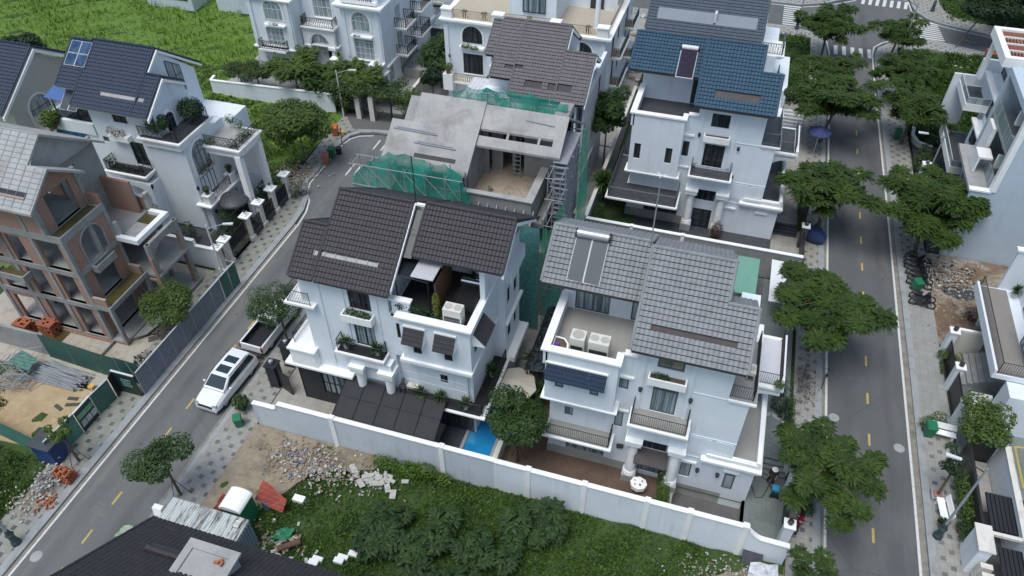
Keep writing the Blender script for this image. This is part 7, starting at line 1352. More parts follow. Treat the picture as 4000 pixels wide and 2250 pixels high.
def moto(label,cat,body,seat,bicycle=False):
 T = thing('bicycle' if bicycle else 'motorbike',label,cat,(0,0,0)); R_ = .34 if bicycle else .28; wb = .56 if bicycle else .62; tr = .022 if bicycle else .055
 for y in (-wb,wb):
  w_ = MB(); pts = [(0,y + R_ * math.cos(a),R_ + R_ * math.sin(a)) for a in np.linspace(0,2 * PI,19)]; w_.tube(pts,tr,6); wo_ = w_.build('wheel',['tyre'],T); s = MB(); [s.tube([(0,y,R_),(0,y + R_ * math.cos(a),R_ + R_ * math.sin(a))],.012,3) for a in np.linspace(0,2 * PI,9)[:8]]; s.build('rim',['steel'],wo_)
 f = MB()
 if bicycle:
  f.tube([(0,-wb,R_),(0,-.3,.85)],.022,5); f.tube([(0,-.3,.82),(0,.15,.78),(0,wb,R_),(0,.05,.3),(0,.15,.78)],.02,5); f.tube([(0,-.3,.8),(0,.05,.3)],.02,5); f.build('frame',[body],T)
  h = MB(); h.tube([(-.28,-.26,.98),(0,-.33,.98),(.28,-.26,.98)],.018,5); h.tube([(0,-.3,.85),(0,-.33,.98)],.018,5); h.build('handlebar',['black'],T); s = MB(); s.box(-.08,.08,.08,.32,.86,.92); s.tube([(0,.15,.78),(0,.17,.88)],.018,4); s.build('saddle',[seat],T,bevel=.02); return T
 loft(f,[(-.42,[(.06,.5),(.13,.6),(.12,.9),(.06,.98)]),(-.28,[(.12,.3),(.2,.45),(.16,.85),(.05,.9)]),(-.05,[(.12,.2),(.16,.28),(.15,.36),(.1,.38)]),(.15,[(.13,.24),(.17,.4),(.15,.62),(.08,.66)]),(.55,[(.1,.38),(.16,.48),(.15,.66),(.08,.7)]),(.85,[(.03,.6),(.08,.62),(.07,.7),(.03,.72)])]); f.tube([(0,-.62,.28),(0,-.38,.8)],.04,5); f.build('body',[body],T,bevel=.02)
 s = MB(); loft(s,[(.1,[(.1,.66),(.13,.7),(.1,.76)]),(.45,[(.12,.68),(.14,.72),(.1,.79)]),(.82,[(.06,.7),(.09,.74),(.05,.78)])]); s.build('seat',[seat],T); h = MB(); h.tube([(-.33,-.3,1.0),(-.1,-.38,1.0),(.1,-.38,1.0),(.33,-.3,1.0)],.022,5); [h.tube([(x,-.36,1.0),(x * 1.3,-.38,1.16)],.012,4) for x in (-.18,.18)]; h.build('handlebar',['black'],T)
 m_ = MB(); [m_.lathe(x * 1.3,-.38,[(.05,1.15),(.06,1.19),(.02,1.2)],8) for x in (-.18,.18)]; m_.build('mirror',['steel'],T); e = MB(); e.tube([(.15,.2,.3),(.17,.8,.38)],.05,6); e.build('exhaust',['steel'],T); l_ = MB(); l_.box(-.08,.08,-.5,-.43,.82,.92); l_.build('headlight',['lightglass'],T,bevel=.02); return T
Mt['mred'] = mk('red_paint',(.28,.01,.03),.3,.1,coat=.5); Mt['mblack'] = mk('black_paint',(.02,.02,.025),.3,.1,coat=.5); Mt['mteal'] = mk('teal_paint',(.02,.16,.15),.4,.1); Mt['mwhite'] = mk('white_plastic',(.6,.6,.6),.35,.05)
m0 = place(moto('black scooter nearest the camera at the front of the motorbike row','motorbike','mblack','black'),(17.05,47.6,.12),math.radians(83))
labs = ['black scooter with white mirror, second in the row beside the green bin','dark scooter with red tail just behind the green bin','dark motorbike in the middle of the row facing the banner','grey motorbike beside the banner foot','black motorbike under the big tree with silver exhaust','farthest motorbike but one under the big tree','farthest motorbike of the row, close to the tree trunk']
for i,lb in enumerate(labs): dup(m0,(17.05 + rnd.uniform(-.1,.1),48.3 + (0 if i == 0 else .9) + i * .62,.12),math.radians(80 + rnd.uniform(-8,8)),label=lb,group='motorbikes parked on the right pavement')
m0['group'] = 'motorbikes parked on the right pavement'
place(moto('red and black motorbike parked outside the villa gate','motorbike','mred','black'),(8.95,26.5,.12),math.radians(-14)); place(moto('teal scooter standing beside the blue covered cart','motorbike','mteal','black'),(9.0,54.6,.12),math.radians(75))
place(moto('dark green bicycle standing on the white line by the left kerb','bicycle','mteal','black',True),(10.25,38.0,.0),math.radians(165))
# == BINS,POTS,BENCHES,SMALL THINGS
Mt['bingreen'] = mk('green_plastic',(.01,.16,.07),.5,.1); Mt['binorange'] = mk('orange_plastic',(.5,.12,.03),.5,.15); Mt['bindull'] = mk('faded_red_plastic',(.36,.12,.07),.6,.15)
def bin_(label,x,y,z,mat,rz=0,s=1.0):
 T = thing('wheelie_bin',label,'bin',(0,0,0)); b = MB(); q = [(-.24,-.26),(.24,-.26),(.24,.26),(-.24,.26)]; t = [(-.3,-.33),(.3,-.33),(.3,.33),(-.3,.33)]; b.add([(a,c,.08) for a,c in q] + [(a,c,.95) for a,c in t],[(3,2,1,0),(0,1,5,4),(1,2,6,5),(2,3,7,6),(3,0,4,7),(4,5,6,7)]); b.build('body',[mat],T,bevel=.02)
 l_ = MB(); l_.add([(-.32,-.36,.96),(.32,-.36,.96),(.32,.36,1.0),(-.32,.36,1.0),(-.26,-.28,1.04),(.26,-.28,1.04),(.26,.3,1.08),(-.26,.3,1.08)],[(4,5,6,7),(0,1,5,4),(1,2,6,5),(2,3,7,6),(3,0,4,7)]); l_.build('lid',[mat],T); w_ = MB(); [w_.tube([(x_,.28,.1),(x_ + .05,.28,.1)],.1,10) for x_ in (-.28,.23)]; w_.tube([(-.26,.4,.95),(.26,.4,.95)],.02,4); w_.build('wheels',['black'],T); return place(T,(x,y,z),rz,s)
bin_('green wheelie bin beside the parked scooters',16.75,49.3,.12,'bingreen',.4); bin_('green wheelie bin next to the white bench in the hedge',16.5,35.3,.12,'bingreen',.1); bin_('small green bin by the end of the white boundary wall',-25.7,23.2,.12,'bingreen',.6,.85); bin_('dark green wheelie bin with pale lid under the trees',16.6,71.6,.12,'bingreen',0)
bin_('dull red wheelie bin on the left kerb',-34.35,52.0,.05,'bindull',.3); bin_('green wheelie bin behind the dull red bin',-34.3,53.1,.05,'bingreen',.2); bin_('orange wheelie bin at the turning head',-35.7,56.6,.12,'binorange',.2)
q = MB(); q.lathe(-35.0,56.8,[(.16,.12),(.2,.55),(.17,.55)],10); q.build('yellow_bucket',[mk('yellow_plastic',(.55,.40,.06),.5,.1)],None,label='yellow bucket beside the orange bin',cat='bucket')
def bench(label,x,y,rz):
 T = thing('park_bench',label,'bench',(0,0,0)); b = MB(); b.box(-.75,.75,-.22,.2,.42,.48); b.build('seat',['trim'],T,bevel=.01); b = MB(); b.add([(-.75,.24,.55),(.75,.24,.55),(.75,.36,.92),(-.75,.36,.92),(-.75,.28,.55),(.75,.28,.55),(.75,.4,.92),(-.75,.4,.92)],[(0,1,2,3),(7,6,5,4),(0,4,5,1),(2,6,7,3),(1,5,6,2),(3,7,4,0)]); b.build('backrest',['trim'],T)
 for s in (-.6,.6): l_ = MB(); l_.box(s - .05,s + .05,-.2,.3,0,.42); l_.build('leg',['trim'],T)
 return place(T,(x,y,.12),rz)
bench('white bench standing on the pavement beside the square tree box',16.75,29.6,math.radians(-85)); bench('white bench beside the green bin in front of the hedge',17.3,35.35,math.radians(-3))
T = thing('tree_box','square grey planter edge with red bricks round the small pavement tree','planter',(16.65,30.7,.12)); b = MB(); b.box(16.3,17.0,30.35,31.05,.12,.35); b.build('kerb',['kerb'],T); b = MB(); b.box(16.42,16.88,30.47,30.93,.35,.42); b.build('bricks',['brick'],T)
def spiky(parent,x,y,z,r,n,seed,mat='leafB',w=.035):
 rg = np.random.default_rng(seed); V = []
 for i in range(n):
  a = rg.uniform(0,2 * PI); e = rg.uniform(.05,1.35); L_ = r * rg.uniform(.7,1.15); d = np.array([math.cos(a) * math.cos(e),math.sin(a) * math.cos(e),math.sin(e)]); s = np.array([-math.sin(a),math.cos(a),0]) * w; p0 = np.array([x,y,z]); p1 = p0 + d * L_ * .6; p2 = p0 + d * L_ - np.array([0,0,.25 * L_ * math.cos(e)])
  V += [p0 - s * .4,p0 + s * .4,p1 + s,p1 - s,p1 - s,p1 + s,p2 + s * .15,p2 - s * .15]
 V = np.array(V) - np.array(worigin(parent)); return npmesh('fronds',V,np.arange(len(V)).reshape(-1,4),mat,parent)
def potted(name,label,x,y,z,r=.5,kind='spiky',pot='pot',pr=.17,ph=.32,group=None,seed=0,mat='leafB'):
 T = thing(name,label,'potted plant',(x,y,z),group); p = MB(); p.lathe(x,y,[(pr * .75,z),(pr,z + ph),(pr * .85,z + ph),(pr * .8,z + ph - .05)],12); p.build('pot',[pot],T)
 if kind == 'spiky': spiky(T,x,y,z + ph + .1,r,60,seed,mat)
 else: shrub_part('plants',T,[(x,y,z + ph + r * .7,r,r,r * .9),(x + r * .5,y,z + ph + r * .9,r * .6,r * .6,r * .6),(x - r * .5,y + r * .2,z + ph + r * .6,r * .6,r * .5,r * .5)],.06 if r < .55 else .09,mat,130,seed)
 return T
gp = 'spiky palms in white pots on the pool villa balconies'
for k,(x,y,z,s) in enumerate(((-18.5,26.2,6.65,'left end of the upper balcony of the pool villa'),(-16.5,26.25,6.65,'right end of the upper balcony of the pool villa'),(-14.15,26.4,3.33,'left on the long black balcony, beside the split unit'),(-12.85,26.4,3.33,'in the middle of the long black balcony'),(-11.2,26.4,3.33,'right on the long black balcony, near its corner'),(-10.5,29.3,3.33,'on the side stretch of the long black balcony'))): potted('potted_palm','spiky palm, white ribbed pot, ' + s if k < 2 else 'spiky palm in a white pot ' + s,x,y,z,.62 if k < 5 else .8,group=gp,seed=30 + k)
k = 40
for x,y,z,nm,lb,r,pt,mt in ((-41.0,40.6,8.78,'bonsai_tree','left bonsai tree in a pot on the navy villa front terrace',.9,'black','leafB'),(-39.6,43.0,8.78,'bonsai_tree','right bonsai tree in a pot on the navy villa front terrace',1.0,'black','leafD'),(-38.2,40.3,3.87,'potted_shrub','small round shrub in a pot on the near white pedestal',.32,'granite2','leafB'),(-38.2,43.5,3.87,'potted_shrub','small round shrub in a pot on the far white pedestal',.32,'granite2','leafB'),(-50.6,39.8,8.0,'potted_tree','bright leafy potted tree under the blue sheet awning',.85,'terracotta','leafC'),
 (18.0,42.4,.12,'potted_shrub','shrub in the round stone pot on the right pavement',.4,'slabgrey','leafC'),(17.7,34.4,.12,'potted_shrub','pale round pot with low plant beside the white bench',.3,'trim','leafB'),(16.7,28.7,.12,'potted_shrub','terracotta pot right behind the tall street lamp base',.3,'terracotta','leafD'),(17.75,28.6,.12,'potted_shrub','pink pot under the pavement hedge by the lamp',.42,'terracotta','leafB'),(17.8,27.9,.12,'potted_shrub','pale pot with dark plant nearest the black gate post',.38,'trim','leafB'),(-26.2,24.4,.12,'potted_tree','leafy potted tree between the white car and the wall end',.55,'granite2','leafB'),
 (6.2,30.9,6.03,'potted_shrub','climbing pot plant on the side balcony edge',.3,'pot','leafC'),(5.0,59.6,8.8,'potted_shrub','flowering pink bush on the upper side balcony of the blue roofed villa',.55,'black','leafR'),(3.9,61.5,9.0,'potted_shrub','green bush at the right gable of the blue roofed villa',.5,'pot','leafC'),(20.9,62.6,3.43,'potted_shrub','yellow green plant at the near end of the glass balcony',.4,'pot','leafY'),(19.7,68.0,3.43,'potted_palm','palm at the far end of the lower glass balcony',.7,'pot','leafC'),(21.6,46.0,3.88,'potted_palm','spiky palm at the far end of the right edge balcony',.55,'pot','leafB'),(20.2,33.4,.2,'potted_palm','small palm in a white pot in the courtyard at the right edge',.4,'pot','leafB'),
 (-25.2,65.9,9.4,'potted_shrub','potted plant left on the cream balustrade terrace',.32,'terracotta','leafB'),(-23.2,65.9,9.4,'potted_shrub','potted plant right on the left cream balustrade terrace',.32,'terracotta','leafB'),(-13.2,65.9,9.4,'potted_shrub','potted plant on the right cream balustrade terrace',.32,'terracotta','leafB'),(-26.8,64.9,3.9,'potted_shrub','bushy plant on the corner pedestal of the cream balustrade mansion',.5,'terracotta','leafC'),(-22.4,65.0,3.2,'potted_shrub','bushy plant right of the lower cream balustrade',.5,'terracotta','leafC'),(-18.9,66.3,9.4,'potted_shrub','small plant on the centre terrace rail of the mansion',.28,'terracotta','leafB')):
 k += 1; potted(nm,lb,x,y,z,r,'spiky' if 'palm' in nm else 'bush',pt,.25 if r > .45 else .2,.4 if r > .45 else .3,seed=k,mat=mt)
def parasol(label,x,y,z,r,mat,n=8,pole='framewht',h=2.4):
 T = thing('parasol',label,'parasol',(x,y,z)); c_ = MB(); P = [(x + r * math.cos(2 * PI * i / n),y + r * math.sin(2 * PI * i / n),z + h) for i in range(n)]; top = (x,y,z + h + r * .38)
 for i in range(n): c_.add([P[i],P[(i + 1) % n],top,(P[i][0],P[i][1],P[i][2] - .12),(P[(i + 1) % n][0],P[(i + 1) % n][1],P[i][2] - .12)],[(0,1,2),(3,4,1,0)])
 c_.build('canopy',[mat],T); p = MB(); p.tube([(x,y,z),(x,y,z + h + .3)],.03,6); p.build('pole',[pole],T); return T
parasol('cream parasol in the passage behind the pool villa balcony',-9.2,29.6,.2,1.5,mk('cream_canvas',(.55,.50,.43),.8,.05)); parasol('dark blue parasol on the pavement under the street tree',9.0,66.6,.12,1.1,mk('blue_canvas',(.04,.05,.16),.8,.2))
T = thing('garden_table','octagonal table under a white cloth on the wooden deck','table',(-.35,25.85,.3)); t = MB(); t.prism([(-.35 + .5 * math.cos(a),25.85 + .45 * math.sin(a)) for a in np.linspace(0,2 * PI,9)[:8]],1.02,1.05); t.build('table_top',['trim'],T); t = MB(); t.lathe(-.35,25.85,[(.5,.75),(.49,1.02)],8,sy=.9); t.build('cloth',['trim'],T); t = MB(); t.lathe(-.35,25.85,[(.3,.32),(.06,.4),(.05,1.0)],8); t.build('leg',['iron'],T)
for dx,dy,sx,sy_,c_,s in ((-.25,.12,.1,.05,(.4,.05,.04),'red box at the left'),(-.2,-.15,.1,.06,(.25,.03,.03),'dark red box at the near left'),(.18,.15,.06,.15,(.12,.13,.15),'grey slim box at the far right'),(.1,-.12,.11,.1,(.05,.03,.03),'dark box at the near right')): b = MB(); b.box(-.35 + dx - sx / 2,-.35 + dx + sx / 2,25.85 + dy - sy_ / 2,25.85 + dy + sy_ / 2,1.05,1.09); b.build('small_box',[mk('boxcol',c_,.6,.1)],None,label=s + ' of the octagonal table',cat='box')
Mt['deck'] = pavers('brown_deck_tiles',(.13,.085,.06),(.06,.04,.03),None,tile=.3,stn=(.07,.05,.04)); sheet('deck',ccw([(-8.7,24.3),(1.5,24.3),(1.5,27.0),(-6.3,27.0),(-6.3,31),(-8.7,31)]),.3,'deck',th=.3)
sheet('basement_ramp',rect(1.7,5.7,23.7,27.3),-.88,'yard'); q = MB(); q.box(1.5,1.7,23.8,27,-.9,.3); q.box(5.7,5.85,23.8,27.1,-.9,.1); q.build('retaining_wall',['slabgrey'],None,label='grey retaining kerb round the sunken basement ramp',cat='wall'); sheet('deck',rect(-12.9,-11.5,23.85,30),.30,'granite2',th=.2)
Mt['pool'] = mk('pool_water',(.015,.22,.48),.06,.12,.7,spec=.7); T = thing('swimming_pool','narrow bright blue swimming pool between villa and white wall','swimming pool',(-10.4,27,.2)); b = MB(); b.box(-11.3,-9.5,24.3,29.8,.16,.26); b.build('water',['pool'],T); b = MB(); b.box(-9.5,-9.25,24.1,30,.16,.36); b.box(-11.5,-11.3,24.1,30,.16,.34); b.box(-11.3,-9.5,24.1,24.3,.16,.36); b.build('coping',['slabgrey'],T)
T = thing('lean_to','pale green corrugated lean to roof behind the grey roofed villa','shed',(4,44,0)); b = MB()
for i in range(20): x = 3.3 + i * .08; b.add([(x,42.6,2.35),(x + .05,42.6,2.4),(x + .05,46.2,2.9),(x,46.2,2.85),(x + .08,42.6,2.35),(x + .08,46.2,2.85)],[(0,1,2,3),(1,4,5,2)])
b.build('roof_sheet',[mk('mint_sheet',(.22,.42,.34),.6,.08)],T); b = MB(); [b.tube([(x,y,0),(x,y,2.5)],.04,4) for x,y in ((3.4,42.7),(4.8,42.7))]; b.build('post',['galv'],T)
T = thing('lean_to','white ribbed carport roof behind the round street tree','shed',(6.7,44,0)); b = MB()
for i in range(26): y = 42.3 + i * .18; b.add([(5.8,y,2.45),(7.9,y,2.4),(7.9,y + .12,2.46),(5.8,y + .12,2.51),(7.9,y + .18,2.4),(5.8,y + .18,2.45)],[(0,1,2,3),(3,2,4,5)])
b.build('roof_sheet',['steel'],T)
T = thing('glass_lean_to','dark framed glass lean to on the left side of the grey roofed villa','lean to',(-7.5,32,0)); b = MB(); b.add([(-8.7,30.5,3.2),(-6.5,30.5,3.5),(-6.5,36.5,3.5),(-8.7,36.5,3.2)],[(0,1,2,3)]); b.build('glass_roof',['glassdk'],T); b = MB(); [b.tube([(-8.7,y,3.24),(-6.5,y,3.54)],.04,4) for y in (30.5,32,33.5,35,36.5)]; b.tube([(-8.7,30.5,3.22),(-8.7,36.5,3.22)],.06,4); b.tube([(-7.6,30.5,3.38),(-7.6,36.5,3.38)],.03,4); b.tube([(-8.6,30.6,.1),(-8.6,30.6,3.2)],.05,4); b.build('frame',['black'],T)
Mt['cont'] = mk('peeling_container_roof',(.36,.39,.38),.7,.12,1.5,stain=(.10,.09,.08),sfac=.85,sscale=1.6); M_,t_,p_ = _mat('container_roof'); mp_ = N(t_,'ShaderNodeMapping'); mp_.inputs['Scale'].default_value = (7,.7,1); L(t_,coords(t_),mp_.inputs['Vector']); L(t_,mixc(t_,ramp(t_,noise(t_,mp_.outputs[0],1,6,.75),.5,.6),(.55,.58,.57),(.13,.12,.11)),p_.inputs['Base Color']); p_.inputs['Roughness'].default_value = .7; Mt['cont2'] = M_
Mt['contside'] = mk('container_side',(.20,.25,.29),.6,.12)
T = thing('shipping_container','old pale container with peeling ribbed roof at the lot edge','container',(-22.8,15.6,0)); b = MB(); b.box(-25.0,-20.2,14.9,16.35,0.1,2.5); b.build('body',['contside'],T); b = MB()
for i in range(32): x = -25.02 + i * .151; b.add([(x,14.88,2.52),(x + .05,14.88,2.58),(x + .1,14.88,2.58),(x + .151,14.88,2.52),(x,16.37,2.52),(x + .05,16.37,2.58),(x + .1,16.37,2.58),(x + .151,16.37,2.52)],[(0,1,5,4),(1,2,6,5),(2,3,7,6),(0,3,2,1)])
b.build('roof',['cont2'],T); b = MB(); [b.box(-20.2,-20.16,14.95 + i * .2,15.05 + i * .2,.2,2.4) for i in range(7)]; b.build('ribs',['contside'],T); acbox('small dark window unit on the container roof end',-20.75,-20.45,15.7,16.1,2.58,2.75,1)
T = thing('portable_toilet','green portable toilet with rounded white roof by the container','portable toilet',(-21.8,17.4,0)); b = MB(); b.box(-22.45,-21.15,16.75,18.0,.1,2.1); b.build('cabin',['bingreen'],T,bevel=.03); b = MB(); b.prismy([(-22.5,2.1)] + [(-21.8 - .7 * math.cos(a),2.1 + .35 * math.sin(a)) for a in np.linspace(.15,PI - .15,9)] + [(-21.1,2.1)],16.7,18.05); b.build('roof',['trim'],T); b = MB(); b.box(-22.2,-21.4,16.72,16.75,.2,2.0); b.build('door',[mk('dark_green_door',(.005,.09,.05),.5,.1)],T)
def tarp(label,P,mat):
 mb = MB(); n = 6
 a,b,c,d = [Vector(p) for p in P]
 for i in range(n):
  for j in range(n):
   def g(u,v): p = a.lerp(b,u).lerp(d.lerp(c,u),v); p.z += .08 * math.sin(u * 9 + v * 5) * math.sin(v * 7 + 1); return tuple(p)
   mb.quad(g(i / n,j / n),g((i + 1) / n,j / n),g((i + 1) / n,(j + 1) / n),g(i / n,(j + 1) / n))
 return mb.build('tarpaulin',[mat],None,label=label,cat='tarpaulin')
Mt['redtarp'] = mk('red_tarp',(.30,.06,.04),.7,.2); tarp('red tarpaulin sheet stretched beside the portable toilet with blue edge',[(-21.3,18.2,1.2),(-19.7,18.2,.5),(-19.6,18.8,1.0),(-21.2,19.2,1.9)],'redtarp'); tarp('red tarpaulin hanging on the left of the portable toilet',[(-23.2,16.6,1.3),(-22.5,16.4,.3),(-22.5,17.8,.6),(-23.1,17.9,1.6)],'redtarp')
tarp('crumpled green net lying in the weeds below the toilet',[(-19.6,16.6,.5),(-18.6,16.9,.3),(-18.5,17.6,.5),(-19.3,17.4,.45)],'bingreen'); tarp('blue and orange sheet in the weeds at the left picture edge',[(-35.5,12.4,.6),(-34.7,12.5,.3),(-34.7,12.9,.4),(-35.5,12.8,.7)],mk('blue_sheet2',(.03,.08,.3),.6,.2)); tarp('crumpled pale net heap on the road beside the roof edge',[(-28.2,14.2,.3),(-27.0,14.6,.1),(-26.9,15.1,.4),(-28.0,14.9,.5)],mk('pale_net',(.3,.36,.26),.9,.3))
q = MB(); q.lathe(-20.9,18.5,[(.25,.1),(.27,1.1),(.24,1.1),(.22,.3)],14); q.build('drum',[mk('blue_drum',(.05,.2,.33),.5,.3,3)],None,label='tall open blue plastic tube standing right of the toilet',cat='drum')
q = MB(); q.box(-19.65,-18.95,19.2,19.6,.15,.45); q.build('foam_box',['trim'],None,label='white foam box lying in the lot grass',cat='box',)
for x,y,s in ((-14.7,17.2,'two joined white foam boxes low in the lot, nearest the weeds'),(-16.6,16.1,'white foam box at the edge of the brown roof'),(-15.3,16.6,'small white foam piece between the two larger ones')): q = MB(); q.box(x - .3,x + .25,y - .15,y + .15,.2,.4); q.box(x - .2,x + .4,y + .16,y + .4,.2,.38); q.build('foam_box',['trim'],None,label=s,cat='box')
q = MB(); q.tube([(-18.9,16.2,.4),(-17.9,17.0,.35)],.17,12); q.build('clay_pipe',[mk('rusty_pipe',(.12,.07,.05),.9,.3)],None,label='rusty brown pipe lying beside the brown roof edge',cat='pipe')
q = MB(); q.prismx([(16.1,.12),(16.6,.12),(16.5,.75),(16.2,.75)],-27.0,-26.4); q.build('road_barrier',['trim'],None,label='white concrete barrier block between container and road',cat='barrier')
q = MB(); q.add([(5.9,23.55,.75),(7.0,23.55,.7),(7.05,23.0,.1),(5.95,23.05,.15)],[(0,1,2,3)]); q.add([(5.9,23.58,.75),(7.0,23.58,.7),(7.05,23.03,.08),(5.95,23.08,.13)],[(3,2,1,0)]); q.build('black_board',['granite2'],None,label='black board leaning on the white wall at the lot corner',cat='board')
tarp('white rubbish sacks with grey printing heaped at the wall end',[(6.3,22.2,.4),(7.9,22.3,.5),(7.8,23.2,.7),(6.4,23.1,.5)],mk('printed_sack',(.5,.52,.55),.7,.6,3))
q = MB(); q.box(-36.1,-34.7,17.2,18.4,.05,1.7); bt = thing('blue_tank','dark blue site box with grey lid behind the corner tree','box',(-35.4,17.8,0)); q.build('body',[mk('navy_tank',(.02,.05,.17),.5,.2)],bt); q = MB(); q.box(-36.2,-34.6,17.1,18.5,1.7,1.8); q.build('lid',['granite2'],bt)
q = MB(); q.tube([(-33.25,23.6,2.1),(-33.6,23.7,3.1)],.02,4); fl_ = thing('red_flag','small furled red flag on the hoarding corner','flag',(-33.25,23.6,2.1)); q.build('pole',['galv'],fl_); q = MB(); q.add([(-33.55,23.7,3.05),(-33.3,23.55,2.9),(-33.05,23.5,2.15),(-33.3,23.65,2.2)],[(0,1,2,3)]); q.build('cloth',['mred'],fl_)
q = MB(); q.tube([(-36.2,22.5,.9),(-36.0,21.5,.15)],.03,5); q.build('shovel',['cap'],None,label='long handled shovel lying on the sand',cat='shovel'); q = MB(); q.lathe(-36.8,22.9,[(.18,.05),(.22,.5),(.2,.5)],10); q.build('bucket',[mk('pink_yellow',(.6,.35,.1),.6,.5,2)],None,label='yellow and pink bucket on the sand by the pipes',cat='bucket')
for x,y,a,s in ((-37.6,21.9,.2,'upper dark board lying on the sand'),(-37.2,21.5,.35,'long dark board lying on the sand'),(-38.0,21.0,-.3,'short dark board lying alone on the sand')): q = MB(); d = Vector((math.cos(a),math.sin(a))) * (.55 if 'long' in s else .35); n = Vector((-d.y,d.x)).normalized() * .12; q.prism([(x - d.x - n.x,y - d.y - n.y),(x + d.x - n.x,y + d.y - n.y),(x + d.x + n.x,y + d.y + n.y),(x - d.x + n.x,y - d.y + n.y)],.04,.09); q.build('form_board',['slabbrown'],None,label=s,cat='board')
pm0 = MB(); pm0.tube([(-1.9,0,0),(1.9,0,0)],.055,6); pr = pm0.build('scaffold_pipe',['galv'],None,label='grey scaffold pipe lying in the pile behind the green hoarding',cat='pipe',group='scaffold pipes piled on the sand')
ct = 0
for r_ in range(5):
 for k_ in range(13 - r_ * 2):
  o = pr if ct == 0 else pr.copy(); ct += 1
  if o is not pr: C.objects.link(o)
  o.location = (-39.6 + rnd.uniform(-.25,.25),22.45 + (k_ + r_) * .135 - .9 + .9,.12 + r_ * .11); o.rotation_euler = (0,0,rnd.uniform(-.16,.02))
f0 = MB(); f0.tube([(0,0,0),(1.7,0,0)],.03,5); f0.tube([(0,1.0,0),(1.7,1.0,0)],.03,5); [f0.tube([(x,0,0),(x,1.0,0)],.022,4) for x in (0,.35,1.3,1.7)]; f0.tube([(.35,.3,0),(1.3,.3,0)],.018,4); f0.tube([(.35,.7,0),(1.3,.7,0)],.018,4)
fr0 = f0.build('scaffold_rack',['galv'],None,label='loose scaffold frame in the heap left of the pipe pile',cat='scaffold frame',group='scaffold frames heaped left of the pipes')
for k_ in range(14):
 o = fr0 if k_ == 0 else fr0.copy()
 if k_: C.objects.link(o)
 o.location = (-44.5 + rnd.uniform(0,2.4),20.9 + rnd.uniform(0,2.0),.12 + .07 * k_); o.rotation_euler = (rnd.uniform(-.15,.15),rnd.uniform(-.15,.15),rnd.uniform(-.5,.7))
tarp('green sheet lying on the scaffold heap',[(-42.9,22.6,1.3),(-41.3,22.4,1.0),(-41.2,23.4,1.2),(-42.6,23.6,1.5)],'hoardg')
bb = MB(); bb.box(-.095,.095,-.045,.045,-.04,.04); b0 = bb.build('brick',['brickone' if 'brickone' in Mt else mk('fired_clay',(.36,.12,.06),.9,.15,5)],None,label='orange brick in the stack on the left pavement',cat='brick',group='bricks stacked on the left pavement'); ct = 0
for lay in range(12):
 for i in range(5):
  for j in range(4 - (lay > 8)):
   if rnd.random() < .06 + lay * .02: continue
   o = b0 if ct == 0 else b0.copy(); ct += 1
   if o is not b0: C.objects.link(o)
   o.location = (-33.9 + i * .2 + rnd.uniform(-.02,.02),16.35 + j * .19 + rnd.uniform(-.02,.02),.17 + lay * .083); o.rotation_euler = (0,0,(PI / 2 if lay % 2 else 0) + rnd.uniform(-.08,.08))
b1 = b0.copy(); C.objects.link(b1); b1['label'] = 'loose orange brick scattered on the left pavement'; b1['group'] = 'loose bricks on the left pavement'
for k_ in range(34):
 o = b1 if k_ == 0 else b1.copy()
 if k_: C.objects.link(o)
 o.location = (-33.55 + rnd.gauss(0,.28),14.9 + rnd.gauss(0,.3),.17 + rnd.uniform(0,.12)); o.rotation_euler = (rnd.uniform(-.4,.4),rnd.uniform(-.4,.4),rnd.uniform(0,3))
b2 = b0.copy(); C.objects.link(b2); b2['label'] = 'orange brick lying on the grey roof box at the bottom'; b2['group'] = 'bricks on the roof box'
for k_ in range(3):
 o = b2 if k_ == 0 else b2.copy()
 if k_: C.objects.link(o)
 o.location = (-14.75 + .12 * k_,9.85 + .1 * (k_ % 2),13.09 + .02 * k_); o.rotation_euler = (0,0,k_ * .8)
for x,y,z,s in ((-43.3,26.5,.5,'red heap of bricks standing in the puddled yard, right one'),(-45.0,26.0,.5,'red heap of bricks standing in the puddled yard, left one'),(27.6,92.4,.4,'red brick heap beside the far street')):
 q = MB(); 
 for i in range(6):
  for j in range(5):
   for l_ in range(7): 
    if rnd.random() < .8: q.box(x - .55 + i * .2,x - .55 + i * .2 + .18,y - .4 + j * .18,y - .4 + j * .18 + .16,z - .45 + l_ * .16,z - .45 + l_ * .16 + .15)
 o = q.build('brick_heap',[b0.data.materials[0]],None,label=s,cat='bricks',kind='stuff')
def rubble(label,cx,cy,sx,sy_,n,s,mats,z=.15,seed=0,hmax=.3):
 if s < .2: n = int(n * 2.2); s *= .55
 r = np.random.default_rng(seed); me = MB()
 for i in range(n):
  x,y = cx + r.normal(0,sx),cy + r.normal(0,sy_); k = s * r.uniform(.4,1.6); a = r.uniform(0,PI); t_ = r.uniform(.2,.6); z0 = z + abs(r.normal(0,hmax * .5)); d = (math.cos(a) * k,math.sin(a) * k); e = (-math.sin(a) * k * .6,math.cos(a) * k * .6); tl = r.uniform(-.3,.3) * k
  P = [(x - d[0] - e[0],y - d[1] - e[1],z0 + tl),(x + d[0] - e[0],y + d[1] - e[1],z0),(x + d[0] + e[0],y + d[1] + e[1],z0 - tl),(x - d[0] + e[0],y - d[1] + e[1],z0)]
  me.add([(a_,b_,c_ - k * t_) for a_,b_,c_ in P] + P,[(4,5,6,7),(0,1,5,4),(1,2,6,5),(2,3,7,6),(3,0,4,7)],int(r.integers(0,len(mats))))
 return me.build('rubble',mats,None,label=label,cat='rubble',kind='stuff')
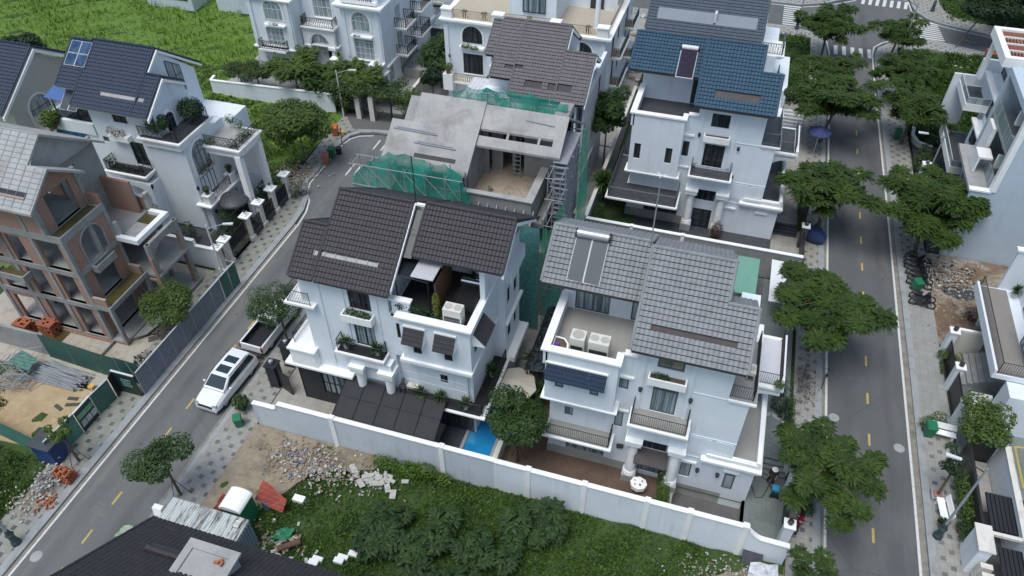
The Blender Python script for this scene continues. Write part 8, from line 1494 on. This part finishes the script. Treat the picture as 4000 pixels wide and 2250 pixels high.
Mt['rw'] = mk('white_scrap',(.42,.41,.38),.9,.35,6); Mt['rg'] = mk('grey_scrap',(.20,.19,.18),.9,.3,6); Mt['rb'] = mk('blue_scrap',(.05,.10,.24),.8,.3,6); Mt['ro'] = mk('clay_scrap',(.26,.15,.10),.9,.3,6); Mt['rt'] = mk('tan_scrap',(.27,.21,.15),.95,.3,6)
rubble('white and grey building rubble at the foot of the white boundary wall',-20.6,21.9,1.2,.6,260,.13,['rw','rg','rt','ro','rg','rt','rw','rg','rt','rb'],.24,1,.15); rubble('scattered rubble in the grass under the white wall',-18.2,21.6,1.6,.7,160,.12,['rw','rg','rt','rg'],.25,2,.1); rubble('white slabs half buried under creeping weeds by the wall',-15.6,22.0,.7,.25,26,.22,['rw'],.25,3,.1)
rubble('torn white and grey bags beside the brick stack',-34.4,16.2,.4,.5,150,.11,['rw','rg','rw'],.3,4,.5); rubble('scattered litter in the weeds left of the loose bricks',-34.8,14.6,.6,.5,60,.09,['rw','ro','rw'],.25,5,.1); rubble('rubbish and sacks piled behind the parked motorbikes',19.3,51.5,.9,.9,260,.15,['rw','rg','rt','rg','rt','ro','rw','black'],.15,6,.2); rubble('broken stone strewn over the bare lot below the blank wall',22,49.5,2.4,2.0,700,.08,['rt','rw','ro','rg'],.12,7,.05)
rubble('pale debris at the lot corner below the villa wall',5.6,21.6,1.3,.7,320,.08,['rt','rw','rg'],.2,8,.05); rubble('planks and scrap between container and weeds',-19.2,16.2,.9,.7,60,.18,['ro','rg','rt','rw'],.2,9,.1); rubble('rubble heap on the corner lot beside the far street',26.5,90.2,1.0,1.4,220,.16,['rw','rt','rg'],.2,10,.3); rubble('broken tiles and debris on the kerb edge of the left street',-36.3,49.6,1.1,.9,200,.13,['rw','rt','rg','ro'],.15,11,.12); rubble('rubble strip behind the mansions at the top',-9.0,83,1.2,4,260,.25,['ro','rt','rw'],.2,12,.2); rubble('dark gravel heap on the pavement near the bicycle',8.9,37.4,.35,.9,500,.045,['rg','granite2','rg'],.18,13,.12); rubble('black cement bags on the wet yard of the brick house',-35.2,26.3,.35,.4,60,.16,['black','rg'],.1,14,.15); rubble('dark form boards on the wet yard of the brick house',-35.6,29.0,.5,.4,14,.42,['slabbrown'],.15,15,.1)
q = MB(); q.lathe(19.9,50.1,[(1.05,.12),(.95,.15),(.3,.2),(.02,.2)],14,sx=1.2,sy=.75); q.build('coal_patch',['granite2'],None,label='dark gravel patch on the bare ground beside the rubbish',cat='gravel',kind='stuff')
q = MB(); q.tube([(18.2,52.0,.2),(18.3,52.1,2.4),(18.9,54.2,3.4)],.03,4); bn = thing('banner','tall dark slanting banner on a pole behind the motorbikes','banner',(18.2,52,0)); q.build('pole',['galv'],bn); q = MB(); q.add([(18.2,51.9,.6),(18.4,52.6,.5),(19.0,54.6,2.9),(18.5,53.6,3.3)],[(0,1,2,3)]); q.build('cloth',[mk('banner_cloth',(.10,.11,.16),.7,.6,2)],bn)
q = MB(); q.add([(8.6,37.2,.2),(8.9,38.8,.2),(8.9,38.8,1.6),(8.6,37.2,1.7)],[(0,1,2,3),(3,2,1,0)][:1]); q.build('metal_sheet',['galv'],None,label='bent pale metal sheet standing by the gravel heap',cat='metal sheet')
q = MB(); q.tube([(-34.4,55.3,.1),(-34.3,55.4,1.9)],.04,5); q.tube([(-34.6,55.2,.12),(-34.1,55.4,.12)],.03,4); q.build('sign_stand',['black'],None,label='black pole stand at the turning head kerb',cat='stand'); q = MB(); q.lathe(-34.0,53.9,[(.25,.02),(.3,.1),(.28,.7),(.1,.75)],10); q.build('black_bag',['black'],None,label='black sack on the road beside the bins',cat='bag')
q = MB(); loft(q,[(-.8,[(.3,.35),(.35,.5),(.25,.8)]),(-.3,[(.45,.2),(.5,.5),(.3,1.15)]),(.4,[(.5,.2),(.55,.5),(.35,1.2)]),(.9,[(.25,.3),(.3,.5),(.2,.9)])]); o = q.build('covered_cart',[mk('blue_cover',(.02,.04,.13),.6,.15)],None,label='cart under a dark blue cover on the left pavement',cat='cart'); o.location = (9.3,53.2,.12); o.rotation_euler = (0,0,math.radians(72)); 
T = thing('pressure_washer','blue topped pressure washer on the villa driveway','pressure washer',(7.45,28.05,.1)); b = MB(); b.box(7.25,7.65,27.9,28.3,.5,.75); b.build('motor_cover',[mk('washer_blue',(.05,.33,.6),.4,.1)],T,bevel=.03); b = MB(); b.box(7.28,7.62,27.75,28.25,.2,.5); [b.tube([(x,27.75,.2),(x,27.75,.9)],.02,4) for x in (7.3,7.6)]; b.build('frame',['black'],T); b = MB(); [b.tube([(x,27.8,.22),(x + .05,27.8,.22)],.12,10) for x in (7.2,7.65)]; b.build('wheel',['tyre'],T)
q = MB(); q.tube([(7.3,28.2,.4),(7.0,28.9,.16),(6.4,29.2,.14),(6.1,28.4,.14),(6.4,27.5,.14),(6.8,27.6,.14),(7.0,28.1,.5),(7.1,28.3,1.0)],.02,5); q.build('hose',['black'],None,label='black hose looping over the wet driveway paving',cat='hose')
q = MB(); [q.box(5.95,8.0,29.3 + i * .32,29.6 + i * .32,.1,.2 + .12 * i) for i in range(3)]; q.box(5.95,8.0,30.3,36,.1,.5); q.build('steps',['drive'],None,kind='structure'); q = MB(); [q.box(6.0,7.9,53.2 + i * .3,53.45 + i * .3,.14,.24 + .12 * i) for i in range(4)]; q.build('steps',['granite2'],None,kind='structure'); q = MB(); [q.box(5.9,7.8,70.2 + i * .45,70.5 + i * .45,.14,.3 + .14 * i) for i in range(6)]; q.build('steps',['trim'],None,kind='structure')
for x,y in ((-31.8,12.0),(10.9,35.1),(14.8,33.8),(14.9,24.6)): q = MB(); q.lathe(x,y,[(.33,.002),(.33,.006),(.01,.0065)],20); q.build('manhole_cover',[Mt['slabgrey']],None,kind='structure')
# == PERSON WASHING THE DRIVEWAY
def skinned(name,verts,edges,rad,mat,parent,root=0):
 me = bpy.data.meshes.new(name); me.from_pydata(verts,edges,[]); me.materials.append(Mt[mat] if isinstance(mat,str) else mat); o = bpy.data.objects.new(name,me); C.objects.link(o)
 o.modifiers.new('skin','SKIN'); s = o.modifiers.new('sub','SUBSURF'); s.levels = 1; s.render_levels = 2
 for i,r in enumerate(rad): me.skin_vertices[0].data[i].radius = (r,r) if not isinstance(r,tuple) else r
 me.skin_vertices[0].data[root].use_root = True
 if parent is not None: o.parent = parent
 return o
T = thing('person','person with a white cap and dark shirt spraying the driveway with a lance','person',(7.15,28.7,.1))
J = [(0,0,.95),(0,0,1.15),(0,-.03,1.38),(0,-.05,1.50),(0,-.08,1.62),(0,-.1,1.70),(.1,0,.90),(.13,-.06,.5),(.12,.02,.08),(.12,-.14,.04),(-.1,0,.90),(-.12,.06,.5),(-.14,.14,.08),(-.14,0,.04),(.19,-.02,1.42),(.25,-.15,1.2),(.12,-.36,1.15),(-.19,-.02,1.42),(-.27,-.12,1.2),(-.3,-.34,1.3)]
Ed = [(0,1),(1,2),(2,3),(3,4),(4,5),(0,6),(6,7),(7,8),(8,9),(0,10),(10,11),(11,12),(12,13),(2,14),(14,15),(15,16),(2,17),(17,18),(18,19)]
Rd = [.13,.12,.13,.055,.095,.07,.09,.06,.04,.035,.09,.06,.04,.035,.06,.042,.03,.06,.042,.03]
for hb,sg in ((16,1),(19,-1)):
 for f_ in range(5):
  b_ = J[hb]; o1 = ((f_ - 2) * .018,-.04,-.005 * f_); i0 = len(J); J.append((b_[0] + o1[0],b_[1] - .06,b_[2] + o1[2])); J.append((b_[0] + o1[0] * 1.1,b_[1] - .09 + (.03 if f_ == 4 else 0),b_[2] - .02)); Ed += [(hb,i0),(i0,i0 + 1)]; Rd += [.009,.008]
skinned('body',J,Ed,Rd,mk('skin',(.30,.17,.11),.6,.05),T)
skinned('shirt',J[0:3] + [J[14],J[15],J[17],J[18]],[(0,1),(1,2),(2,3),(3,4),(2,5),(5,6)],[.15,.145,.15,.08,.06,.08,.06],'mblack',T); skinned('trousers',[J[0],J[6],J[7],J[8],J[10],J[11],J[12]],[(0,1),(1,2),(2,3),(0,4),(4,5),(5,6)],[.145,.11,.08,.06,.11,.08,.06],mk('trouser',(.05,.035,.03),.8,.2),T)
h_ = MB(); px,py = 7.15,28.7 - .09; h_.lathe(px,py,[(.19,1.76),(.17,1.79),(.115,1.8),(.11,1.88),(.06,1.93),(.01,1.94)],14); h_.build('cap',['trim'],T)
q = MB(); q.tube([(7.27,28.32,1.22),(6.85,28.2,1.5)],.015,5); q.build('spray_lance',['black'],None,label='thin spray lance held by the person on the driveway',cat='lance')
# == TREES
def trunk(mb,P,r0,r1,n=7): mb.tube(P,r0,n,0,r2=r1)
def frondtree(seed,R=3.7,zc=4.0,nf=1500,dome=1.0,flen=.8):
 """umbrella shaped tree with feathery compound leaves: returns trunk mesh data and crown object"""
 r = np.random.default_rng(seed); T = thing('poinciana_tree','tree','tree',(0,0,0)); t = MB(); fork = zc - 1.6; lean = r.uniform(-.3,.3,2); t.tube([(0,0,0),(lean[0] * .5,lean[1] * .5,fork * .6),(lean[0],lean[1],fork)],.15,8,0,r2=.10)
 tips = []; nb = 11; CL = []; p0 = np.array([lean[0],lean[1],fork])
 for i in range(nb):
  a = 2 * PI * i / nb + r.uniform(-.3,.3); L_ = R * r.uniform(.55,.95); rise = r.uniform(.8,2.3) * dome * (1.3 - .6 * L_ / R); p2 = p0 + np.array([math.cos(a) * L_,math.sin(a) * L_,rise + .2]); p1 = p0 + np.array([math.cos(a) * L_ * .4,math.sin(a) * L_ * .4,rise * .85 + .4])
  t.tube([tuple(p0),tuple(p1),tuple(p2)],.065,5,0,r2=.015)
  for s in (.35,.6,.8,1.0): q = p0 * (1 - s) ** 2 + 2 * p1 * s * (1 - s) + p2 * s * s; CL.append((q + r.normal(0,.32,3) * [1,1,.5],.30 + .22 * r.uniform(),a))
 for k in range(int(9 * dome)): a = r.uniform(0,2 * PI); d = R * .5 * r.uniform(0,1) ** .5; CL.append((p0 + np.array([math.cos(a) * d,math.sin(a) * d,(2.0 - d * .3) * dome + r.uniform(-.3,.3)]),.45,a))
 for q,k_,a in CL:
  for k in range(int(nf / len(CL))): o_ = r.normal(0,1,3); o_ *= k_ / max(.6,np.linalg.norm(o_)); az = math.atan2(o_[1],o_[0]) + r.normal(0,.5) if r.uniform() < .7 else a + r.normal(0,.8); tips.append((q[0] + o_[0] * .8,q[1] + o_[1] * .8,q[2] + abs(o_[2]) * .5 - .1,az,r.uniform(-.3,.75)))
 t.build('trunk',['bark'],T); V,F = fronds(tips,r,flen); npmesh('crown',V,F,'leafA',T); return T
protos = [frondtree(1,3.3,4.0,6000,1.3,.5),frondtree(2,3.2,4.0,4600,1.15,.52),frondtree(3,3.4,3.6,9500,1.7,.55)]
gpn = 'feathery street trees along the right road'
spec = [(0,9.4,86.5,.98,0.3,'feathery street tree farthest up the left kerb, by the zebra crossing'),(1,9.6,77.0,.85,1.9,'second feathery tree from the crossroads on the left kerb'),(0,9.6,69.0,1.12,4.2,'broad feathery tree above the dark blue parasol'),(1,9.5,54.2,1.12,5.1,'loose feathery tree over the teal scooter and hedge'),(2,9.1,40.6,1.05,1.0,'dense round feathery tree beside the grey roofed villa'),(0,9.5,28.0,.88,2.6,'staked feathery tree beside the white gate posts'),(1,9.6,20.2,.7,3.3,'feathery tree cut off by the bottom edge at the left kerb'),
  (1,16.6,88.2,.85,2.2,'feathery tree on the right kerb nearest the crossroads'),(0,16.9,78.5,.85,.9,'feathery tree on the right kerb beside the corner lot'),(1,17.0,70.8,.97,3.8,'feathery tree in front of the glass balcony house'),(2,17.0,53.8,1.02,4.9,'large dense feathery tree over the parked motorbikes')]
used_ = set()
for pi,x,y,s,rz,lb in spec:
 s *= 1.1
 if pi not in used_: used_.add(pi); o = place(protos[pi],(x,y,.1),rz,s); o['label'] = lb; o['group'] = gpn
 else: dup(protos[pi],(x,y,.1),rz,s,lb,gpn)
def bushtree(name,label,x,y,z0,h,r,cl,leaf,mat,dens,seed,lean=(0,0),tr=.09,stakes=False,group=None,asp=.5):
 T = thing(name,label,'tree',(x,y,z0),group); t = MB(); c0 = (x + lean[0],y + lean[1],z0 + h * .55); t.tube([(x,y,z0),((x + c0[0]) / 2,(y + c0[1]) / 2,z0 + h * .3),c0],tr,7,0,r2=tr * .7)
 rg = np.random.default_rng(seed); C_ = []
 for i in range(cl):
  a = 2 * PI * i / cl + rg.uniform(-.3,.3); d = r * rg.uniform(.35,.78) if i else 0; zz_ = z0 + h * rg.uniform(.62,.92); q = (c0[0] + math.cos(a) * d,c0[1] + math.sin(a) * d,zz_); k = r * rg.uniform(.34,.52); C_.append((*q,k,k,k * .72)); t.tube([c0,q],tr * .45,5,0,r2=.015)
 if stakes:
  for a in (0.5,2.6,4.7): t.tube([(x + .6 * math.cos(a),y + .6 * math.sin(a),z0),(x + .05 * math.cos(a),y + .05 * math.sin(a),z0 + 1.7)],.03,4)
 t.build('trunk',['bark'],T); P,nr = clump_pts(C_,rg,dens); V,F = leafquads(P,leaf,rg,.35,asp,nrm=nr); npmesh('crown',V - np.array(T.location),F,mat,T); return T
bushtree('street_tree','round dense street tree on the left kerb beside the bins',-36.0,51.2,.1,6.0,2.7,22,.15,'leafC',60,51)
bushtree('yard_tree','round leafy tree behind the grey hoarding of the brick house',-34.4,29.2,.1,3.9,2.0,14,.09,'leafC',70,52); bushtree('street_tree','street tree over the white pickup truck',-26.35,30.6,.1,4.9,1.9,13,.09,'leafB',60,53,asp=.4)
bushtree('young_tree','small staked tree at the teal hoarding corner',-33.75,17.9,.1,3.8,.75,7,.11,'leafC',90,54,stakes=True); bushtree('young_tree','staked young tree with open clumps on the road edge above the container',-26.3,17.7,.1,5.0,1.9,7,.11,'leafB',75,55,stakes=True)
bushtree('round_tree','dense round staked tree between the pool and the grey roofed villa',-7.75,25.7,.2,6.0,1.75,18,.10,'leafB',85,56,stakes=True); bushtree('tall_tree','tall dark tree between the mauve roofed and blue roofed villas',-9.3,57.5,.1,8.6,1.9,20,.14,'leafB',55,57)
bushtree('tall_tree','tall dark green tree between the two mansions',-29.2,68.5,.1,5.4,2.3,16,.14,'leafB',50,58); bushtree('tall_tree','second shrubby tree lower in the gap between the two mansions',-28.8,65.3,.1,4.0,1.4,10,.12,'leafD',60,59)
bushtree('pavement_tree','thin small tree in the square pavement planter',16.65,30.7,.4,3.2,.85,9,.09,'leafD',70,60,lean=(.1,.3)); bushtree('yard_tree','wide glossy bush tree in the courtyard behind the white bench',18.9,35.0,.1,3.2,1.7,14,.12,'leafC',55,61)
bushtree('field_tree','dark tree at the left picture edge in the field',-70,55,.1,6.5,2.4,12,.2,'leafD',40,62); bushtree('corner_tree','leaning dark tree across the side street at the top right',24.3,94.4,.1,7.5,3.1,20,.16,'leafD',45,63,lean=(2.0,1.5))
for k_,(x,y,s) in enumerate(((30.5,101.5,'left one of the dark trees in the top right corner'),(36,101,'middle one of the dark trees in the top right corner'),(34,95.5,'nearest dark tree in the top right corner'))): bushtree('corner_tree',s,x,y,.1,7,3.6,18,.2,'leafD',32,64 + k_)
for k_,(x,y,h,r,s,mt) in enumerate(((-49.5,62.3,3.0,2.0,'leftmost red flowering shrub of the mansion garden','leafR'),(-47.2,62.0,3.2,1.8,'red flowering bush beside the mansion steps','leafR'),(-37.0,61.4,3.0,1.6,'white flowering bush left of the garden gate','leafW'),(-29.7,61.0,3.6,1.5,'vine covered bush right of the garden gate','leafC'),(-38.9,63.3,2.4,1.6,'dark bush in the middle of the mansion garden','leafD'),(-32.6,63.6,2.8,1.5,'dark green bush behind the gate arbor','leafB'),(-41.5,65.0,2.2,1.2,'cycad like bush beside the mansion porch','leafD'))): bushtree('garden_bush',s,x,y,.1,h,r,10,.09,mt,60,70 + k_)
def feather_small(label,x,y,z,R,n,seed,mat='leafC',h=3.2):
 r = np.random.default_rng(seed); T = thing('garden_tree',label,'tree',(x,y,z)); t = MB(); t.tube([(x,y,z),(x,y,z + h * .7)],.1,6); tips = []
 for i in range(7):
  a = 2 * PI * i / 7 + r.uniform(-.3,.3); q = np.array([math.cos(a) * R * .7,math.sin(a) * R * .7,h * r.uniform(.75,1.0)]); t.tube([(x,y,z + h * .6),(x + q[0],y + q[1],z + q[2])],.04,4)
  for k in range(n // 7): s = r.uniform(.2,1.1); tips.append((q[0] * s + r.normal(0,.3),q[1] * s + r.normal(0,.3),h * .6 + (q[2] - h * .6) * s + r.normal(0,.25),a + r.normal(0,.8),r.uniform(0,.9)))
 t.build('trunk',['bark'],T); V,F = fronds(tips,r,.9,lw=.04); npmesh('crown',V,F,mat,T)
feather_small('left bright feathery tree in the mansion garden by the thin lamp',-43.0,62.6,.1,2.7,1900,80,h=4.2); feather_small('right bright feathery tree beside the gate arbor',-36.2,62.8,.1,2.7,1900,81,h=3.8); feather_small('small feathery tree in the middle of the mansion garden',-39.8,62.4,.1,1.9,1000,82,'leafB',3.0)
r = np.random.default_rng(90); T = thing('vine_arbor','white flowering vine arbor spanning the mansion garden gate','arbor',(-33,60.2,0)); P,nr = clump_pts([(-37.4 + i * .62,60.3 + .2 * math.sin(i),3.2 + .35 * math.sin(i * 1.3),.75,.7,.55) for i in range(14)] + [(-37.2,60.2,2.2,.8,.5,.9),(-36.2,60.1,1.8,.7,.4,.8),(-29.4,60.2,2.2,.8,.6,1.2)],r,60); V,F = leafquads(P,.09,r,.3,nrm=nr); npmesh('vines',V - np.array(T.location),F,'leafW',T); t = MB(); [t.tube([(x,60.3,0),(x,60.3,3.1)],.06,5) for x in (-37.4,-35.2,-31.2,-29.2)]; t.tube([(-37.4,60.3,3.05),(-29.2,60.3,3.05)],.05,5); t.build('frame',['black'],T)
def palmclump(label,x,y,z,r_,n,seed,mat='leafB',stems=3,name='palm_clump'):
 T = thing(name,label,'palm',(x,y,z)); t = MB(); rg = random.Random(seed)
 for i in range(stems): dx,dy,h = rg.uniform(-.5,.5),rg.uniform(-.6,.6),rg.uniform(.7,1.2) * r_ * 1.6; t.tube([(x,y,z),(x + dx,y + dy,z + h)],.06,5); spiky(T,x + dx,y + dy,z + h,r_,n,seed + i,mat,.05)
 t.build('stem',['bark'],T)
palmclump('dense spiky palm clump in the passage behind the pool',-8.2,33.0,.2,1.1,110,95,stems=7); palmclump('low spiky palm beside the glass lean to',-7.9,30.0,.2,.9,80,97,stems=3); palmclump('broad leaved banana like clump left of the blue roofed villa',-8.1,53.0,.2,1.4,60,98,'leafB',5,'banana_clump'); palmclump('spiky palm by the pickup truck kerb',-24.3,31.5,.1,.8,70,99,'leafC',3)
palmclump('small palm hidden behind the granite gate posts',-23.4,30.5,.1,.7,60,100,'leafC',2)
def shrub(name,label,cl,size,mat,dens,seed,cat='shrub'):
 T = thing(name,label,cat,(cl[0][0],cl[0][1],0)); shrub_part('leaves',T,cl,size,mat,dens,seed); s = MB(); [s.tube([(c[0],c[1],.1),(c[0] + .05,c[1],max(.2,c[2]))],.02,4) for c in cl[:6]]; s.build('stem',['bark'],T); return T
shrub('hedge','clipped rectangular green hedge along the blue roofed villa drive',[(8.05,54.2 + i * .4,.75,.28,.3,.65) for i in range(14)],.05,'leafC',130,110,'hedge'); shrub('hedge','climbing green hedge beside the basement ramp of the grey villa',[(1.2 - .03 * i,24.9 + i * .35,.75,.42,.32,.55) for i in range(7)],.055,'leafC',130,111,'hedge')
shrub('shrub','left bright shrub behind the white wall on the deck',[(-5.2,24.5,.7,.5,.35,.4),(-4.6,24.5,.8,.5,.35,.45),(-4.0,24.45,.6,.4,.3,.3)],.06,'leafC',110,112); shrub('shrub','right bright shrub behind the white wall on the deck',[(-3.0,24.4,.6,.45,.3,.3),(-2.4,24.35,.55,.4,.25,.3)],.06,'leafC',110,113); shrub('shrub','dark low shrubs beside the stones at the deck corner',[(-6.9,24.5,.5,.5,.35,.35),(-6.2,24.4,.5,.4,.3,.3)],.05,'leafD',110,114)
shrub('shrub','round clipped bush under the staked feathery tree',[(9.1,27.9,.6,.65,.6,.5),(9.3,27.4,.5,.5,.5,.4)],.05,'leafB',150,115); shrub('shrub','red and yellow leaved hedge strip beside the driveway planter',[(8.0,31.5 + i * .5,.7,.35,.4,.6) for i in range(8)],.06,'leafR',90,116,'hedge'); shrub('shrub','dark bushes under the side balcony of the grey villa',[(7.3,34.5,.9,.6,.7,.7),(7.2,35.8,1.1,.6,.7,.8),(7.7,33.8,.8,.5,.5,.6)],.07,'leafD',80,117)
shrub('shrub','bougainvillea bush with pink flowers on the right pavement edge',[(18.4,66.5,1.1,.9,.9,.8),(18.9,65.3,1.0,.9,.9,.8),(18.6,67.8,1.0,.8,.8,.8)],.09,'leafR',60,118); shrub('shrub','dark clipped bushes below the bougainvillea',[(18.9,63.9,.7,.8,.7,.6),(19.6,66.9,.8,.9,.9,.8),(19.3,69,1.2,1,1,1)],.08,'leafD',60,119); shrub('shrub','garden bushes behind the curved planter edge',[(19.6,72,1.2,1.2,1,1.1),(20.8,73.5,1.2,1.2,1,1)],.1,'leafB',50,120)
shrub('shrub','pavement hedge right of the tall street lamp',[(17.9,29.3 + i * .45,.9,.45,.4,.55) for i in range(7)],.07,'leafC',90,121,'hedge'); shrub('shrub','trough of round leaved plants beside the right gate posts',[(17.9,41.0 + i * .3,.35,.16,.2,.16) for i in range(4)],.05,'leafB',160,122); shrub('shrub','bright plants inside the right gate beside the steps',[(18.9,42.2,.6,.3,.5,.5),(18.8,41.3,.5,.25,.4,.4)],.06,'leafY',110,123); shrub('shrub','hedge in front of the bench at the green bin',[(16.5,35.9,.6,.6,.4,.5),(17.1,36.3,.8,.5,.4,.5)],.07,'leafC',90,124); shrub('shrub','brown dry thicket on the bare lot',[(21.0,47.5,.4,1.3,.8,.45)],.07,'leafdry',90,125)
shrub('shrub','climbing plants inside the ornate gate of the navy villa',[(-36.5,38.0 + i * .9,1.2 + .3 * math.sin(i),.6,.6,.8) for i in range(10)],.08,'leafD',70,126); shrub('shrub','bright creeper hanging over the navy villa gate wall',[(-37.6,40.6 + i * .5,1.7,.4,.4,.5) for i in range(6)],.08,'leafC',80,127); shrub('shrub','dark conifer like bush beside the farthest ornate pillar',[(-34.0,47.0,.7,.5,.5,.9),(-34.3,46.2,1.0,.45,.45,.9)],.05,'leafD',130,128); shrub('shrub','bushy trees between the brick house and the navy villa',[(-40,36.8,1.2,.9,.7,1.1),(-42,37.6,2.8,1,.8,1.3),(-45,38,3.4,1.2,.8,1.4),(-39.5,38.4,1.2,.5,.6,1.0)],.1,'leafB',60,129)
shrub('shrub','climber spilling over the stained wall left of the blue villa lawn',[(-8.2,49.0 + i * .5,1.3,.45,.4,.7) for i in range(5)],.07,'leafB',80,130); shrub('shrub','dark purple bush beside the front door of the blue roofed villa',[(1.5,51.2,1.0,.5,.45,.9)],.06,'leafdry',150,131); shrub('shrub','hanging green bush at the blue villa side wall',[(5.6,56.6,4.0,.25,.3,.9)],.06,'leafB',130,132); shrub('shrub','bushes along the garden terrace of the iron balcony mansion',[(-31.2,70.5,1.8,.7,.8,.8),(-31.6,72.5,1.8,.7,.8,.7)],.09,'leafB',60,133)
shrub('shrub','vine mound climbing the foot of the white boundary wall',[(-13.8,23.0,.6,1.0,.5,.6),(-12.7,23.1,.8,.8,.4,.7),(-15.3,23.0,.7,1.0,.45,.5),(-11.6,23.1,.4,.7,.4,.4)],.07,'grassB',130,134)
r = random.Random(12); base = None; Mt['weed'] = leafmat('weed_leaf',(.022,.055,.018),(.065,.125,.035),(.10,.16,.03),.9)
for k_ in range(38):
 x,y = (r.uniform(-14.2,-6.2),0) ; y = 19.6 + r.uniform(-2.8,.8) - abs(x + 10) * .05 if k_ < 28 else 21.5 + r.uniform(-1.3,1.1)
 if k_ >= 28: x = r.uniform(-7.2,-4.2)
 lb = 'tall broad leaved weed in the %s thicket of the vacant lot' % ('wide lower' if k_ < 28 else 'smaller upper right'); g = 'broad leaved weeds of the %s thicket' % ('lower' if k_ < 28 else 'upper')
 if base is None:
  base = thing('tall_weed',lb,'plant',(0,0,0),g); rg = np.random.default_rng(140); t = MB(); tips = []
  for i in range(9): a = i * 2.4; h = 1.0 + .12 * i; q = (math.cos(a) * .5,math.sin(a) * .5,h); t.tube([(0,0,0),(q[0] * .3,q[1] * .3,h * .6),q],.025,4); tips += [(q[0] + rg.normal(0,.16),q[1] + rg.normal(0,.16),q[2] + rg.normal(0,.14),a + rg.normal(0,1),rg.uniform(-.2,.5)) for _ in range(26)]
  t.build('stem',['bark'],base); V,F = fronds(tips,rg,.5,6,.13,.4,.07); npmesh('leaves',V,F,'weed',base); o = base
 else: o = dup(base,label=lb,group=g)
 place(o,(x,y,.05),r.uniform(0,6),r.uniform(.5,.85))
